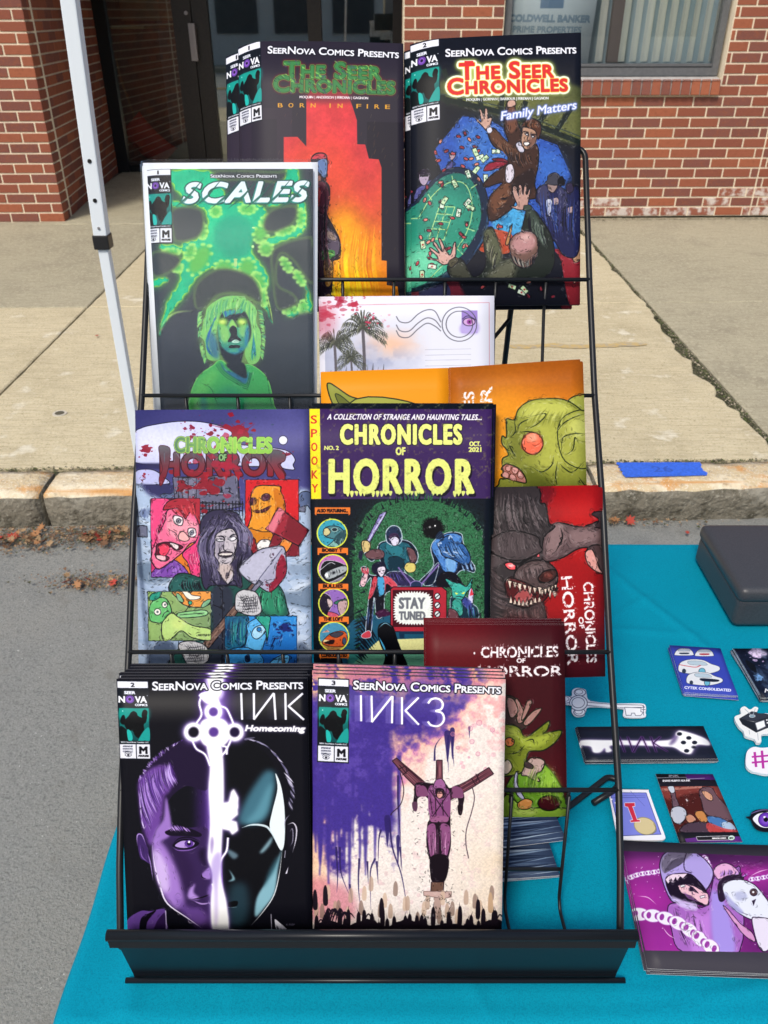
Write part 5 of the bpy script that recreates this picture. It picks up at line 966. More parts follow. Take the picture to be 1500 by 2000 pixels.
    s.P([1200, 1520, 1205, 1440, 1225, 1410, 1240, 1450, 1230, 1530], 'd0d0f0', ol=(4, K)); s.P([1210, 1470, 1225, 1410, 1240, 1460], 'd83848', sm=0); s.P([1180, 1480, 1230, 1520, 1210, 1570, 1160, 1520], '3a4494', .9); s.hairs([1180, 1520, 1240, 1520], [1190, 1630, 1250, 1630], 14, 5, ['50b0b0', K, '5060b0'], 0, .9)
    s.ink(2600, (380, 850, 1310, 1640), ln=8, w=1.3)
    # television
    s.L([695, 1262, 790, 1385], 12, '7c68a8', sm=0); s.L([990, 1240, 860, 1385], 12, '7c68a8', sm=0); s.E(825, 1390, 42, 30, '203050', ol=(6, '9080c0'))
    s.P([640, 1420, 660, 1403, 1010, 1403, 1045, 1430, 1045, 1720, 1000, 1735, 640, 1720], 'b02838', ol=(6, K), sm=0); s.P([700, 1720, 1000, 1720, 1000, 1780, 960, 1780, 960, 1740, 740, 1740, 740, 1775, 705, 1770], '10304c', sm=0)
    s.R(655, 1425, 950, 1690, '400c18'); pts = []
    for i in range(88):
        t = i/88*6.283; c, n_ = math.cos(t), math.sin(t); r = (1.08 if i % 2 else .95)+s.rng.random()*.04; q = 4; m = (abs(c)**q+abs(n_)**q)**(-1/q)
        pts += [802+132*c*m*r, 1555+112*n_*m*r]
    s.P(pts, 'eef4ee', sm=0); s.T('STAY', 704, 1556, 886, 1556, 78, '6c7078', bold=7); s.T('TUNED', 704, 1636, 888, 1636, 58, '6c7078', bold=6)
    for y in (1470, 1535, 1597): s.E(978, y, 20, 22, 'e8ecec', ol=(5, K)); s.L([964, y+12, 992, y-12], 7, K, sm=0)
    # seated viewer
    s.P([545, 1720, 560, 1670, 610, 1658, 660, 1690, 690, 1780, 720, 1860, 760, 1990, 590, 1990, 600, 1900, 560, 1800], '05060c'); s.L([555, 1760, 590, 1830, 615, 1900], 12, '48b0e0', 1, 1); s.L([550, 1700, 600, 1662, 650, 1690], 5, '8cd0e8', 1, 1); s.L([690, 1780, 720, 1860], 6, '8cd0e8', 1, 1)
    # side roundels
    def tag(x0, y0, x1, y1, t): s.P([x0, y0, x1, y0, x1, y0+50, x1-12, y1, x1-12, y1-14, x0+12, y1-14, x0+12, y1, x0, y0+50], 'ee7a2c', sm=0); s.T(t, x0+16+(0 if len(t) > 8 else 18), y1-24, x1-16-(0 if len(t) > 8 else 26), y1-24, 24, '1a0c10', bold=2.5)
    for (cx, cy, c) in ((217, 1018, '38a0b8'), (222, 1274, 'c070b8'), (228, 1520, '9068b8'), (230, 1758, '4890b0')):
        s.E(cx, cy, 112, 108, 'e8f048'); s.E(cx, cy, 103, 99, c, clip=True)
        if cy < 1100: s.P([155, 1020, 160, 985, 200, 965, 260, 968, 300, 1000, 330, 1080, 240, 1060, 195, 1050, 170, 1040], '4c8088', ol=(5, K)); s.P([155, 1022, 160, 985, 190, 980, 205, 1010, 180, 1035], 'd0c890', ol=(4, K)); s.E(235, 990, 22, 14, '203038', ol=(4, 'a8c8c0')); s.P([240, 1040, 330, 990, 340, 1120, 220, 1130], '284850', .9); s.hairs([250, 1050, 320, 1040], [230, 1120, 300, 1110], 12, 5, ['90c0b8', K]); s.P([180, 1110, 230, 1070, 290, 1120], '80b8b0', ol=(4, K))
        elif cy < 1400: s.R(100, 1300, 340, 1390, '7c8088', .9); s.P([130, 1290, 160, 1220, 250, 1220, 330, 1260, 330, 1300, 200, 1370, 150, 1340], '14161c', ol=(4, 'c8c8d0')); s.P([170, 1300, 300, 1250, 320, 1290, 190, 1350], 'a8b0b4', ol=(4, K)); s.hairs([200, 1290, 270, 1270], [210, 1325, 280, 1300], 12, 4, [K], 0, 1); s.E(178, 1320, 14, 16, 'f4f8fc'); s.L([120, 1290, 200, 1230, 240, 1240], 4, 'e8e8f0')
        elif cy < 1700: s.P([120, 1520, 150, 1450, 200, 1470, 215, 1520, 200, 1570, 160, 1590, 120, 1580], '20182c', ol=(4, 'c0b0c8')); s.P([180, 1490, 215, 1500, 220, 1530, 195, 1550], 'd0b8b8', ol=(3, K)); s.P([230, 1520, 260, 1500, 320, 1490, 330, 1520, 270, 1530], '38785c', ol=(4, K)); s.P([265, 1510, 320, 1500, 325, 1540, 290, 1620, 260, 1560], 'c0a0a0', ol=(4, K)); s.P([150, 1620, 180, 1580, 260, 1600, 260, 1640], 'c85068', ol=(4, K)); s.hairs([130, 1560, 200, 1560], [120, 1640, 170, 1640], 12, 8, [K], 0, 1)
        else: s.P([100, 1800, 340, 1790, 340, 1880, 100, 1880], 'b07838', .9, f=4); s.P([150, 1790, 200, 1740, 260, 1720, 310, 1725, 328, 1770, 320, 1820, 240, 1830, 160, 1815], 'd05828', ol=(4, K)); s.P([200, 1745, 260, 1725, 300, 1735, 250, 1765], '40404c', ol=(3, K)); s.P([165, 1790, 230, 1780, 225, 1810, 170, 1810], '281418'); s.P([160, 1780, 200, 1785, 150, 1800], 'f8e0a0'); s.P([140, 1730, 180, 1710, 200, 1725], 'd8a090'); s.E(305, 1790, 14, 26, '38506c', ol=(3, K))
        s.unclip()
    s.ink(500, (100, 900, 345, 1880), ln=6, w=1.2)
    tag(92, 828, 348, 888, 'ALSO FEATURING...'); tag(112, 1122, 332, 1174, 'BOBBY T'); tag(118, 1380, 334, 1432, 'BULLIES'); tag(122, 1616, 338, 1668, 'THE LOFT'); tag(124, 1850, 340, 1925, 'CONSOLIDATED')
    s.noise(.06, 3, 3); return s

def art_family():
    s = Art(420, 640, (75, 100, 1245, 48, 1238, 1912, 85, 1925), '11141f', 17)
    # ceiling beams and windows
    s.P([280, 380, 600, 360, 1240, 420, 1240, 790, 980, 740, 700, 620, 420, 540, 280, 480], '4c5230', f=10); s.P([280, 480, 600, 400, 1000, 420, 1240, 560, 1240, 780, 900, 700, 500, 560], '6a6e3c', .7, f=30)
    for l in ([280, 500, 700, 600, 1240, 800], [400, 460, 420, 560], [540, 480, 560, 590], [690, 600, 700, 430], [820, 640, 860, 520], [1060, 740, 1180, 560], [280, 480, 340, 540], [930, 690, 1000, 600], [300, 300, 340, 440]): s.L(l, 34, '1a2420', 1, 0, sm=0)
    s.L([280, 470, 700, 560, 1240, 760], 8, '38443c', 1, 0, sm=0)
    s.P([230, 860, 430, 620, 620, 660, 740, 720, 940, 770, 1080, 820, 1180, 1040, 1190, 1560, 900, 1560, 600, 1500, 400, 1300], '2a50a8', sm=0); s.P([420, 700, 620, 680, 760, 900, 600, 1100, 420, 900], '4c88d0', .6, f=40); s.P([920, 860, 1100, 900, 1150, 1100, 980, 1100], '3c70c4', .7, f=30); s.P([640, 1250, 800, 1220, 900, 1400, 780, 1440, 640, 1400], '48a8d8', .9, f=12); s.P([1040, 1350, 1200, 1380, 1220, 1560, 1080, 1520], '3c78d0', .9, f=12)
    s.splat(650, 800, 150, 60, '2a5cb0', .4, .3); s.splat(700, 1330, 120, 40, '2474a8', .5, .3); s.noise(.1, 5, 3)
    s.P([1240, 1000, 1100, 1200, 1240, 1560, 1240, 1912, 80, 1925, 80, 1700, 700, 1500, 1060, 1540], '141622', .9, f=20); s.P([1040, 1530, 1240, 1600, 1240, 1920, 1160, 1900, 1100, 1600], '8c2430'); s.P([1180, 1560, 1240, 1500, 1240, 1600, 1200, 1620], 'b08868', ol=(5, K)); s.P([560, 1400, 760, 1430, 740, 1560, 540, 1540], 'c04828', .9); s.P([60, 1760, 340, 1700, 420, 1800, 420, 1920, 60, 1925], '6c2030', .9, f=5); s.P([140, 1790, 300, 1750, 340, 1860, 180, 1920], '283054', .9)
    # far left man
    s.P([100, 1220, 110, 1120, 160, 1080, 280, 1020, 330, 950, 360, 930, 350, 990, 250, 1060, 210, 1120, 150, 1240], '4a4c88', ol=(5, K)); s.P([340, 900, 335, 870, 350, 890, 356, 862, 366, 885, 382, 872, 375, 905, 350, 925], 'a8909c', ol=(4, K)); s.P([135, 1040, 140, 990, 175, 980, 205, 1010, 195, 1060, 170, 1090, 145, 1070], 'a898b0', ol=(4, K)); s.P([120, 1000, 160, 975, 200, 990, 200, 1020, 150, 1010], '20182c'); s.Ls([[140, 1020, 195, 1025]], 12, '14141c', 1, 0)
    # table
    s.P([35, 1280, 120, 1180, 240, 1040, 330, 985, 420, 975, 520, 1020, 580, 1120, 605, 1260, 590, 1420, 520, 1560, 420, 1680, 300, 1760, 40, 1780], '14243c', ol=(6, K)); s.P([40, 1300, 130, 1200, 250, 1070, 340, 1020, 430, 1020, 500, 1080, 545, 1200, 550, 1330, 500, 1460, 400, 1600, 260, 1720, 40, 1760], '2c9c7c', grad=('1e6c60', (300, 1700), (400, 1000))); s.P([60, 1560, 200, 1500, 300, 1600, 240, 1720, 40, 1750], '7cdcb0', .8, f=40); s.L([600, 1260, 580, 1430, 500, 1570], 16, '2c5078', .9, 1); s.E(330, 1250, 140, 120, '48b898', .4, f=40)
    Lc = 'c8e890'
    s.L([130, 1310, 220, 1170, 330, 1080, 430, 1080, 480, 1160, 490, 1300, 440, 1450, 330, 1600, 200, 1740], 6, Lc, .8, 0); s.Ls([[195, 1150, 220, 1195], [355, 1030, 365, 1080], [480, 1120, 525, 1090], [450, 1390, 510, 1410], [390, 1530, 430, 1570], [40, 1300, 140, 1310]], 6, Lc, .8, 0)
    s.P([270, 1240, 375, 1245, 300, 1470, 200, 1455], '2c9c7c', 0, sm=0, ol=(5, Lc)); s.Ls([[250, 1290, 352, 1297], [235, 1340, 335, 1348], [218, 1390, 318, 1400], [320, 1245, 250, 1465]], 5, Lc, .9, 0)
    for i in range(60):
        x, y = (60+s.rng.random()*470, 1080+s.rng.random()*560) if i < 26 else (240+s.rng.random()*300, 740+s.rng.random()*340) if i < 46 else (600+s.rng.random()*120, 1180+s.rng.random()*200) if i < 52 else (540+s.rng.random()*680, 1720+s.rng.random()*170)
        s.E(x, y, 17, 10, ['b84c50', '8c2c3c', 'd88878'][i % 3], rot=s.rng.random()*180, ol=(4, K))
    for i, (x, y) in enumerate(((515, 870), (545, 905), (578, 915), (655, 865), (520, 990), (585, 1050), (665, 1145), (290, 1225), (305, 1200), (460, 1215), (480, 1250), (400, 1285), (375, 1085), (465, 1020), (765, 1790), (830, 1830), (850, 1810), (765, 1715), (155, 1700), (222, 1650), (160, 1495), (60, 1690))):
        a = s.rng.random()*3.14; w, h = (28, 15); c, n_ = math.cos(a), math.sin(a); q = [x-w*c+h*n_, y-w*n_-h*c, x+w*c+h*n_, y+w*n_-h*c, x+w*c-h*n_, y+w*n_+h*c, x-w*c-h*n_, y-w*n_+h*c]
        s.P(q, ['c8e4b8', 'dcecd8'][i % 2], sm=0, ol=(4, '102018')); s.E(x, y, 7, 7, '6c9878' if i < 14 else 'a83838')
    # leaping man in brown suit
    B = '3c2620'
    s.P([600, 740, 640, 705, 700, 770, 740, 800, 710, 700, 725, 560, 740, 525, 780, 540, 800, 660, 850, 760, 940, 830, 945, 960, 920, 1080, 935, 1180, 800, 1200, 760, 1260, 640, 1340, 600, 1310, 610, 1180, 700, 1080, 590, 1110, 570, 1090, 620, 1030, 720, 950, 730, 880, 640, 830], B, ol=(7, K)); s.P([610, 740, 650, 720, 740, 810, 800, 850, 780, 900, 660, 830], '5c3c2c', f=3); s.P([740, 560, 780, 560, 800, 680, 760, 740, 730, 680], '6c4434', f=3); s.P([620, 1180, 720, 1080, 760, 1120, 700, 1230, 640, 1290], '6c4430', .9, f=5); s.P([760, 1080, 900, 980, 920, 1080, 850, 1180, 780, 1180], '201418', .8, f=6)
    s.hairs([640, 760, 760, 840, 880, 860], [700, 860, 800, 980, 920, 960], 30, 6, [K, '7c5440', '22140f'], .06, .8); s.hairs([640, 1260, 700, 1150], [720, 1240, 760, 1140], 16, 7, [K, '8c5c40'], .06, .8)
    s.P([570, 990, 600, 950, 680, 930, 740, 940, 720, 960, 640, 990, 580, 1000], '8c2034', ol=(5, K)); s.P([630, 915, 700, 912, 740, 940, 650, 930], '701828', ol=(4, K)); s.P([725, 970, 765, 955, 780, 1030, 750, 1080, 722, 1060], 'd8d0dc', ol=(4, K)); s.Ls([[735, 980, 745, 1060], [755, 975, 765, 1050]], 3, K, .7); s.P([790, 820, 820, 800, 850, 860, 820, 870], 'c8c4d4', ol=(4, K))
    s.P([520, 650, 528, 640, 555, 665, 540, 580, 556, 585, 575, 640, 580, 575, 596, 580, 600, 640, 622, 625, 628, 650, 612, 690, 618, 712, 590, 725, 560, 690], 'c8a090', ol=(5, K)); s.P([590, 712, 618, 700, 630, 725, 605, 745], 'd8d8e8', ol=(3, K)); s.P([730, 560, 740, 520, 780, 515, 790, 545, 770, 560], 'c8a090', ol=(4, K))
    s.P([830, 700, 850, 660, 900, 640, 950, 660, 968, 710, 950, 780, 935, 760, 920, 720, 860, 700], '4c2c20', ol=(6, K)); s.hairs([850, 660, 940, 650], [840, 710, 950, 720], 20, 7, ['7c4c34', '20100c'], .1, .8); s.P([832, 740, 850, 700, 920, 720, 935, 770, 915, 820, 870, 852, 840, 835, 828, 790], 'b48c74', ol=(5, K)); s.P([890, 760, 925, 740, 930, 790, 890, 840, 870, 850], '6c4a40', .8, f=3)
    s.P([850, 742, 880, 745, 868, 758], 'f0f0f4', ol=(4, K)); s.P([895, 755, 925, 762, 905, 772], 'f0f0f4', ol=(4, K)); s.L([842, 728, 880, 738], 8, K); s.L([890, 745, 928, 752], 8, K); s.P([845, 805, 880, 800, 885, 820, 855, 825], 'f0ece8', ol=(5, K)); s.L([880, 750, 868, 785, 885, 790], 5, K)
    # men in hats at right
    s.P([930, 1200, 940, 1120, 1000, 1090, 1080, 1090, 1140, 1130, 1230, 1120, 1230, 1540, 1130, 1580, 1060, 1480, 990, 1420, 960, 1240], '1c1f48', ol=(6, K)); s.P([940, 1130, 1000, 1100, 1020, 1200, 960, 1230], '3c3c5c', .9); s.P([1090, 1110, 1140, 1150, 1140, 1280, 1090, 1240], '3a3a5c', .9); s.P([1000, 1200, 1040, 1200, 1030, 1300, 1010, 1290], 'c8ccdc', ol=(3, K)); s.P([1045, 1190, 1080, 1180, 1090, 1220, 1050, 1230], 'a89090', ol=(3, K)); s.P([1150, 1250, 1190, 1240, 1190, 1280, 1155, 1285], 'a89090', ol=(3, K))
    s.P([1010, 1100, 1015, 1080, 1060, 1080, 1080, 1100, 1050, 1145, 1020, 1130], '98807c', ol=(4, K)); s.P([995, 1080, 1010, 1060, 1015, 1030, 1060, 1008, 1095, 1030, 1100, 1060, 1120, 1080, 1060, 1095], '3c3c48', ol=(5, K)); s.P([1080, 1060, 1110, 1030, 1130, 1060, 1130, 1090, 1090, 1100], K); s.P([1140, 1090, 1180, 1080, 1190, 1130, 1150, 1150], '2c2440', ol=(4, K)); s.hairs([960, 1130, 1220, 1150], [1000, 1420, 1210, 1540], 50, 6, [K, '34386c', '2c4890'], .03, .8)
    # foreground bald man
    s.P([330, 1640, 420, 1600, 500, 1720, 580, 1650, 570, 1460, 600, 1390, 640, 1400, 690, 1560, 700, 1600, 780, 1560, 860, 1280, 850, 1240, 900, 1250, 960, 1320, 1040, 1450, 1060, 1620, 1000, 1720, 860, 1740, 420, 1750, 340, 1710], '1d2420', ol=(7, K)); s.P([570, 1420, 610, 1395, 650, 1420, 700, 1580, 640, 1640, 590, 1560], '5c6048', .9, f=8); s.P([620, 1680, 740, 1600, 800, 1620, 760, 1740, 600, 1740], '6c6c58', .8, f=14); s.P([860, 1260, 900, 1260, 980, 1380, 940, 1460, 890, 1380], '38443c', .9, f=6); s.P([345, 1650, 420, 1620, 480, 1730, 360, 1720], '48483c', .8, f=6)
    s.hairs([880, 1270, 980, 1350], [900, 1460, 1040, 1560], 30, 6, [K, '5c6c60'], .05, .8); s.hairs([600, 1420, 680, 1560], [590, 1560, 640, 1720], 20, 6, [K, '8c8c70'], .05, .8)
    s.P([750, 1540, 750, 1480, 790, 1430, 860, 1412, 920, 1430, 945, 1480, 940, 1560, 900, 1640, 840, 1660, 780, 1630], '6c5048', ol=(6, K)); s.P([760, 1500, 800, 1435, 880, 1420, 925, 1460, 920, 1520, 850, 1560, 790, 1550], 'b88888', .95, f=8); s.E(860, 1450, 40, 22, 'e0b8b0', .7, f=10); s.hairs([760, 1560, 850, 1600, 930, 1560], [800, 1650, 860, 1670, 920, 1640], 50, 5, [K, 'a8a8a0', '585850'], .04, .8)
    s.P([720, 1490, 765, 1360, 755, 1440, 740, 1500], 'b08050', ol=(5, K)); s.P([750, 1240, 800, 1235, 775, 1170, 770, 1110, 790, 1105, 810, 1170, 810, 1100, 830, 1100, 840, 1160, 850, 1095, 865, 1100, 865, 1160, 885, 1120, 890, 1140, 875, 1220, 880, 1240, 840, 1265, 790, 1258], 'b89084', ol=(5, K)); s.P([845, 1240, 890, 1230, 900, 1256, 855, 1272], '38443c', ol=(3, K))
    s.P([205, 1590, 260, 1600, 245, 1570, 205, 1530, 215, 1520, 270, 1560, 230, 1490, 245, 1485, 290, 1550, 265, 1465, 282, 1468, 320, 1550, 345, 1570, 370, 1490, 382, 1500, 378, 1590, 350, 1620, 300, 1640, 250, 1610, 210, 1602], 'd0a498', ol=(6, K)); s.P([330, 1620, 380, 1590, 400, 1610, 350, 1660], '4c4838', ol=(4, K))
    s.ink(4200, (90, 640, 1238, 1900), ln=10); s.ink(500, (300, 520, 1238, 700), ln=12); s.noise(.07, 3, 3)
    s.T('The Seer', 410, 374, 1050, 355, 112, 'd8e850', bold=20, sc=True, glow=(26, 14, 'c8d850', .8))
    for pas in (0, 1, 2):
        k = dict(glow=(20, 8, 'e8f8a0', .9)) if pas == 0 else {}
        o = [[(16, 'eef6dc')], [(4, 'f0c840')], []][pas]
        s.T('The Seer', 410, 374, 1050, 355, 116, 'd83030', bold=7, sc=True, ol=o, **k); s.T('Chronicles', 330, 474, 1148, 448, 112, 'd83030', bold=7, sc=True, ol=o, **k)
    s.R(440, 246, 500, 262, 'd83030')
    s.T('MOQUIN | GORMAN | BARBOUR | FERDIAN | GAGNON', 454, 520, 1016, 508, 19, 'e0e4e8', bold=1); s.T('Family Matters', 690, 652, 1210, 570, 60, 'eef2ff', bold=1, slant=.25, ol=[(5, '7c90d0')], glow=(8, 8, '5868b0', .7))
    s.P([180, 350, 300, 450, 300, 700, 180, 900], '11141f', 0)
    corner(s, (78, 112, 266, 96, 273, 648, 84, 664), '2', '2024'); banner(s, 314, 216, 1210, 190, 54)
    return s

def art_fire():
    s = Art(400, 620, (150, 76, 1362, 92, 1375, 1990, 175, 1990), '2b2633', 19)
    q = [500, 1990, 500, 770, 600, 770, 664, 840, 664, 480, 700, 440, 960, 450, 1000, 560, 1028, 650, 1030, 822, 1088, 824, 1114, 925, 1185, 930, 1205, 990, 1205, 1660, 1243, 1664, 1243, 1840, 1320, 1850, 1340, 1990]
    s.R(150, 560, 560, 1990, '322a38'); s.R(260, 640, 450, 1990, '2b2633'); s.R(1100, 660, 1380, 1990, '221e2a')
    s.P(q, 'd43a40', sm=0, clip=True, grad=('e08818', (800, 800), (900, 1950))); s.E(760, 1000, 240, 260, 'e04830', .5, f=60); s.E(950, 1620, 220, 340, 'f8a414', 1, f=60); s.E(930, 1800, 190, 180, 'fcdc20', 1, f=40); s.E(1120, 1000, 120, 500, 'c03048', .4, f=60)
    s.hairs([860, 1400, 1180, 1400], [860, 1980, 1200, 1980], 60, 14, ['f8b018', 'd85c18', 'f8d838', 'e87818'], .05, .35); s.noise(.12, 26, 4); s.noise(.06, 4, 3); s.unclip()
    s.P([560, 1990, 560, 1840, 860, 1920, 860, 1990], '1c1820')
    # helmeted figure
    s.P([700, 1010, 700, 930, 730, 892, 790, 888, 815, 930, 810, 1050, 790, 1080, 830, 1130, 830, 1230, 810, 1320, 860, 1420, 905, 1520, 905, 1640, 850, 1680, 850, 1840, 830, 1930, 760, 1930, 700, 1700, 640, 1990, 600, 1600, 640, 1100], '22182a', ol=(6, K)); s.P([700, 930, 735, 895, 790, 892, 812, 925, 760, 930], 'c84050', ol=(4, K)); s.P([740, 945, 812, 935, 806, 1060, 770, 1050, 740, 1000], '5c78a8', ol=(5, K)); s.L([750, 960, 790, 1040], 9, '90b0d0', .8, 1); s.R(735, 1050, 770, 1100, '7a5048')
    s.P([740, 1110, 800, 1100, 830, 1180, 820, 1280, 780, 1330, 740, 1280], '5c2438', ol=(4, K)); s.P([740, 1150, 765, 1150, 760, 1260, 740, 1260], 'c83030', .8); s.P([780, 1430, 850, 1440, 900, 1520, 890, 1620, 800, 1640, 770, 1560], '584c60', ol=(5, K)); s.P([790, 1440, 860, 1470, 880, 1520, 820, 1500], 'a89080', .8, f=4); s.P([760, 1600, 860, 1590, 860, 1640, 780, 1660], '3c9040', .9); s.L([790, 1600, 860, 1620], 8, 'a8e860'); s.P([790, 1660, 855, 1680, 845, 1830, 800, 1840], '8c6428', ol=(4, K)); s.hairs([750, 1120, 820, 1120], [750, 1900, 860, 1900], 34, 6, [K, '7c4050', '4c2c3c'], .03, .7); s.P([800, 1920, 830, 1905, 850, 1940, 810, 1945], '6c5840')
    s.ink(900, (640, 880, 920, 1950), ln=10); s.ink(300, (500, 1300, 1250, 1980), ln=14, dark=.8)
    for i in range(130):
        x, y = (500+s.rng.random()*740, 600+s.rng.random()*1380) if i < 100 else (260+s.rng.random()*1100, 480+s.rng.random()*1500)
        l = 12+s.rng.random()*26; s.L([x, y, x+l*.35, y-l], 5, ['f8b848', 'f88038', 'f8e080'][i % 3], .75, 1, sm=0)
    s.P([670, 440, 960, 440, 1000, 520, 680, 520], '5c2838', .6, f=10)
    s.T('The Seer', 505, 342, 1195, 352, 118, '6c2028', bold=14, sc=True, glow=(12, 8, 'a02028', .8)); s.T('Chronicles', 430, 440, 1295, 455, 116, '6c2028', bold=14, sc=True, glow=(12, 8, 'a02028', .8))
    s.T('The Seer', 505, 342, 1195, 352, 118, '3c8048', bold=8, sc=True, ol=[(6, '7cb850'), (3, '18281c')]); m = s.T('Chronicles', 430, 440, 1295, 455, 116, '3c8048', bold=8, sc=True, ol=[(6, '7cb850'), (3, '18281c')])
    for i in range(230):
        x, y = 430+s.rng.random()*860, 205+s.rng.random()*250; t = s.tx([x, y])[0].astype(int)
        if 0 <= t[1] < s.H and 0 <= t[0] < s.W and s.img[t[1], t[0], 1] > s.img[t[1], t[0], 0]*1.4: s.L([x-12, y-10, x, y+s.rng.normal(0, 12), x+14, y+8], 6, ['243c38', '88c860', '484868'][i % 3], .75, 1)
    s.T('MOQUIN | ANDERSON | FERDIAN | GAGNON', 616, 492, 1108, 498, 19, 'e8e0e4', bold=1)
    for c, x in zip('BORNINFIRE', (458, 535, 617, 696, 832, 890, 1025, 1100, 1155, 1232)): s.T(c, x, 556+(x-458)*.012, x+(34 if c != 'I' else 7), 556+(x-458)*.012, 32, 'e0a030', bold=1)
    corner(s, (152, 90, 326, 76, 340, 644, 166, 660), '1', '2023'); banner(s, 384, 166, 1328, 198, 54)
    return s

def scratchy(s, x0, y0, x1, y1, h, words, col='f4eef0'):
    """the distressed serif wordmark printed on the prints"""
    im0 = s.img.copy(); L = math.hypot(x1-x0, y1-y0); ux, uy = (x1-x0)/L, (y1-y0)/L; nx, ny = uy, -ux
    for w, a, b, up, hh in words:
        xa, ya = x0+ux*L*a+nx*up*h, y0+uy*L*a+ny*up*h; xb, yb = x0+ux*L*b+nx*up*h, y0+uy*L*b+ny*up*h
        s.T(w, xa, ya, xb, yb, hh*h, col, bold=hh*h*.05)
        n = len(w)
        for i in range(n*3):
            t = (i+.5)/(n*3); x = xa+(xb-xa)*t; y = ya+(yb-ya)*t
            for v in (0, hh*h):
                if s.rng.random() < .75: r = h*.09; s.L([x+nx*v-ux*r, y+ny*v-uy*r, x+nx*v+ux*r, y+ny*v+uy*r], h*.06, col, 1, 1)
            if s.rng.random() < .5: k = s.rng.random()*h*.3; s.L([x+nx*hh*h, y+ny*hh*h, x+nx*(hh*h+k)+s.rng.normal(0, h*.05), y+ny*(hh*h+k)], h*.05, col, 1, 2)
    m = np.clip((fbm(s.H, s.W, 4.5, s.rng, 2)-.6)*7, 0, 1)[..., None]; s.img = s.img*(1-m)+im0*m
    for _ in range(16): t = s.rng.random(); s.splat(x0+(x1-x0)*t+nx*h*s.rng.uniform(-.3, 1.3), y0+(y1-y0)*t+ny*h*s.rng.uniform(-.3, 1.3), h*.22, 5, col, .95, .2)

def art_postcard():
    s = Art(380, 270, (58, 62, 945, 48, 945, 660, 68, 690), 'e8e8f4', 21)
    s.P([88, 95, 920, 78, 925, 660, 90, 690], 'e2e4f0', sm=0); s.L([88, 96, 920, 80, 922, 600], 2.5, 'd07080', .9, sm=0)
    X, Y = s.inv(); n = fbm(s.H, s.W, 60, s.rng, 5); n2 = fbm(s.H, s.W, 24, s.rng, 4)
    s.blend((0, s.H, 0, s.W, (np.clip((640-X)/300, 0, 1)*np.clip((Y-160)/200, 0, 1)*(X > 92)).astype(np.float32)), 'aab0c8', .8)
    s.blend((0, s.H, 0, s.W, (np.clip(1-abs(X-430)/200, 0, 1)*np.clip(1-abs(Y-290)/90, 0, 1)*np.clip((n-.35)*6, 0, 1)*1.2).clip(0, 1).astype(np.float32)), 'f0c0a0', .9)
    s.blend((0, s.H, 0, s.W, (np.clip(1-abs(X-320)/300, 0, 1)*np.clip(1-abs(Y-360)/90, 0, 1)*np.clip((n2-.4)*5, 0, 1)).astype(np.float32)), '8c94b4', .7)
    s.hairs([95, 400, 420, 380], [95, 690, 420, 680], 60, 12, ['4a4a50', '6c7078', '34383c'], .05, .6)
    def palm(x, y, r, k, ly):
        s.L([x, y, x+r*.05, (y+ly)/2, x+r*.08, ly], r*.12, '5c5860', 1, 0)
        for i in range(22):
            a = -3.6+i*.2+s.rng.normal(0, .1); ex, ey = x+r*math.cos(a), y+r*.75*math.sin(a)+r*.35*abs(math.cos(a)); mx, my = x+r*.55*math.cos(a), y+r*.6*math.sin(a)
            s.L([x, y, mx, my, ex, ey], r*.05, '40443c', 1, 2)
            for j in range(11):
                t = (j+1)/12; px = x+(ex-x)*t; py = (1-t)**2*y+2*t*(1-t)*my+t*t*ey; s.L([px, py, px+r*.1*math.cos(a)+s.rng.normal(0, 3), py+r*(.16+.08*s.rng.random())], r*.045, ['40443c', '6a6e5c', '2c302c'][j % 3], .95, 2, sm=0)
    s.E(140, 600, 80, 140, '3c4040', .8, f=20); palm(285, 210, 130, 1, 440); palm(140, 290, 110, 1, 460); palm(225, 370, 80, 1, 470)
    s.splat(100, 140, 90, 70, 'b03048', .6, .3); s.splat(240, 90, 60, 40, 'b83850', .7, .25); s.splat(170, 75, 60, 24, 'a82840', .6, .3); s.splat(330, 170, 50, 30, 'c82850', .8, .25); s.splat(400, 175, 60, 16, 'd890a0', .6, .2); s.E(90, 170, 60, 90, 'c04860', .45, f=20)
    for o in (0, 45, 75): s.L([455, 150+o*.95, 475, 178+o, 520, 180+o, 565, 140+o, 610, 118+o*.9, 650, 125+o, 680, 180+o*.6], 4.5, '50505c', .9, 0)
    s.R(783, 120, 862, 234, '9880c8'); s.P([783, 190, 862, 180, 862, 234, 783, 236], 'b8a8e0', f=4); s.E(820, 178, 30, 20, 'd0a8d8', ol=(4, '3a2a50')); s.E(822, 178, 13, 13, '9848a0'); s.E(822, 178, 5, 5, '2a1830'); s.L([785, 165, 815, 148, 858, 170], 4, '3a2a50')
    for r in (86, 66): s.L([v for t in range(25) for v in (772+r*math.cos(t*.2618), 190+r*math.sin(t*.2618))], 4, '484854', .9, 0)
    for i, y in enumerate((316, 344, 370, 398)): s.L([600, y+3, 830, y-2], 2, 'a8a8b8', .9)
    return s

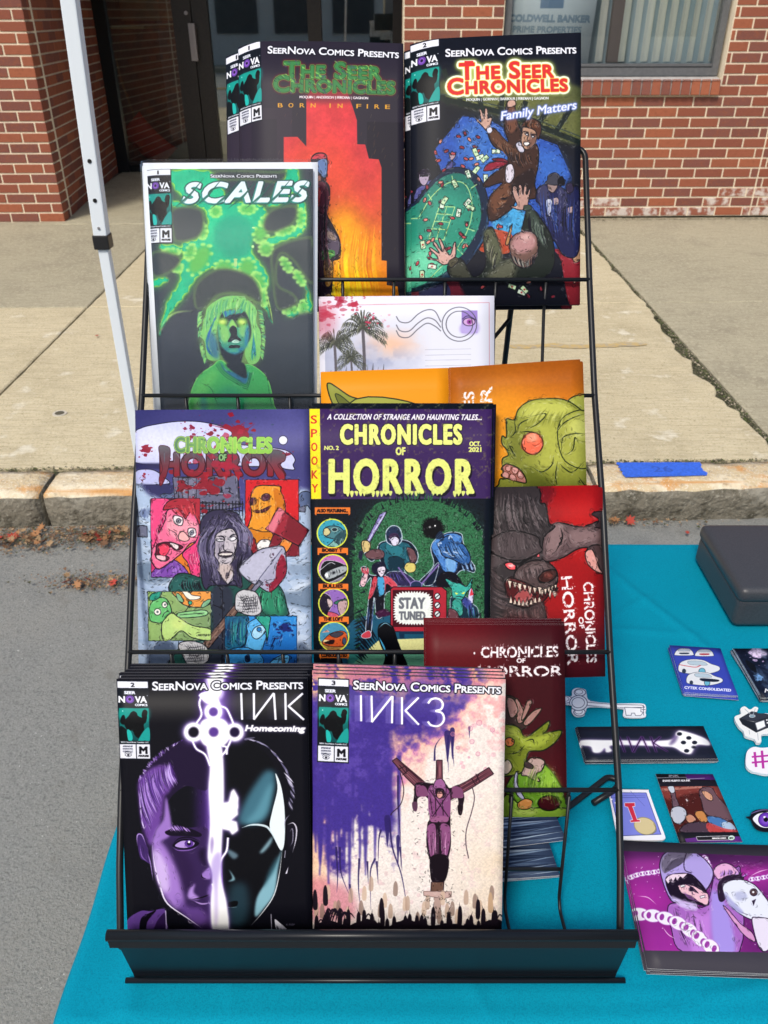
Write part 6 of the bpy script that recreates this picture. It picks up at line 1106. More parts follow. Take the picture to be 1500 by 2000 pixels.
def goblin_head(s):
    K = '15200c'
    s.P([1310, 590, 1340, 555, 1400, 542, 1420, 542, 1420, 650, 1380, 620], 'a8ac48', ol=(6, K))
    s.P([962, 1000, 970, 970, 1000, 968, 985, 930, 980, 870, 1010, 850, 1000, 820, 978, 790, 980, 752, 1000, 760, 1000, 700, 1000, 665, 1040, 670, 1060, 620, 1110, 580, 1180, 565, 1280, 566, 1340, 590, 1400, 632, 1430, 640, 1430, 1040, 960, 1040], '8f9438', ol=(6, K))
    s.P([1060, 640, 1140, 580, 1260, 580, 1340, 620, 1250, 660, 1120, 660], 'c4c85c', .9, f=10); s.P([1120, 700, 1260, 690, 1340, 800, 1280, 900, 1160, 900, 1180, 780], 'b0b44c', .9, f=16); s.P([1300, 650, 1420, 640, 1430, 900, 1300, 880, 1260, 740], 'a4a846', 1, f=6, ol=(5, K)); s.P([1320, 680, 1420, 660, 1420, 760, 1340, 760], 'd0d470', .8, f=14)
    s.P([1060, 900, 1160, 930, 1250, 1000, 1240, 1040, 1040, 1040, 1100, 990], '5c6420', .8, f=14); s.P([1000, 700, 1060, 740, 1090, 840, 1060, 900, 1010, 850, 1020, 780], '6c7228', .7, f=10)
    s.E(1132, 790, 54, 56, 'ee6c4c', ol=(7, '4a2010')); s.E(1130, 760, 30, 20, 'f8a888', .9, f=6); s.Ls([[1085, 770, 1075, 810, 1100, 835], [1120, 790, 1150, 800, 1180, 780], [1130, 800, 1120, 835]], 4, 'a03828', .8)
    s.P([990, 900, 1010, 895, 1060, 915, 1090, 950, 1100, 990, 1060, 985, 1010, 970, 975, 955, 985, 930, 975, 920], 'b87468', ol=(6, K)); 
    for q in ([1000, 905, 1022, 900, 1018, 930, 998, 925], [1030, 910, 1060, 920, 1050, 945, 1030, 935], [1065, 930, 1088, 955, 1075, 970, 1056, 955], [985, 935, 1010, 940, 1010, 965, 982, 958], [1020, 945, 1045, 955, 1048, 980, 1020, 972]): s.P(q, 'dc9c94', ol=(3, '4a2010'))
    s.Ls([[1100, 660, 1200, 640, 1160, 690, 1100, 720], [1055, 735, 1070, 690, 1130, 660], [1040, 670, 1045, 730, 1020, 760], [1010, 790, 1030, 830, 1050, 860], [1060, 735, 1110, 730, 1150, 740], [1250, 740, 1290, 690, 1340, 660, 1400, 640], [1280, 830, 1290, 760, 1350, 740, 1400, 740], [1300, 850, 1340, 820, 1350, 760, 1370, 790], [1130, 910, 1180, 935, 1230, 900, 1240, 850], [1270, 890, 1300, 920, 1340, 935, 1400, 880], [1260, 880, 1250, 960, 1260, 1010], [1370, 960, 1400, 1000, 1420, 1000]], 6, K, 1, 1)
    s.ink(900, (960, 560, 1420, 1030), ln=12, dark=.7, light=.3)
    s.hairs([1120, 600, 1330, 620], [1060, 690, 1300, 720], 24, 9, ['d4d878', '6c7228'], .04, .4)

def art_orange():
    s = Art(300, 290, (722, 420, 1393, 382, 1412, 1010, 735, 1030), 'de8010', 23)
    s.E(900, 800, 260, 360, 'f09a18', .9, f=80); s.P([722, 400, 1400, 370, 1400, 520, 1000, 480, 722, 600], '8c4410', .75, f=60); s.P([700, 420, 760, 420, 770, 700, 735, 1030, 700, 1030], 'b86010', .5, f=24)
    goblin_head(s); scratchy(s, 925, 1100, 928, 505, 60, [('HORROR', 0, 1, 0, 1)]); scratchy(s, 840, 1100, 838, 530, 50, [('CHRONICLES', 0, 1, 0, 1)]); s.noise(.05, 5); return s

def art_orange_left():
    s = Art(290, 280, (70, 437, 715, 420, 715, 1030, 80, 1040), 'f09c18', 24)
    s.P([70, 437, 715, 420, 715, 500, 70, 500], 'e08c14', .6, f=20)
    s.P([100, 495, 115, 488, 150, 510, 210, 552, 300, 600, 300, 760, 180, 720, 130, 600, 108, 540], '8f9438', ol=(6, '15200c')); s.P([140, 545, 180, 560, 260, 640, 180, 620], '5c6420', .9, ol=(4, '15200c'))
    s.P([200, 600, 500, 580, 640, 700, 640, 1000, 200, 1000], 'a4a846', ol=(6, '15200c')); return s

def art_wolf():
    s = Art(260, 400, (410, 112, 1020, 100, 1035, 1115, 412, 1130), '9c1014', 25); K = '0c090b'
    s.E(900, 300, 120, 160, 'c01818', .8, f=40); s.P([1020, 100, 1035, 1115, 800, 1130, 900, 900, 1000, 600], '6a0c18', .8, f=40); s.P([400, 820, 1040, 900, 1040, 1130, 400, 1130], '4a0c18', 1, f=50); s.P([650, 90, 760, 90, 720, 180, 660, 150], '60101a', .8, f=10)
    s.P([760, 280, 900, 300, 1000, 270, 1030, 300, 1035, 420, 940, 410, 880, 420, 790, 470, 700, 480, 680, 380], '5c484a', ol=(7, K)); s.P([740, 300, 800, 290, 820, 360, 760, 440, 710, 440], '8a7070', .9, f=8); s.P([840, 320, 960, 310, 1000, 360, 860, 400], '927676', .7, f=10); s.P([960, 230, 1020, 220, 1040, 300, 980, 300, 1000, 260], '3a2c30', ol=(5, K))
    s.P([930, 430, 960, 400, 1010, 400, 1035, 440, 1035, 560, 1000, 520, 940, 470], '4a383a', ol=(6, K)); s.P([925, 440, 960, 420, 985, 470, 1000, 520, 1022, 550, 985, 540, 940, 500], 'd89890', ol=(5, K))
    s.P([405, 95, 660, 95, 680, 170, 710, 180, 730, 280, 760, 300, 700, 360, 690, 480, 700, 520, 680, 620, 700, 720, 690, 820, 405, 820], '322c2e', ol=(6, K))
    s.P([410, 360, 500, 320, 620, 340, 690, 420, 680, 470, 560, 470, 480, 500, 410, 520], '4c4244', .95, f=6); s.hairs([410, 110, 640, 110], [430, 420, 740, 330], 90, 10, ['564a4c', '1c1719', '6c6062', '2a2426'], .05, .7); s.hairs([405, 520, 420, 800], [500, 600, 560, 820], 50, 10, ['4a3c3c', '1c1719', '5c4e50'], .05, .6); s.hairs([480, 330, 640, 330], [460, 480, 680, 440], 50, 9, ['7c7072', '2a2426', '5c5052'], .05, .7)
    s.P([410, 370, 520, 320, 660, 350, 680, 400, 690, 430, 610, 470, 560, 480, 490, 470, 410, 430], '443a3c', .6, ol=(6, K)); s.L([490, 470, 560, 500, 600, 480, 680, 440], 14, K, 1, 1)
    s.P([488, 500, 520, 490, 550, 510, 545, 530, 510, 528], 'ff5058', ol=(6, K)); s.E(522, 508, 18, 10, 'ffc0c0', .9, f=3); s.P([658, 460, 675, 440, 678, 462], 'f06a70', ol=(3, K))
    s.P([560, 520, 640, 480, 720, 490, 770, 540, 772, 600, 740, 640, 680, 640, 600, 600, 540, 580], '4e3e3e', ol=(7, K)); s.P([600, 530, 680, 500, 720, 530, 660, 560, 620, 570], '7c6a6a', .8, f=8); s.hairs([560, 530, 700, 500], [570, 590, 740, 600], 26, 7, ['2a2022', '7c6c6c'], .05, .6)
    s.P([668, 580, 700, 540, 760, 530, 770, 560, 740, 590, 700, 600], '3a1a18', ol=(7, K)); s.E(725, 560, 26, 12, '7c3c34', .9, f=4)
    s.P([490, 600, 520, 575, 600, 600, 680, 650, 770, 640, 760, 610, 772, 600, 700, 700, 650, 720, 600, 735, 540, 720, 500, 660], '4c1014', ol=(7, K)); s.P([540, 680, 580, 640, 640, 660, 620, 700, 570, 715], 'a04848', ol=(4, K))
    T = 'ecd4c0'
    for i in range(10): x = 515+i*27; y = 590+i*7.5+(0 if i < 6 else -10); s.P([x-11, y-4, x+12, y+2, x+2, y+50-(i % 2)*14], T, sm=0, ol=(3, K))
    for i in range(8): x = 520+i*22; y = 690+14*math.sin(i*.5)+10; s.P([x-9, y+12, x+11, y+12, x+2, y-32+(i % 2)*8], T, sm=0, ol=(3, K))
    for i in range(5): x = 690+i*18; y = 640-i*7; s.P([x-8, y, x+9, y-2, x+2, y+42-i*4], T, sm=0, ol=(3, K))
    s.P([500, 740, 600, 750, 690, 700, 690, 820, 500, 830], '4a3636', .9, f=6); s.hairs([500, 740, 680, 720], [520, 820, 690, 820], 24, 8, ['2a2022', '6c5050'], .03, .7); s.Ls([[600, 210, 590, 260, 620, 300], [710, 190, 690, 300], [790, 300, 800, 360, 760, 440]], 8, K, 1, 1)
    s.P([412, 830, 690, 820, 700, 1130, 410, 1130], '3c1418', 1, f=10)
    s.ink(2200, (410, 100, 1030, 830), ln=13, dark=.6, light=.18)
    scratchy(s, 795, 570, 830, 1050, 60, [('HORROR', 0, 1, 0, 1)]); scratchy(s, 915, 600, 935, 1040, 52, [('CHRONICLES', 0, 1, 0, 1.05)]); s.T('OF', 888, 790, 896, 850, 26, 'f4eef0', bold=2)
    s.noise(.05, 4); return s

def art_redgoblin():
    s = Art(300, 410, (60, 830, 812, 835, 828, 1875, 60, 1880), '4a0c14', 27); K = '10160a'
    s.E(200, 1000, 260, 200, '641018', .9, f=70); s.E(700, 1200, 160, 400, '380a12', .8, f=70)
    scratchy(s, 362, 1008, 778, 1004, 58, [('CHRONICLES', 0, 1, 0, 1)]); s.T('OF', 555, 1036, 600, 1036, 24, 'f4eef0', bold=2); scratchy(s, 345, 1108, 800, 1108, 56, [('HORROR', 0, 1, 0, 1)]); s.E(325, 985, 5, 7, 'f4eef0')
    s.P([400, 1230, 500, 1210, 560, 1240, 600, 1330, 580, 1400, 400, 1400], '3c2a28', ol=(5, K)); 
    for q in ([545, 1240, 565, 1240, 600, 1330, 560, 1360], [610, 1245, 635, 1250, 600, 1330, 580, 1340], [640, 1300, 690, 1285, 620, 1370, 590, 1360], [500, 1230, 540, 1236, 560, 1300, 520, 1330]): s.P(q, 'a87c74', ol=(5, K))
    G = '6f7c20'
    s.P([640, 1560, 720, 1600, 790, 1700, 810, 1760, 828, 1875, 560, 1870, 500, 1700], '5c8c20', ol=(6, K)); s.P([700, 1600, 760, 1640, 800, 1760, 740, 1780, 700, 1700], '94c040', .8, f=12); s.P([500, 1750, 600, 1820, 828, 1830, 828, 1875, 480, 1875], '88b038', ol=(6, K)); s.E(730, 1800, 60, 42, '3c0c14', ol=(6, K)); s.E(600, 1850, 70, 18, 'c8dc70', .8, f=8)
    s.P([450, 1380, 520, 1370, 570, 1390, 600, 1440, 660, 1400, 730, 1350, 720, 1400, 700, 1420, 796, 1402, 770, 1460, 700, 1510, 620, 1520, 600, 1600, 560, 1640, 440, 1640, 430, 1500], G, ol=(7, K)); s.P([560, 1430, 640, 1440, 740, 1415, 700, 1480, 620, 1500, 580, 1480], 'a4b440', .9, f=8); s.P([490, 1390, 550, 1390, 570, 1430, 500, 1430], 'b0bc50', .8, f=8); s.E(515, 1464, 26, 24, 'e88048', ol=(5, K)); s.Ls([[500, 1530, 560, 1520, 600, 1480], [600, 1460, 640, 1450, 650, 1480], [480, 1400, 540, 1420], [520, 1540, 560, 1600]], 6, K, 1, 1)
    s.P([580, 1640, 620, 1560, 660, 1550, 705, 1570, 690, 1620, 660, 1640, 680, 1680, 640, 1670, 610, 1650], 'b89c94', ol=(6, K)); s.P([600, 1570, 640, 1590, 640, 1610, 600, 1600], '3c2c30', ol=(4, K)); s.P([500, 1560, 530, 1600, 500, 1640, 460, 1620], 'e0c8b0', ol=(5, K)); s.P([545, 1640, 560, 1630, 560, 1700, 600, 1780, 560, 1760, 540, 1700], 'a8a8c4', ol=(5, K)); s.P([560, 1800, 600, 1775, 640, 1790, 620, 1830, 570, 1830], 'c88848', ol=(5, K))
    s.hairs([640, 1580, 780, 1680], [600, 1760, 820, 1860], 26, 8, ['a8cc50', '38581c'], .05, .5); s.ink(900, (400, 1210, 820, 1880), ln=11, dark=.65, light=.25); s.noise(.05, 4); return s

def art_water():
    s = Art(200, 260, (0, 0, 100, 0, 100, 130, 0, 130), '3c4c68', 29)
    s.hairs([-5, -5, -5, 135], [60, -5, 60, 135], 240, 2.2, ['8ca4c0', '18243c', 'c0d0e0', '2c3c58'], .03, .8); s.hairs([40, -5, 40, 135], [105, -5, 105, 135], 240, 2.2, ['8ca4c0', '18243c', 'c0d0e0', '2c3c58'], .03, .8); return s

def car(s, x, y, w, c='e4e8ec', acc=None, front=0):
    h = w*.37
    if front:
        s.P([x, y+h*.7, x+w*.1, y+h*.3, x+w*.28, y, x+w*.7, y, x+w*.9, y+h*.3, x+w, y+h*.75, x+w*.93, y+h, x+w*.06, y+h], c, ol=(2.5, '20283c')); s.P([x+w*.3, y+h*.08, x+w*.68, y+h*.08, x+w*.8, y+h*.35, x+w*.2, y+h*.35], 'c0d0dc', ol=(1.5, '30384c')); s.P([x+w*.25, y+h*.62, x+w*.75, y+h*.62, x+w*.7, y+h*.82, x+w*.3, y+h*.82], acc or '303c50')
    else:
        s.P([x, y+h*.65, x+w*.06, y+h*.2, x+w*.3, y, x+w*.6, y+h*.05, x+w*.8, y+h*.3, x+w, y+h*.5, x+w*.97, y+h*.78, x+w*.6, y+h, x+w*.1, y+h*.88], c, ol=(2.5, '20283c')); s.P([x+w*.25, y+h*.12, x+w*.58, y+h*.14, x+w*.7, y+h*.38, x+w*.3, y+h*.35], 'b8ccd8', ol=(1.5, '30384c'))
        if acc: s.L([x+w*.02, y+h*.35, x+w*.4, y+h*.52, x+w*.55, y+h*.4], 5, acc, 1, 0)
        s.E(x+w*.58, y+h*.8, w*.08, h*.22, '6cb8d0', ol=(3, '20283c')); s.E(x+w*.14, y+h*.78, w*.05, h*.16, '303c50')

def art_cars():
    s = Art(200, 210, (808, 938, 1160, 960, 1288, 1292, 915, 1268), '3848b0', 31); car(s, 848, 962, 130, front=1); car(s, 990, 968, 128, acc='b03040', front=1); car(s, 872, 1038, 286, acc='c83040'); car(s, 928, 1128, 250, front=0); s.P([1030, 1170, 1150, 1180, 1140, 1195, 1040, 1190], '1c2438')
    s.T('CYTEK CONSOLIDATED', 915, 1242, 1238, 1262, 18, 'e4e8f8', bold=1.5); return s

def art_space():
    s = Art(200, 210, (1250, 965, 1620, 965, 1820, 1308, 1450, 1310), '10182c', 33); n = fbm(s.H, s.W, 50, s.rng, 5); s.blend((0, s.H, 0, s.W, np.clip((n-.48)*4, 0, 1)), '587090', .6)
    s.splat(1420, 1010, 80, 50, 'c8b0d8', .8, .4); s.E(1430, 1000, 60, 26, 'e8d8f0', .8, f=10); s.splat(1440, 1170, 50, 40, '6c98c8', .6, .4); s.P([1340, 1050, 1400, 1080, 1420, 1140, 1370, 1110], '0c1018'); s.L([1255, 970, 1440, 1290], 10, 'a8c0d8', .6); s.noise(.3, 6, 3)
    s.T('M', 1475, 1274, 1505, 1274, 26, 'eef0f4', bold=2, slant=.2); return s

def art_inkcard():
    s = Art(300, 110, (165, 1512, 1045, 1506, 1146, 1736, 230, 1745), '1c2030', 35)
    def key(c, a, f, g):
        s.P([200, 1606, 420, 1606, 800, 1606, 860, 1550, 900, 1540, 1050, 1590, 1090, 1640, 1000, 1640, 960, 1700, 900, 1690, 850, 1660, 780, 1650, 420, 1640, 410, 1680, 370, 1690, 360, 1660, 330, 1690, 280, 1690, 260, 1650, 200, 1640], c, a, f=f)
    key('c8a8f0', .8, 16, 0); key('ffffff', 1, 3, 0)
    for x, y in ((880, 1562), (945, 1590), (908, 1622), (985, 1622), (930, 1680)): s.E(x, y, 18, 13, '1c2030', f=1)
    s.P([840, 1580, 870, 1575, 850, 1620, 810, 1640], '5c4880', .8, f=5); s.E(980, 1655, 16, 10, '1c2030', f=3)
    for l in ([460, 1580, 500, 1690], [520, 1580, 560, 1690], [560, 1690, 620, 1580], [620, 1580, 670, 1690], [680, 1580, 720, 1690], [750, 1580, 700, 1625, 800, 1686]):
        s.L(l, 14, '8c50b0', .8, sm=0, f=2); s.L(l, 7, '1c1028', sm=0)
    return s

def art_hero():
    s = Art(220, 250, (715, 220, 1115, 222, 1322, 695, 885, 702), '3c1c1c', 37); K = '100c14'
    s.P([745, 305, 1150, 300, 1290, 625, 860, 628], '4c1c18', sm=0); s.P([745, 310, 1160, 305, 1200, 400, 1000, 350, 800, 400], '8c4038', .8, f=6); s.L([760, 330, 1040, 310], 16, 'c88878', .7)
    s.P([1020, 340, 1060, 312, 1110, 320, 1150, 380, 1240, 480, 1250, 540, 1150, 540, 1060, 490, 1040, 420], '6c5058', ol=(4, K)); s.P([1040, 345, 1070, 340, 1110, 370, 1110, 405, 1070, 390], 'd8a080', ol=(3, K)); s.P([1070, 520, 1180, 530, 1280, 610, 1140, 600], '4878b0', ol=(3, K)); s.P([1180, 560, 1240, 560, 1280, 620, 1200, 610], 'b8cce0', .9)
    s.P([820, 340, 850, 340, 860, 390, 880, 440, 840, 470, 830, 400], '6a505c', ol=(4, K)); s.P([800, 312, 840, 305, 850, 345, 825, 352], 'c8d0dc', ol=(3, K)); s.P([820, 510, 830, 460, 880, 445, 925, 470, 930, 520, 890, 565, 850, 560], 'c0c4d0', ol=(4, K)); s.P([925, 520, 960, 500, 1000, 540, 950, 560], 'c88c70', ol=(3, K)); s.P([900, 590, 960, 560, 1080, 560, 1100, 628, 900, 628], '4c3a48', ol=(4, K)); s.P([1080, 560, 1200, 600, 1285, 610, 1285, 626, 1100, 628], 'c84848', .9); s.P([990, 490, 1050, 480, 1080, 550, 1030, 550], 'c8884c', ol=(3, K)); s.splat(940, 400, 60, 24, 'f0e0e0', 1, .1); s.ink(700, (745, 305, 1290, 628), ln=10)
    s.P([715, 220, 1115, 222, 1155, 306, 745, 306], '1c1a24', sm=0); s.P([920, 222, 1115, 222, 1135, 262, 940, 258], '5c2880', sm=0); s.T('INK', 810, 240, 880, 240, 14, 'd8d8e0', bold=1); s.T('SHANE MURPHY AKA INK', 766, 274, 958, 272, 13, 'f0f0f4', bold=1.6); s.L([725, 248, 930, 244, 935, 256, 1060, 250], 3, 'd0d0d8', sm=0)
    s.P([862, 628, 1290, 625, 1322, 695, 885, 702], '14141c', sm=0); s.P([920, 672, 1010, 662, 1322, 655, 1322, 695, 930, 698], '5c2880', sm=0); s.P([1000, 658, 1230, 652, 1240, 680, 1010, 684], '14141c', sm=0, ol=(3, 'd0d0d8')); s.T('SEERNOVA COMICS', 1112, 674, 1208, 672, 9, 'f0f0f4', bold=1); s.E(1245, 666, 24, 18, 'c8e0d8', ol=(2, '202830')); s.T('#1', 1232, 672, 1256, 672, 12, '203028', bold=1.5)
    return s

def art_hoodie():
    s = Art(420, 300, (470, 715, 1640, 742, 1800, 1650, 650, 1600), '3c3a44', 39); K = '241430'
    s.P([480, 790, 1660, 835, 1790, 1512, 640, 1490], '6c2070', sm=0, clip=True); s.E(620, 1150, 260, 160, 'b830a8', .9, f=80); s.E(900, 1450, 400, 130, 'b030a8', .8, f=70); s.E(1350, 950, 260, 100, 'c838b0', .8, f=60); s.P([480, 780, 1650, 820, 1660, 900, 480, 880], '3c1c48', .8, f=30); s.E(700, 900, 240, 60, 'c040b0', .7, f=40)
    for i in range(60): s.E(520+s.rng.random()*1000, 830+s.rng.random()*640, 3, 3, 'f8d0f8')
    def chain(pts, w):
        p = smooth(np.array(pts, float).reshape(-1, 2), 30, False); d = np.r_[0, np.cumsum(np.hypot(*np.diff(p, axis=0).T))]; n = int(d[-1]/(w*1.35))
        for i in range(n):
            a0, b0 = [np.array([np.interp(t, d, p[:, 0]), np.interp(t, d, p[:, 1])]) for t in (d[-1]*i/n, d[-1]*(i+1)/n)]; x, y = (a0+b0)/2; a = math.degrees(math.atan2(b0[1]-a0[1], b0[0]-a0[0]))
            s.E(x, y, w*.98, w*.66, 'f4f0fc', 1, rot=a, ol=(4, 'c080d0')); u = np.array([math.cos(math.radians(a)), math.sin(math.radians(a))]); v_ = np.array([-u[1], u[0]])
            for k in (-1, 1): s.E(x+u[0]*k*w*.42, y+u[1]*k*w*.42, w*.24, w*.34, '9838a0', 1, rot=a)
    chain([530, 1000, 600, 970, 700, 955, 760, 940], 28); chain([1040, 830, 1070, 880, 1100, 960], 26); chain([1360, 1010, 1430, 1000, 1500, 985, 1600, 960], 26)
    s.P([800, 1200, 900, 1180, 1060, 1200, 1120, 980, 1200, 900, 1260, 920, 1300, 960, 1290, 1500, 900, 1500, 820, 1350], 'a868c0', ol=(6, K)); s.P([960, 1260, 1060, 1260, 1090, 1180, 1080, 1500, 960, 1500], 'c888e0', .8, f=10); s.P([1100, 1100, 1200, 1200, 1260, 1500, 1120, 1500], 'a898e8', .9, f=8); s.hairs([830, 1210, 1040, 1260], [920, 1480, 1100, 1490], 26, 9, [K, 'd898e8'], .05, .6)
    s.P([740, 880, 770, 810, 850, 776, 940, 782, 1010, 820, 1070, 880, 1110, 960, 1080, 1060, 1000, 1150, 900, 1160, 830, 1170, 780, 1080, 745, 960], 'b0a0e0', ol=(7, K)); s.P([745, 880, 790, 805, 900, 784, 960, 800, 900, 870, 820, 900, 770, 960], '6c6478', .95, f=4); s.P([820, 870, 900, 840, 900, 880, 830, 930, 770, 960], '50485c', .9); s.L([925, 785, 905, 880, 915, 940, 960, 960], 6, K)
    s.P([780, 1010, 830, 970, 940, 965, 1000, 1010, 1060, 1090, 1080, 1190, 1000, 1190, 900, 1160, 820, 1130], '1c1024', ol=(5, K)); s.P([780, 1010, 800, 985, 830, 970, 930, 965, 900, 1000, 880, 985, 860, 1020, 850, 990, 830, 1030, 820, 1000, 800, 1040], 'f0d8e8', sm=0); s.P([865, 1060, 900, 1045, 960, 1050, 1030, 1090, 1075, 1120, 1070, 1190, 1010, 1170, 960, 1130, 900, 1110], 'f0c0cc', ol=(4, K)); s.P([880, 1055, 910, 1048, 915, 1062, 890, 1066], 'ffffff', ol=(3, K)); s.P([940, 1090, 960, 1060, 1010, 1110, 980, 1100], K); s.P([1018, 1132, 1055, 1122, 1052, 1140, 1022, 1146], 'f4f0f4', sm=0, ol=(3, K)); s.Ls([[900, 1040, 950, 1060, 990, 1110], [905, 1068, 925, 1072], [975, 1060, 965, 1110, 985, 1120]], 6, K, 1, 1); s.P([900, 1100, 960, 1130, 1010, 1172, 940, 1150], '8c5a98', .8, sm=0); s.P([820, 1130, 900, 1160, 1000, 1190, 980, 1230, 880, 1200], 'd8c8f4', .9, f=4)
    s.P([1110, 950, 1140, 900, 1200, 885, 1260, 920, 1290, 970, 1240, 1000, 1150, 1010], 'e8b0d8', ol=(5, K)); s.P([1140, 1060, 1170, 1000, 1240, 970, 1310, 980, 1320, 1010, 1240, 1060, 1190, 1160, 1150, 1160], '281830'); s.hairs([1150, 1000, 1240, 980, 1310, 990], [1160, 940, 1240, 930, 1360, 960], 40, 5, ['281830', 'c090e0'], .1, .9)
    s.P([1175, 1080, 1200, 1030, 1260, 1010, 1330, 1015, 1400, 1050, 1460, 1120, 1510, 1200, 1530, 1300, 1400, 1300, 1290, 1250, 1220, 1180], 'e8ecf8', ol=(6, K)); s.E(1300, 1130, 44, 30, 'a8acd0', .9, f=6); s.L([1230, 1180, 1290, 1235, 1380, 1270], 5, K, 1, 1); s.P([1190, 1100, 1240, 1160, 1320, 1240, 1290, 1250, 1210, 1180], 'a8a8d8', .9, f=4); s.E(1296, 1130, 36, 24, 'c0c4e0', .9); s.E(1393, 1103, 26, 26, '50383c', ol=(5, K)); s.E(1390, 1102, 8, 8, 'f0f0f4'); s.P([1380, 1165, 1410, 1150, 1392, 1200], K); s.P([1380, 1300, 1420, 1280, 1520, 1310, 1500, 1480, 1430, 1480], 'e8e0f0', ol=(6, K)); s.P([1180, 1200, 1220, 1230, 1300, 1320, 1380, 1380, 1400, 1440, 1330, 1400, 1260, 1320], 'd898c8', ol=(5, K))
    chain([560, 1250, 640, 1260, 740, 1270, 860, 1310, 960, 1370, 1040, 1440, 1130, 1490], 66)
    s.ink(900, (730, 770, 1560, 1500), ln=13, dark=.7, light=.3)
    for l in ([590, 1130, 660, 1140, 720, 1190], [760, 1340, 800, 1390, 850, 1420], [1360, 990, 1430, 950, 1500, 930]): s.L(l, 6, 'f8c8f0', .9, 1)
    s.unclip(); return s

def art_icard():
    s = Art(160, 170, (385, 330, 670, 336, 780, 680, 452, 672), 'f4f4fa', 41); s.P([398, 350, 650, 352, 752, 640, 470, 652], '8088e0', ol=(4, '40488c'), sm=0); s.L([400, 385, 645, 380], 4, '5860b0'); s.L([404, 372, 645, 367], 3, '5860b0'); s.E(405, 395, 8, 7, 'ffffff'); s.E(435, 418, 8, 7, 'ffffff')
    s.E(640, 580, 78, 60, 'd8c898', rot=20, ol=(4, '989060')); s.P([498, 420, 568, 418, 570, 440, 552, 442, 585, 535, 605, 536, 608, 548, 540, 552, 536, 540, 556, 536, 520, 445, 500, 442], 'd03048', sm=0, ol=(6, 'f4f4fa')); s.P([498, 420, 568, 418, 570, 440, 552, 442, 585, 535, 605, 536, 608, 548, 540, 552, 536, 540, 556, 536, 520, 445, 500, 442], 'd03048', sm=0); s.L([540, 340, 640, 440], 3, '6068b8'); s.L([700, 560, 720, 610, 690, 640], 3, '80784c'); return s

def art_keysticker():
    s = Art(300, 110, (70, 1225, 660, 1225, 660, 1445, 70, 1445), 'eef2f8', 43); K = '565c70'
    for cx, cy in ((188, 1260), (92, 1310), (185, 1398)): s.E(cx, cy, 40, 26, 'f4f8fc', ol=(5, K)); s.E(cx-6, cy-3, 26, 16, 'fafcff', ol=(3, K))
    s.E(178, 1335, 62, 52, 'f4f8fc', ol=(5, K)); s.E(176, 1333, 44, 36, 'fafcff', ol=(4, K)); s.P([240, 1330, 420, 1345, 620, 1350, 640, 1365, 420, 1370, 240, 1352], 'fafcff', sm=0, ol=(4, K)); s.P([500, 1365, 510, 1420, 545, 1420, 548, 1405, 570, 1405, 575, 1422, 610, 1422, 630, 1400, 612, 1395, 615, 1370], 'fafcff', sm=0, ol=(4, K)); s.Ls([[630, 1350, 632, 1420], [620, 1380, 645, 1380], [260, 1320, 400, 1335]], 4, K, 1, 0); return s

def art_tvsticker():
    s = Art(140, 140, (1255, 1360, 1530, 1360, 1530, 1620, 1255, 1620), 'eef0ee', 45); K = '1c2028'
    s.P([1300, 1450, 1385, 1400, 1500, 1420, 1510, 1440, 1400, 1470], '343844', sm=0, ol=(4, K)); s.P([1298, 1452, 1395, 1475, 1415, 1545, 1320, 1490], '20242c', sm=0, ol=(4, K)); s.P([1398, 1476, 1520, 1438, 1530, 1500, 1418, 1545], '30343e', sm=0, ol=(4, K)); s.P([1410, 1482, 1470, 1462, 1480, 1505, 1425, 1530], 'f4f8f8', sm=0, ol=(3, 'a0a4ac')); s.E(1388, 1432, 20, 10, '7c98a8', ol=(3, 'e0e4e8'))
    s.Ls([[1385, 1430, 1335, 1380], [1390, 1430, 1410, 1378], [1365, 1530, 1370, 1560], [1425, 1550, 1430, 1600]], 4, 'a8b4bc', 1, 0); s.E(1490, 1460, 6, 6, 'f0f0f0'); s.E(1494, 1480, 6, 6, 'f0f0f0'); return s

def art_hash():
    s = Art(140, 140, (1335, 30, 1620, 30, 1620, 240, 1335, 240), 'f2f2f6', 47); c = 'b830a0'
    for l in ([1405, 75, 1415, 180], [1455, 65, 1465, 190], [1385, 110, 1500, 100], [1385, 150, 1500, 140]): s.L(l, 17, c, 1, 0)

    return s

def art_eye():
    s = Art(160, 110, (1345, 460, 1640, 460, 1640, 630, 1345, 630), '14141c', 49)
    s.P([1395, 540, 1420, 505, 1470, 490, 1530, 490, 1570, 540, 1520, 590, 1450, 590], 'eef0f8'); s.E(1485, 540, 52, 50, '5c2ca8', ol=(4, '241040')); s.E(1485, 540, 36, 34, '8c60d0', .8, f=6); s.hairs([1485-5, 535, 1490, 545], [1440, 500, 1530, 580], 24, 4, ['b890f0', '38186c'], 0, .7); s.E(1485, 540, 16, 16, '0c0814'); s.E(1475, 522, 8, 6, 'ffffff'); s.L([1350, 522, 1400, 490, 1480, 470, 1560, 490], 10, '7c6ca0', .8, 1); return s

def art_office():
    """the estate agent's sign behind the window"""
    s = Art(340, 260, (985, -110, 1158, -110, 1158, 128, 985, 128), 'd8e2e4', 51)
    s.R(1052, -60, 1096, 10, '7c94ac'); s.R(1060, -52, 1088, -20, 'd4e0e2'); s.T('B', 1066, -28, 1082, -28, 18, '7c94ac', bold=1.6)
    s.T('COLDWELL BANKER', 996, 36, 1150, 38, 14, '93a9b8', bold=1.2); s.T('PRIME PROPERTIES', 1004, 58, 1136, 60, 13, '98aebb', bold=.8); return s

def art_tape():
    s = Art(200, 60, (0, 0, 100, 0, 100, 30, 0, 30), '3f6fe0', 53); s.noise(.12, 4); s.T('26', 38, 21, 62, 21, 13, '3a5cb8', bold=.2); return s
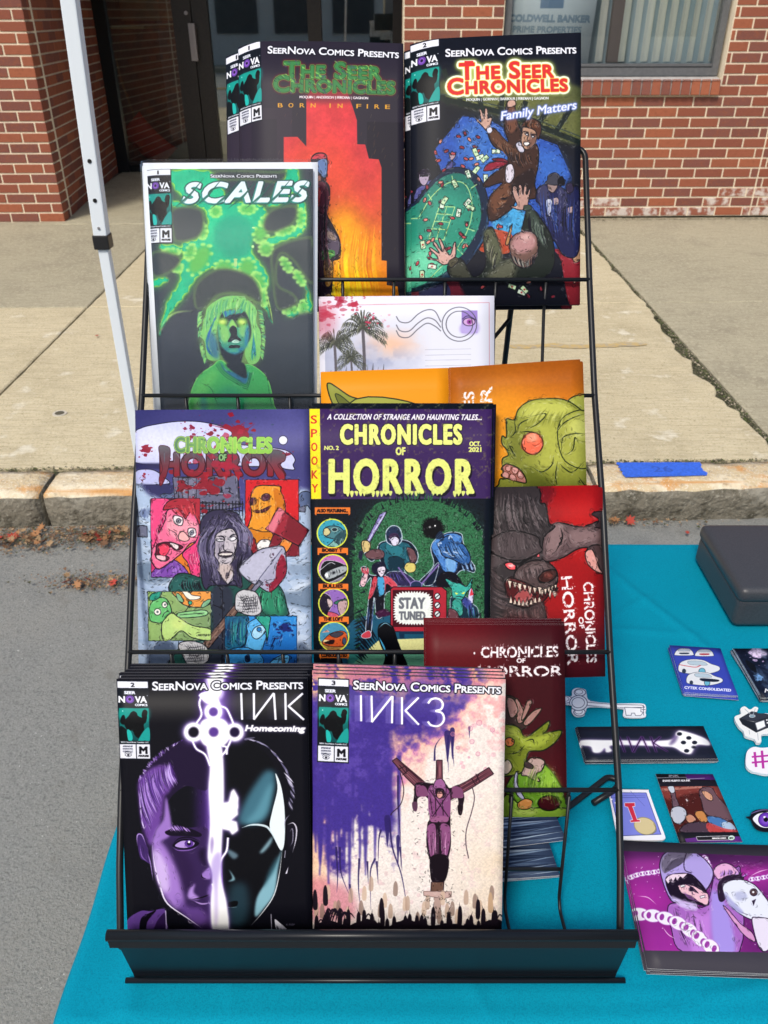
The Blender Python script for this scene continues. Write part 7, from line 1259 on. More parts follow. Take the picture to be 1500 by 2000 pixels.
# ================================================================ prints, comics and cards
ART = {}
def art_image(key):
    if key in ART: return ART[key]
    s = globals()['art_'+key]()
    im = bpy.data.images.new(key, s.W, s.H); px = np.ones((s.H, s.W, 4), np.float32); px[..., :3] = np.clip(s.img[::-1], 0, 1); im.pixels.foreach_set(px.ravel()); im.update(); im.pack()
    ART[key] = im; return im
def print_mat(key, rough=.48, gain=.9, spec=.15, coat=0.):
    k = 'print_'+key
    if k in bpy.data.materials: return bpy.data.materials[k]
    m = bpy.data.materials.new(k); m.use_nodes = True; t = m.node_tree; p = t.nodes['Principled BSDF']; i = t.nodes.new('ShaderNodeTexImage'); i.image = art_image(key); i.extension = 'EXTEND'
    x = t.nodes.new('ShaderNodeMix'); x.data_type = 'RGBA'; x.blend_type = 'MULTIPLY'; x.inputs[0].default_value = 1; x.inputs[7].default_value = (gain, gain, gain, 1)
    n = t.nodes.new('ShaderNodeTexNoise'); n.inputs['Scale'].default_value = 9; bp = t.nodes.new('ShaderNodeBump'); bp.inputs['Strength'].default_value = .12; bp.inputs['Distance'].default_value = .004; g_ = t.nodes.new('ShaderNodeNewGeometry')
    t.links.new(g_.outputs['Position'], n.inputs['Vector']); t.links.new(n.outputs[0], bp.inputs['Height']); t.links.new(bp.outputs[0], p.inputs['Normal'])
    t.links.new(i.outputs[0], x.inputs[6]); t.links.new(x.outputs[2], p.inputs['Base Color']); p.inputs['Roughness'].default_value = rough; p.inputs['Specular IOR Level'].default_value = spec
    if coat: p.inputs['Coat Weight'].default_value = coat; p.inputs['Coat Roughness'].default_value = .12
    return m
def leaf_mesh(name, q, th, mats, nu=24, nv=6, curl=0, cw=.16, bow=0, corner_lift=0, uvq=None):
    """a thin printed sheet: q = TL, TR, BR, BL; mats = (print, edge and back); curl bends the spine side away"""
    q = [Vector(p) for p in q]; n = (q[1]-q[0]).cross(q[3]-q[0]).normalized()      # points away from the viewer's side
    if n.y < 0 and abs(n.y) > abs(n.z)*.2: n = -n
    if abs(n.z) > .9 and n.z > 0: n = -n
    v = []; uv = []
    for side in (0, 1):
        for j in range(nv+1):
            for i in range(nu+1):
                a, b = i/nu, j/nv; top = q[0].lerp(q[1], a); bot = q[3].lerp(q[2], a); p = top.lerp(bot, b)
                d = (curl*max(0, 1-a/cw)**2 if curl else 0)+bow*(-math.sin(math.pi*a))-corner_lift*(a*(1-b))**4
                v.append(p+n*(d+side*th)); uv.append((a, 1-b))
    N = (nu+1)*(nv+1); f = []; mi = []
    I = lambda i, j, s: s*N+j*(nu+1)+i
    for j in range(nv):
        for i in range(nu): f += [(I(i, j, 0), I(i, j+1, 0), I(i+1, j+1, 0), I(i+1, j, 0)), (I(i, j, 1), I(i+1, j, 1), I(i+1, j+1, 1), I(i, j+1, 1))]; mi += [0, 1]
    for i in range(nu): f += [(I(i, 0, 0), I(i+1, 0, 0), I(i+1, 0, 1), I(i, 0, 1)), (I(i, nv, 0), I(i, nv, 1), I(i+1, nv, 1), I(i+1, nv, 0))]; mi += [1, 1]
    for j in range(nv): f += [(I(0, j, 0), I(0, j, 1), I(0, j+1, 1), I(0, j+1, 0)), (I(nu, j, 0), I(nu, j+1, 0), I(nu, j+1, 1), I(nu, j, 1))]; mi += [1, 1]
    me = mesh(name, v, f, list(mats), False, mi, uv)
    sm = [x == 0 for x in mi]; me.polygons.foreach_set('use_smooth', sm); return me, n
def rel(q, o): return [Vector(p)-Vector(o) for p in q]
def comic(key, q, label, group=None, curl=0, bow=0, cw=.16, back=0., dx=0., dz=0., pages=.0028, edge=None, rot=0, lift=0, name='comic_book'):
    q = [Vector(p) for p in q]; n = (q[1]-q[0]).cross(q[3]-q[0]).normalized(); n = n if n.y > 0 else -n
    up = (q[0]-q[3]).normalized(); rt = (q[1]-q[0]).normalized(); off = n*back+rt*dx+up*dz
    c0 = (q[2]+q[3])/2
    if rot: M_ = Matrix.Rotation(rot, 3, n); q = [c0+M_ @ (p-c0) for p in q]
    q = [p+off for p in q]; o = (q[2]+q[3])/2; r = empty(name, o, label, 'comic book', group)
    pm = print_mat(key); edge = edge or BLACKED
    me, _ = leaf_mesh('front_cover', rel(q, o), .0004, (pm, edge), curl=curl, bow=bow, cw=cw, corner_lift=lift); mobj('front_cover', me, r)
    iq = [q[0]+rt*.001-up*.0012, q[1]-rt*.0018-up*.0012, q[2]-rt*.0018+up*.001, q[3]+rt*.001+up*.001]
    me, _ = leaf_mesh('pages', [p+n*.0006 for p in rel(iq, o)], pages, (PAPER, PAPER), curl=curl, bow=bow, cw=cw, nv=3); mobj('pages', me, r)
    me, _ = leaf_mesh('back_cover', [p+n*(.0008+pages) for p in rel(q, o)], .0004, (edge, edge), curl=curl, bow=bow, cw=cw, nv=3); mobj('back_cover', me, r)
    return r
Q = dict(
 home=[(-.2350, .5250, 1.0021), (-.0675, .5252, 1.0024), (-.0639, .41, .7858), (-.2297, .41, .7858)],
 ink3=[(-.0625, .5279, 1.0055), (.1070, .5256, 1.0012), (.1056, .41, .7837), (-.0642, .41, .7837)],
 anth=[(-.2494, .7355, 1.1635), (-.0740, .7359, 1.1642), (-.0734, .61, .9274), (-.2512, .61, .9274)],
 spooky=[(-.0738, .7272, 1.171), (.1075, .7272, 1.171), (.1061, .61, .9306), (-.071, .61, .9306)],
 bag=[(-0.2517, 0.9032, 1.3681), (-0.069, 0.9035, 1.3688), (-0.0722, 0.787, 1.1299), (-0.2465, 0.787, 1.1299)],
 scales=[(-0.2483, 0.8998, 1.3613), (-0.0737, 0.8998, 1.3613), (-0.0751, 0.787, 1.1299), (-0.2408, 0.787, 1.1299)],
 family=[(.028, .9956, 1.4742), (.2099, .9994, 1.4811), (.2122, .8605, 1.2305), (.0301, .8595, 1.2287)],
 fire=[(-.1598, 1.0068, 1.4729), (.0209, 1.0056, 1.4709), (.0232, .87, 1.2262), (-.1585, .87, 1.2262)],
 post=[(-0.0694, 0.8482, 1.2405), (0.1172, 0.8496, 1.243), (0.1184, 0.7895, 1.13), (-0.068, 0.7865, 1.1244)],
 oright=[(0.0676, 0.7777, 1.1888), (0.2034, 0.7815, 1.1954), (0.2082, 0.718, 1.0854), (0.0706, 0.716, 1.0819)],
 oleft=[(-0.0649, 0.7831, 1.1829), (0.0668, 0.7848, 1.1859), (0.0671, 0.7225, 1.0781), (-0.0632, 0.7215, 1.0763)],
 wolf=[(.1066, .6989, 1.0906), (.2194, .7001, 1.0925), (.222, .6007, .9335), (.1069, .5993, .9311)],
 gob=[(.0398, .5973, 1.0041), (.1718, .5969, 1.0034), (.1745, .5002, .8487), (.0398, .4998, .848)])
# front tray: two stacks
comic('homecoming', Q['home'], 'black comic with half purple face and glowing white key, front left in the tray')
for k in range(5): comic('homecoming', Q['home'], 'copy stacked behind the half-face key comic, only its top edge showing', 'copies behind the half-face key comic', back=.0052*(k+1), dx=[.002, -.001, .003, .005, .004][k], dz=.0012*(k+1), name='comic_book')
comic('ink3', Q['ink3'], 'purple and cream comic with hooded figure on crossed beams, front right in the tray')
for k in range(3): comic('ink3', Q['ink3'], 'copy stacked behind the bound hooded figure comic, only its top edge showing', 'copies behind the bound figure comic', back=.0055*(k+1), dx=[-.001, .001, -.001][k], dz=.0015*(k+1))
# second tier
comic('anthology', Q['anth'], 'graveyard comic with long-haired gravedigger holding a bloody shovel, left of the middle tier', curl=.006, cw=.1)
comic('spooky', Q['spooky'], 'purple and black comic with big yellow HORROR title and red television, middle of the rack')
for k in range(3): comic('spooky', Q['spooky'], 'copy stacked behind the yellow HORROR title comic, only its top edge showing', 'copies behind the yellow HORROR title comic', back=.0052*(k+1), dx=[.003, .004, .002][k], dz=.0012*(k+1))
# top tier
comic('fire', Q['fire'], 'dark comic with red burning skyline and helmeted figure, front copy in the top tier', curl=.013, bow=.002, cw=.2)
comic('fire', Q['fire'], 'second copy of the burning skyline comic, sticking out left behind the front one', curl=.013, bow=.002, cw=.2, back=.012, dx=-.0158, dz=-.004)
comic('family', Q['family'], 'comic with man in brown suit thrown over green card table, front copy, upper right', curl=.009, bow=.0015, cw=.18)
comic('family', Q['family'], 'second copy of the card table comic, its left edge showing behind the front one', curl=.009, bow=.0015, cw=.18, back=.010, dx=-.0065, dz=-.002)
# bagged comic
BAG = glass('clear polythene', (.97, .98, .985), .0, .10, 1.22)
def bagged(q, qb, label, back=0, dx=0, key='scales'):
    qb = [Vector(p)+Vector((dx, back*.88, back*-.47)) for p in qb]; q = [Vector(p)+Vector((dx, back*.88, back*-.47)) for p in q]
    o = (qb[2]+qb[3])/2; r = empty('bagged_comic', o, label, 'comic book'); nn = Vector((0, .88, -.47))
    me, _ = leaf_mesh('cover', rel(q, o), .0028, (print_mat(key), PAPER), nv=3, curl=.005, cw=.12); mobj('cover', me, r)
    BOARD = mat('white backing board', (.78, .8, .84), .5); b2 = [p+nn*.0046 for p in qb]; me, _ = leaf_mesh('backing_board', rel(b2, o), .0008, (BOARD, BOARD), nv=2); mobj('backing_board', me, r)
    b3 = [p-nn*.0022 for p in qb]; b3[0] += Vector((-.0015, 0, .001)); b3[1] += Vector((.0015, 0, .001)); me, _ = leaf_mesh('plastic_sleeve', rel(b3, o), .0002, (BAG, BAG), nu=40, nv=30, curl=.005, cw=.1)
    rr = np.random.default_rng(3)
    N2 = 41*31
    w_ = fbm(31, 41, 9, rr, 3)
    for vtx in me.vertices:
        k = vtx.index % N2; j, i = divmod(k, 41); vtx.co -= nn*(.0022*(w_[j, i]-.5)*(1.6 if i < 5 else .8))
    mobj('plastic_sleeve', me, r); return r
bagged(Q['scales'], Q['bag'], 'bagged green comic of a boy with glowing eyes, white board behind, upper left')
bagged(Q['scales'], Q['bag'], 'second bagged comic, its white edge showing behind the boy with glowing eyes', back=.009, dx=-.0035)
# loose prints in the pockets
def prints(key, q, label, group=None, n=0, glabel=None, th=.0004, cat='art print', name='art_print', jit=.002, step=.0022, up=.0012, edge=None, rough=.48):
    q = [Vector(p) for p in q]; nn = (q[1]-q[0]).cross(q[3]-q[0]).normalized(); flat = abs(nn.z) > .9
    if flat: nn = nn if nn.z < 0 else -nn
    else: nn = nn if nn.y > 0 else -nn
    rt = (q[1]-q[0]).normalized(); u = (q[0]-q[3]).normalized(); rr = random.Random(len(label))
    for k in range(n+1):
        s_ = [p+nn*step*k+rt*(rr.uniform(-jit, jit) if k else 0)+u*((up*k if not flat else rr.uniform(-jit, jit)) if k else 0) for p in q]
        if k: c_ = sum(s_, Vector())/4; M_ = Matrix.Rotation(rr.uniform(-.012, .012), 3, nn); s_ = [c_+M_ @ (p-c_) for p in s_]
        o = (s_[2]+s_[3])/2; me, _ = leaf_mesh(name, rel(s_, o), th, (print_mat(key, rough), edge or PAPER), nu=10, nv=6, bow=.0012 if not flat else 0)
        ob = mobj(name, me, None, o); tag(ob, label if k == 0 else glabel, cat, (group if k else None))
prints('postcard', Q['post'], 'blood-spattered postcard with palm trees and purple eye stamp, centre of the rack', n=2, group='postcards behind the palm tree postcard', glabel='postcard stacked behind the palm tree postcard')
prints('orange_left', Q['oleft'], 'orange print with only a green horn showing, left below the palm postcard', n=2, group='orange prints behind the horn print', glabel='orange print stacked behind the green horn print')
prints('orange', Q['oright'], 'orange print of a snarling green goblin head with red eye, right side of the rack', n=3, group='orange prints behind the goblin head', glabel='orange print stacked behind the goblin head print')
prints('wolf', Q['wolf'], 'red print of a snarling grey werewolf with white sideways title, right of the rack', n=4, group='prints behind the werewolf', glabel='red print stacked behind the werewolf print')
prints('redgoblin', Q['gob'], 'dark red print of a horned green goblin warrior, lowest upright print on the right', n=4, group='prints behind the goblin warrior', glabel='dark red print stacked behind the goblin warrior print')
prints('water', [(-.05, .63, .762), (.1765, .615, .762), (.1914, .5376, .762), (.0, .512, .762)], 'dark blue water texture print lying crooked under the rack, upper one', th=.0006)
prints('water', [(-.06, .60, .752), (.168, .60, .752), (.1792, .5037, .752), (.0, .49, .752)], 'dark blue water texture print lying under the rack, lower one', n=2, group='water prints under the lower one', glabel='water texture print lying underneath the others', th=.0006)
# things on the table
TZ = .735
def flat(pts, z): return [(x, y, z) for x, y in pts]
prints('cars', flat([(.4017, .8674), (.4706, .8608), (.4619, .7682), (.394, .7745)], TZ+.0065), 'blue card with four white concept cars, on the teal cloth beside the black box', n=5, group='blue cards under the concept car card', glabel='blue card stacked under the concept car card', step=.0011, cat='card', name='trading_card')
prints('space', flat([(.4881, .8593), (.5625, .8593), (.5596, .7641), (.4904, .7636)], TZ+.0075), 'dark card with violet nebula, cut off by the right edge below the black box', n=6, group='cards under the nebula card', glabel='card stacked under the nebula card', step=.0011, cat='card', name='trading_card')
prints('inkcard', flat([(.2405, .7137), (.3985, .7151), (.3983, .6629), (.2409, .6609)], TZ+.0075), 'long black bookmark with glowing key and INK lettering, behind the rack upright', n=6, group='bookmarks under the glowing key one', glabel='bookmark stacked under the glowing key bookmark', step=.0011, cat='bookmark', name='bookmark')
prints('hero', flat([(.3202, .646), (.3876, .6456), (.3881, .5541), (.3199, .5529)], TZ+.0012), 'trading card of hooded man punching a masked man, purple and black border', cat='card', name='trading_card')
prints('hoodie', flat([(.254, .5484), (.4322, .5437), (.3953, .407), (.2445, .4136)], TZ+.0095), 'magenta print of hooded figure with white mask and chains, lower right on the cloth', n=5, group='prints under the hooded figure with chains', glabel='print stacked under the magenta hooded figure print', step=.0018, jit=.0035)
STW = mat('white vinyl sticker', (.8, .82, .84), .4)
def sticker(key, rect, outline, crop, label, n=0, cat='sticker', edge=None, z=TZ+.001, step=.0012, group=None, glabel=None):
    """die-cut sticker; rect = its art's corners on the table, crop = the art's corners in drawing units, outline in drawing units"""
    Hm = homog([tuple(crop[i:i+2]) for i in range(0, 8, 2)], [(0, 0), (1, 0), (1, 1), (0, 1)])
    p = smooth(np.asarray(outline, float).reshape(-1, 2), 5); q_ = np.c_[p, np.ones(len(p))] @ Hm.T; uvp = q_[:, :2]/q_[:, 2:]
    A = [np.array(a) for a in rect]; rr = random.Random(5)
    for k in range(n+1):
        zt = z+step*(n-k); pts = []; jx, jy = (rr.uniform(-.001, .001), rr.uniform(-.001, .001)) if k else (0, 0)
        for a, b in uvp: P_ = (A[0]*(1-a)+A[1]*a)*(1-b)+(A[3]*(1-a)+A[2]*a)*b; pts.append((P_[0]+jx, P_[1]+jy))
        cx_ = sum(a for a, _ in pts)/len(pts); cy_ = sum(b for _, b in pts)/len(pts); N = len(pts)
        v = [(a-cx_, b-cy_, 0) for a, b in pts]+[(a-cx_, b-cy_, -.001) for a, b in pts]; uv = [(a, 1-b) for a, b in uvp]*2
        f = [tuple(range(N))[::-1]]+[(i, (i+1) % N, N+(i+1) % N, N+i) for i in range(N)]; me = mesh('sticker', v, f, [print_mat(key, .35), edge or STW], False, [0]+[1]*N, uv)
        if me.polygons[0].normal.z < 0: me.flip_normals()
        ob = mobj('sticker', me, None, (cx_, cy_, zt)); tag(ob, label if k == 0 else glabel, cat, group if k else None)
sticker('icard', [(.2583, .6217), (.3051, .6204), (.304, .5554), (.2534, .5568)], [388, 338, 395, 328, 500, 328, 655, 332, 668, 345, 720, 490, 778, 645, 776, 676, 740, 684, 600, 684, 470, 678, 452, 668, 420, 520], (385, 330, 670, 336, 780, 680, 452, 672), 'sticker of a blue bag with red letter I and gold coin, beside the rack upright', 2, group='stickers under the red letter I sticker', glabel='sticker stacked under the red letter I sticker')
sticker('keysticker', [(.2377, .7879), (.3501, .7879), (.3345, .7317), (.2271, .7317)], [78, 1290, 130, 1285, 135, 1245, 170, 1228, 225, 1240, 235, 1275, 262, 1320, 420, 1338, 600, 1338, 645, 1352, 646, 1400, 635, 1432, 500, 1430, 492, 1385, 470, 1372, 260, 1360, 230, 1390, 215, 1420, 160, 1425, 132, 1395, 130, 1350, 85, 1340], (70, 1225, 660, 1225, 660, 1445, 70, 1445), 'white ornate key sticker on the teal cloth right of the werewolf print', 1, group='stickers under the white key', glabel='sticker stacked under the white ornate key sticker')
sticker('tvsticker', [(.4499, .7518), (.5007, .7518), (.4753, .6895), (.427, .6895)], [1265, 1440, 1310, 1415, 1305, 1380, 1335, 1362, 1372, 1385, 1405, 1365, 1430, 1375, 1425, 1410, 1520, 1420, 1540, 1500, 1530, 1550, 1455, 1560, 1450, 1610, 1420, 1615, 1400, 1590, 1340, 1570, 1325, 1535, 1290, 1500], (1255, 1360, 1530, 1360, 1530, 1620, 1255, 1620), 'white die-cut sticker of an old black television with antennas', 3, group='stickers under the television', glabel='sticker stacked under the television sticker')
sticker('hash', [(.4396, .6857), (.4894, .6857), (.4702, .6401), (.4223, .6401)], [1345, 100, 1360, 60, 1400, 38, 1460, 45, 1540, 40, 1610, 70, 1600, 180, 1540, 220, 1480, 228, 1420, 215, 1380, 205, 1345, 170], (1335, 30, 1620, 30, 1620, 240, 1335, 240), 'white cloud-shaped sticker with a magenta hash sign at the right edge', 3, group='stickers under the hash sign', glabel='sticker stacked under the magenta hash sign sticker')
sticker('eye', [(.4072, .5961), (.4548, .5961), (.4413, .5643), (.3951, .5643)], [1348, 520, 1375, 515, 1390, 485, 1430, 468, 1500, 465, 1580, 480, 1630, 540, 1580, 600, 1500, 622, 1430, 610, 1395, 575, 1380, 540], (1345, 460, 1640, 460, 1640, 630, 1345, 630), 'black eye-shaped sticker with purple iris at the right edge', 0, edge=BLACKPL, z=TZ+.003)

# ---- tablecloth: the table under it is a thing of its own
tb = empty('folding_table', (.5, .75, 0), 'folding table hidden under the teal cloth', 'table')
v = MB(); v.box(-.775, -.36, TZ-.05, .9, .37, TZ-.018); v.build('tabletop', PAPER, tb)
for sx in (-.7, .8):
    for sy in (-.3, .3): v = MB(); v.tube([(sx, sy, 0), (sx, sy, TZ-.045)], .014, 10); v.build('leg', GREYFR, tb)
rr = np.random.default_rng(8); X0, X1, Y0, Y1, DR = -.3, 1.42, .368, 1.145, .52
def grid_axis(a, b, n, dr, rad=.012, nd=14):
    """arc-length axis: drape, rounded edge, flat, rounded edge, drape -> (position, drop)"""
    L_ = [(a, -dr*(1-i/nd)) for i in range(nd)]
    L_ += [(a+rad*(1-math.cos(t)), -rad+rad*math.sin(t)) for t in [k/4*math.pi/2 for k in range(1, 4)]]
    L_ += [(a+rad+(b-a-2*rad)*i/n, 0) for i in range(n+1)]
    L_ += [(b-rad+rad*math.sin(t), -rad+rad*math.cos(t)) for t in [k/4*math.pi/2 for k in range(1, 4)]]
    L_ += [(b, -dr*(i+1)/nd) for i in range(nd)]; return L_
ax, ay = grid_axis(X0, X1, 400, DR), grid_axis(Y0, Y1, 210, DR); NX, NY = len(ax), len(ay); wr = fbm(NY, NX, 80, rr, 3)-.5; wr2 = fbm(NY, NX, 26, rr, 2, asp=2.6)-.5; v = []
creases = [((-.25, .38), (-.18, 1.1), .0016), ((-.13, .37), (-.27, .72), .0014), ((.10, .37), (.06, .44), .001), ((.33, 1.12), (.5, .8), .0018), ((.26, 1.0), (.34, .86), .0016), ((.33, .97), (.30, .78), .0012), ((.42, 1.0), (.33, .93), .0013), ((.2, .37), (.75, .5), .0012), ((.4, .8), (.4, .37), .0008), ((.3, .92), (.47, .9), .001), ((.36, 1.13), (.24, .98), .0012), ((-.2, .40), (.6, .40), .0007)]
for j, (y, dy) in enumerate(ay):
    for i, (x, dx) in enumerate(ax):
        drop = min(dx, dy) if (dx < -.02 or dy < -.02) else dx+dy
        px_, py_, z = x, y, TZ+drop
        if dx < -.02 and dy < -.02: # corner folds
            k = min(-dx, -dy); px_ += (-1 if x < .5 else 1)*k*.35; py_ += (-1 if y < .7 else 1)*k*.35; z = TZ-max(-dx, -dy)
        if dx < -.02 or dy < -.02:
            a_ = .03*min(1, -min(dx, dy)/.3)
            if dy < dx: py_ += (-1 if y < .7 else 1)*(.012+a_*math.sin(x*24+1.5*math.sin(x*5)))*min(1, -dy/.1)
            else: px_ += (-1 if x < .5 else 1)*(.004+a_*math.sin(y*26+1.2))*min(1, -dx/.15)
        else:
            z += .006*wr[j, i]+.003*wr2[j, i]
            for (x0, y0), (x1, y1), h in creases:
                L2 = (x1-x0)**2+(y1-y0)**2; t = ((px_-x0)*(x1-x0)+(py_-y0)*(y1-y0))/L2
                if -.05 < t < 1.05:
                    d_ = abs((px_-x0)*(y1-y0)-(py_-y0)*(x1-x0))/math.sqrt(L2); z += 1.5*h*math.exp(-(d_/.0065)**2)*min(1, max(0, math.sin(math.pi*min(1, max(0, t))))+.15)
        if x < .5 and dx <= 0 and dy > -.02: px_ += .001*math.sin(y*19)+.0008*math.sin(y*43)
        if dx == 0 and dy == 0: z += -.004*math.exp(-((px_+.262)/.02)**2)*(.6+.4*math.sin(py_*9))+.0035*math.exp(-((px_+.235-.05*(py_-.37))/.012)**2)
        v.append((px_-.5, py_-.75, z))
f = [(j*NX+i, j*NX+i+1, (j+1)*NX+i+1, (j+1)*NX+i) for j in range(NY-1) for i in range(NX-1)]
cl = mobj('tablecloth', mesh('tablecloth', v, f, CLOTH, True), None, (.5, .75, -.0035)); tag(cl, 'teal tablecloth with faint creases covering the folding table', 'tablecloth')

# ---- the wire rack
rk = empty('wire_display_rack', (-.01, .42, TZ), 'black tiered wire display rack holding comics on the teal cloth', 'display rack')
RO = Vector((-.01, .42, TZ))
def rp(name, m=WIRE, parent=None, smooth=True, **k): return None
def wires(name, lines, r, m=WIRE, n=8, parent=rk):
    b = MB()
    for l in lines: b.tube([Vector(p)-RO for p in l], r, n)
    return b.build(name, m, parent, smooth=True)
S = [(.408, .792), (.455, .835), (.5075, .880), (.598, .970), (.69, 1.072), (.783, 1.159), (.868, 1.256), (.955, 1.362)]
XL, XR = -.2515, .2205
for X in (XL, XR):
    bow = [-.2350, -.2415, -.2466, -.2490, -.2515, -.2535, -.2545, -.2550] if X < 0 else [.2105, .2160, .2205, .2205, .2205, .2205, .2205, .2205]; lo = bow[0]; L_ = [(bow[i], y, z) for i, (y, z) in enumerate(S)]
    wires('side_upright', [rounded([(lo, .4125, .782)]+(L_[:-1]+[(L_[-1][0], .962, 1.372), (L_[-1][0]-.04, .965, 1.375)] if X > 0 else L_[:-1]+[(L_[-1][0], .93, 1.332)]), .012)], .0033, n=10)
wires('top_bar', [[(-.12, .972, 1.375), (XR-.035, .965, 1.375)]], .0033)
rails = [(.5075, .880), (.598, .970), (.783, 1.159), (.868, 1.256)]
for y, z in rails: wires('tier_rail', [[({.5075: -.2466, .598: -.2490}.get(y, -.2535), y-.002, z), (XR, y-.002, z)]], .0022)
wx = [.174, .12, .0655, .0105, -.0445, -.099, -.1535, -.208]
for X in wx:
    P_ = [(X+.004, .417, .742), (X, .470, .744), (X, .480, .752)]; P_ += [(X, .5035, .874)]
    wires('shelf_wire', [rounded(P_, .004, 3)], .0018, n=6)
    for (y0, z0), (y1, z1) in zip(rails[:-1], rails[1:]):
        wires('shelf_wire', [rounded([(X, y1-.001, z1), (X, y1-.006, z1-.034), (X, max(y0+.03, y1-.045), z0-.030), (X, max(y0+.026, y1-.049), z0-.0335), (X, y0+.004, z0-.0345), (X, y0+.0005, z0-.030), (X, y0-.001, z0)], .004, 3)], .0018, n=6)
for k, (y, z) in enumerate(rails): wires('pocket_bar', [[(XL+.043, y+.0025, z-.0315), (wx[0], y+.0025, z-.0315)]], .0019, n=6)
wires('pocket_bar', [[(wx[-1], .4875, .786), (wx[0], .4875, .786)]], .0019, n=6)
# rear easel leg and hooked ends
wires('rear_leg', [[(.1476, .915, 1.235), (.1476, .925, 1.19), (.15, 1.02, .742)]], .0034); wires('rear_leg', [[(-.19, .915, 1.235), (-.19, .925, 1.19), (-.19, 1.02, .742)]], .0034)
wires('rear_brace', [[(.1476, .922, 1.195), (.118, .93, 1.15), (.06, .94, 1.10)]], .0024)
wires('rear_crossbar', [[(-.19, 1.0, .83), (.15, 1.0, .83)]], .0028)
wires('foot_hook', [rounded([(.15, .555, .7395), (.2120, .600, .7395), (.262, .639, .7395), (.2745, .634, .7395), (.268, .622, .7395), (.2365, .602, .7395)], .010, 5)], .0036, n=10)
tr = MB(); x0, x1 = -.2315+.01, .2145+.01
def bx(a, b, c, d, e, f_): tr.box(a, b-.42, c-TZ, d, e-.42, f_-TZ)
t2 = MB(); pr = [(.3935, .829), (.395, .824), (.3985, .812), (.4085, .745), (.4085, .7385)]
vv = [(x, y-.42, z-TZ) for (y, z) in pr for x in (x0, x1)]+[(x, y+.0016-.42, z-TZ) for (y, z) in pr for x in (x0, x1)]; m_ = len(pr)
ff = [(2*i, 2*i+1, 2*i+3, 2*i+2) for i in range(m_-1)]+[(2*m_+2*i, 2*m_+2*i+2, 2*m_+2*i+3, 2*m_+2*i+1) for i in range(m_-1)]+[(0, 2*m_, 2*m_+1, 1)]+[(2*i, 2*i+2, 2*m_+2*i+2, 2*m_+2*i) for i in range(m_-1)]+[(2*i+1, 2*m_+2*i+1, 2*m_+2*i+3, 2*i+3) for i in range(m_-1)]
t2.add(vv, ff); t2.build('tray_front', TRAYM, rk)
bx(x0, .4085, .7375, x1, .62, .7395); tr.build('tray_floor', TRAYM, rk) if 0 else None
wires('tray_lip', [[(-.2368, .3955, .829), (.2168, .3955, .829)]], .0048, TRAYM, 12)
lb = MB(); lb.box(x0-.0045, .3925-.42, .815-TZ, x1+.0015, .3985-.42, .829-TZ); lb.build('tray_lip', TRAYM, rk)
wires('tray_foot', [[(-.2385, .4055, .7395), (.2225, .4055, .7395)]], .0026, TRAYM, 10)

# ---- cash box
cb = empty('cash_box', (.64, 1.0, TZ), 'dark grey metal cash box with rounded corners at the back right of the table', 'box')
me = beveled('box_body', .264, .174, .052, .012, BOXM, 4); o = mobj('box_body', me, cb, (0, .0, .026))
me = beveled('box_lid', .268, .178, .026, .0125, BOXM, 4); o = mobj('box_lid', me, cb, (0, .0, .0565))
for ob in (o,): ob.data.polygons.foreach_set('use_smooth', [True]*len(ob.data.polygons))

# ---- tent pole
tp = empty('tent_leg', (-.6445, 1.9, 0), 'white square steel tent leg with black clamp, standing in the street left of the rack', 'tent pole')
TL_ = R(2.5)
def on_leg(z): return (z-1.06)*math.tan(TL_)
me = beveled('upper_tube', .031, .031, 2.4, .003, WHITEPAINT, 2); mobj('upper_tube', me, tp, (on_leg(2.25), 0, 2.25)).rotation_euler = (0, TL_, 0)
me = beveled('lower_tube', .0235, .0235, 1.10, .0025, WHITEPAINT, 2); mobj('lower_tube', me, tp, (-.003, 0, .56)).rotation_euler = (0, R(.35), 0)
me = beveled('clamp', .036, .036, .032, .003, BLACKPL, 2); mobj('clamp', me, tp, (0, 0, 1.053))
v = MB(); v.tube([(0, -.0155, 0), (0, -.0168, 0)], .0045, 14)
for z in (1.225, 1.144): mobj('pin_hole', mesh('pin_hole', v.v, v.f, HOLE), tp, (on_leg(z), 0, z))
v = MB(); v.tube([(0, -.0155, 0), (0, -.018, 0)], .003, 10); mobj('rivet', mesh('rivet', v.v, v.f, METAL), tp, (on_leg(1.085), 0, 1.085))
me = beveled('foot_plate', .07, .07, .006, .002, METAL, 1); mobj('foot_plate', me, tp, (-.004, 0, .009))

# ---- office sign behind the window glass
im = print_mat('office', .6, 1.0); s0 = W(.86, 6.5+.125); zs = .13+.016
def wl(u, v_, z): return (u*ca-v_*sa, 6.5+u*sa+v_*ca, z)
q = [wl(.845, .112, 1.875), wl(1.50, .112, 1.875), wl(1.47, .112, 1.17), wl(.845, .112, 1.17)]
me, _ = leaf_mesh('window_sign', rel(q, q[3]), .003, (im, PAPER), nu=2, nv=2); tag(mobj('window_sign', me, None, q[3]), 'pale estate agency sign with grey blue lettering standing behind the office window', 'sign')
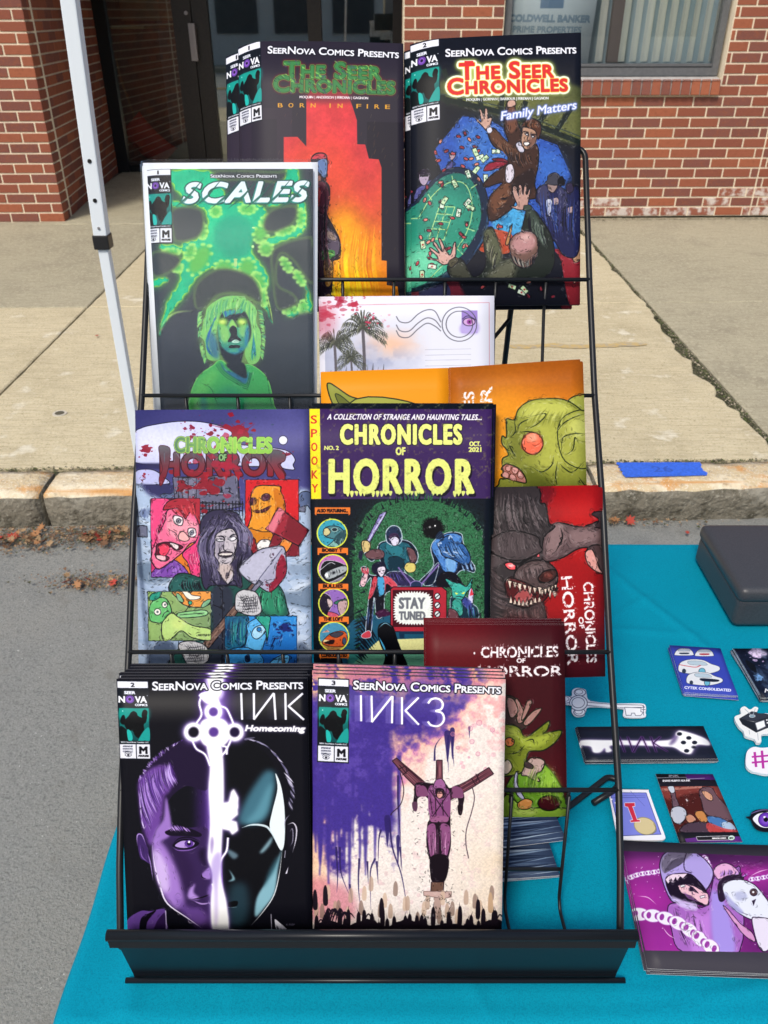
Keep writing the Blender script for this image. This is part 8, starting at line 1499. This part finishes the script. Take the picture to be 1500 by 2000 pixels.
# ---- tape, paint, plate on the pavement
q = [W(.826, 2.505, .1385), W(1.122, 2.50, .1385), W(1.115, 2.405, .1385), W(.832, 2.40, .1385)]
nT = 26; v = []; uv = []; rt = random.Random(2)
for s_, z in ((0, .0012), (1, .0)):
    for i in range(nT): t = i/(nT-1); v.append(Vector(q[0]).lerp(Vector(q[1]), t)+Vector((0, .002*rt.random(), z))); uv.append((t, 1))
    for i in range(9): t = (i+1)/10; v.append(Vector(q[1]).lerp(Vector(q[2]), t)+Vector((rt.uniform(-.006, .008), 0, z))); uv.append((1, 1-t))
    for i in range(nT): t = i/(nT-1); v.append(Vector(q[2]).lerp(Vector(q[3]), t)+Vector((0, .002*rt.random(), z))); uv.append((1-t, 0))
    for i in range(9): t = (i+1)/10; v.append(Vector(q[3]).lerp(Vector(q[0]), t)+Vector((rt.uniform(-.008, .006), 0, z))); uv.append((0, t))
    rt = random.Random(2)
N = len(v)//2; f = [tuple(range(N))[::-1]]+[(i, (i+1) % N, N+(i+1) % N, N+i) for i in range(N)]; o_ = Vector(q[3]); me = mesh('blue_tape', [p-o_ for p in v], f, [print_mat('tape', .7), print_mat('tape', .7)], False, None, uv)
if me.polygons[0].normal.z < 0: me.flip_normals()
tag(mobj('blue_tape', me, None, o_), 'strip of blue masking tape with faint number 26 on the orange curb top', 'tape')
YP = mat('faded yellow spray paint', (.55, .40, .16), .9, noise=[(30, (.42, .36, .25), .45, .6)])
v = MB(); rt = random.Random(9)
for k in range(5):
    xa = .68+k*.125; n_ = 14; cy = 3.70+.012*math.sin(k*2.1); pts = []
    for i in range(n_): a_ = i/n_*6.283; pts.append(W(xa+.085*math.cos(a_)*(1+.15*rt.random()), cy+.021*math.sin(a_)*(1+.6*rt.random()), Z1+.0022+.0004*k))
    v.add(pts, [tuple(range(n_))])
o = v.build('paint_mark', YP); tag(o, 'faded yellow spray paint streak on the concrete behind the rack', 'paint mark')
pl = empty('survey_disc', W(-1.30, 2.99, Z1), 'small round metal disc with pale rim set in the concrete at left', 'disc')
v = MB(); v.tube([(0, 0, -.01), (0, 0, .0035)], .028, 22); v.build('rim', mat('pale metal rim', (.6, .56, .46), .5), pl); v = MB(); v.tube([(0, 0, 0), (0, 0, .0045)], .0185, 20); v.build('cap', mat('dark cap', (.1, .09, .06), .7), pl)

# ---- leaves and litter in the gutter
LEAFM = [mat('dry brown leaf', (.17, .085, .04), .8, noise=[(60, (.13, .06, .03), .45, .65)]), mat('red leaf', (.42, .05, .03), .7), mat('tan leaf', (.36, .24, .13), .8, noise=[(60, (.25, .15, .07), .45, .65)]), mat('orange leaf', (.36, .17, .07), .75)]
def leaf_shape(r_):
    n = 11; pts = [(0, -1.3), (.1, -.7), (.75, -.75), (.5, -.3), (1.05, .1), (.5, .2), (.6, .7), (.2, .5), (0, 1.1), (-.2, .5), (-.6, .75), (-.5, .2), (-1.0, .05), (-.5, -.3), (-.7, -.8), (-.1, -.7)]
    return [(a*r_.uniform(.8, 1.15), b*r_.uniform(.85, 1.15), .35*(a*a)*r_.uniform(.4, 1)+.2*max(0, b)**2*r_.random()) for a, b in pts]
rl = random.Random(12); lm = []
for m in LEAFM:
    for k in range(2):
        p = leaf_shape(rl); v = p+[(0, 0, 0)]; N = len(p); me = mesh('fallen_leaf', v, [(i, (i+1) % N, N) for i in range(N)], m, True); lm.append(me)
spots = [(-1.20, 2.23, .11, .05, 28, 'curled brown leaf in the heap against the curb at the far left', 0), (-.93, 2.25, .08, .04, 24, 'curled brown leaf in the second heap against the curb, left of the comics', 1), (-.87, 1.99, .10, .03, 10, 'small red or tan leaf in the loose group on the asphalt left of the comics', 2), (.62, 2.33, .25, .02, 7, 'small leaf lying against the curb under the blue tape', 3)]
for cx_, cy_, sx_, sy_, n_, lab, gi in spots:
    for k in range(n_):
        x, y = rl.gauss(cx_, sx_*.55), rl.gauss(cy_, sy_*.6); y = min(y, 2.325+x*math.tan(YAW))
        me = lm[rl.choice([0, 1, 4, 5, 6, 7, 2] if gi != 2 else [2, 3, 2, 4, 5, 6, 0])]; o = mobj('fallen_leaf', me, None, (x, y, .012+.006*rl.random())); s_ = rl.uniform(.009, .022); o.scale = (s_, s_*rl.uniform(.6, 1), s_*rl.uniform(.5, 1.6)); o.rotation_euler = (rl.gauss(0, .4), rl.gauss(0, .4), rl.random()*6.28)
        tag(o, lab, 'leaf', ['leaves in the far left heap', 'leaves in the second heap', 'loose leaves on the asphalt', 'leaves under the taped curb'][gi])
for (x, y, z, k, lab) in ((-2.05, 7.2, Z1+.02, 5, 'yellow green leaf lying alone on the recess floor by the tent leg'), (1.02, 2.27, .012, 2, 'bright red leaf in the gutter below the blue tape'), (-1.42, 3.35+.5, Z1+.01, 2, 'tiny red leaf in the joint of the pavement at left')):
    o = mobj('fallen_leaf', lm[k], None, (x, y, z)); s_ = .035 if k == 5 else .014; o.scale = (s_, s_*.6, s_*.5); o.rotation_euler = (.1, .1, 1.2); tag(o, lab, 'leaf')
# fine litter, moss tufts in the joints
def scatter(name, n, fn, size, mats, seed, kind='stuff'):
    r_ = random.Random(seed); v = []; f = []; mi = []
    for _ in range(n):
        x, y, z = fn(r_); s_ = size*r_.uniform(.4, 1.4); a_ = r_.random()*6.28; b_ = r_.uniform(.2, 1.); N = len(v)
        v += [(x+s_*math.cos(a_), y+s_*math.sin(a_), z), (x+s_*b_*math.cos(a_+2), y+s_*b_*math.sin(a_+2), z+s_*r_.random()*.8), (x+s_*b_*math.cos(a_+4), y+s_*b_*math.sin(a_+4), z+s_*r_.random()*.5)]; f.append((N, N+1, N+2)); mi.append(r_.randrange(len(mats)))
    o = mobj(name, mesh(name, v, f, mats, False, mi)); tag(o, kind=kind); return o
def gutter(r_):
    c = spots[r_.choice([0, 0, 1, 1, 2, 3])]; x = r_.gauss(c[0], c[2]*1.0); y = min(r_.gauss(c[1]+.01, c[3]*.9), 2.33+x*math.tan(YAW)); return x, y, .008+.006*r_.random()
tag(scatter('leaf_litter', 3200, gutter, .006, [LEAFM[0], LEAFM[2], SOIL], 3), 'crumbled dry leaf litter and grit in the gutter', 'litter')
MOSS = mat('moss', (.09, .12, .03), .9); GRIT = mat('sand grit', (.4, .34, .24), .9)
def curbgap(r_): x = r_.uniform(-3, 3); return (*W(x, r_.gauss(2.527, .006))[:2], Z1-.004+.008*r_.random())
tag(scatter('joint_moss', 5200, curbgap, .005, [MOSS, SOIL, SOIL, GRIT], 5), 'moss and grit in the joint between the curb and the sidewalk', 'moss')
def longgap(r_): y = r_.uniform(2.55, 6.4); w_ = .012+.045*max(0, math.sin((y-2.5)*1.75))**1.5*(y < 4.3); x = 1.458-r_.random()*w_*.9+r_.gauss(0, .003); return (*W(x, y)[:2], Z1-.010+.006*r_.random())
tag(scatter('joint_moss', 5200, longgap, .006, [MOSS, SOIL, SOIL, GRIT], 6), 'moss and grit in the widened joint of the right-hand slabs', 'moss')
def wallfoot(r_): x = r_.uniform(.2, 3.4); return (*W(x, 6.47-abs(r_.gauss(0, .03)))[:2], Z1+.003+.006*r_.random())
tag(scatter('wall_grit', 2600, wallfoot, .007, [GRIT, SOIL, GRIT], 7), 'sand and grit gathered at the foot of the brick wall', 'grit')
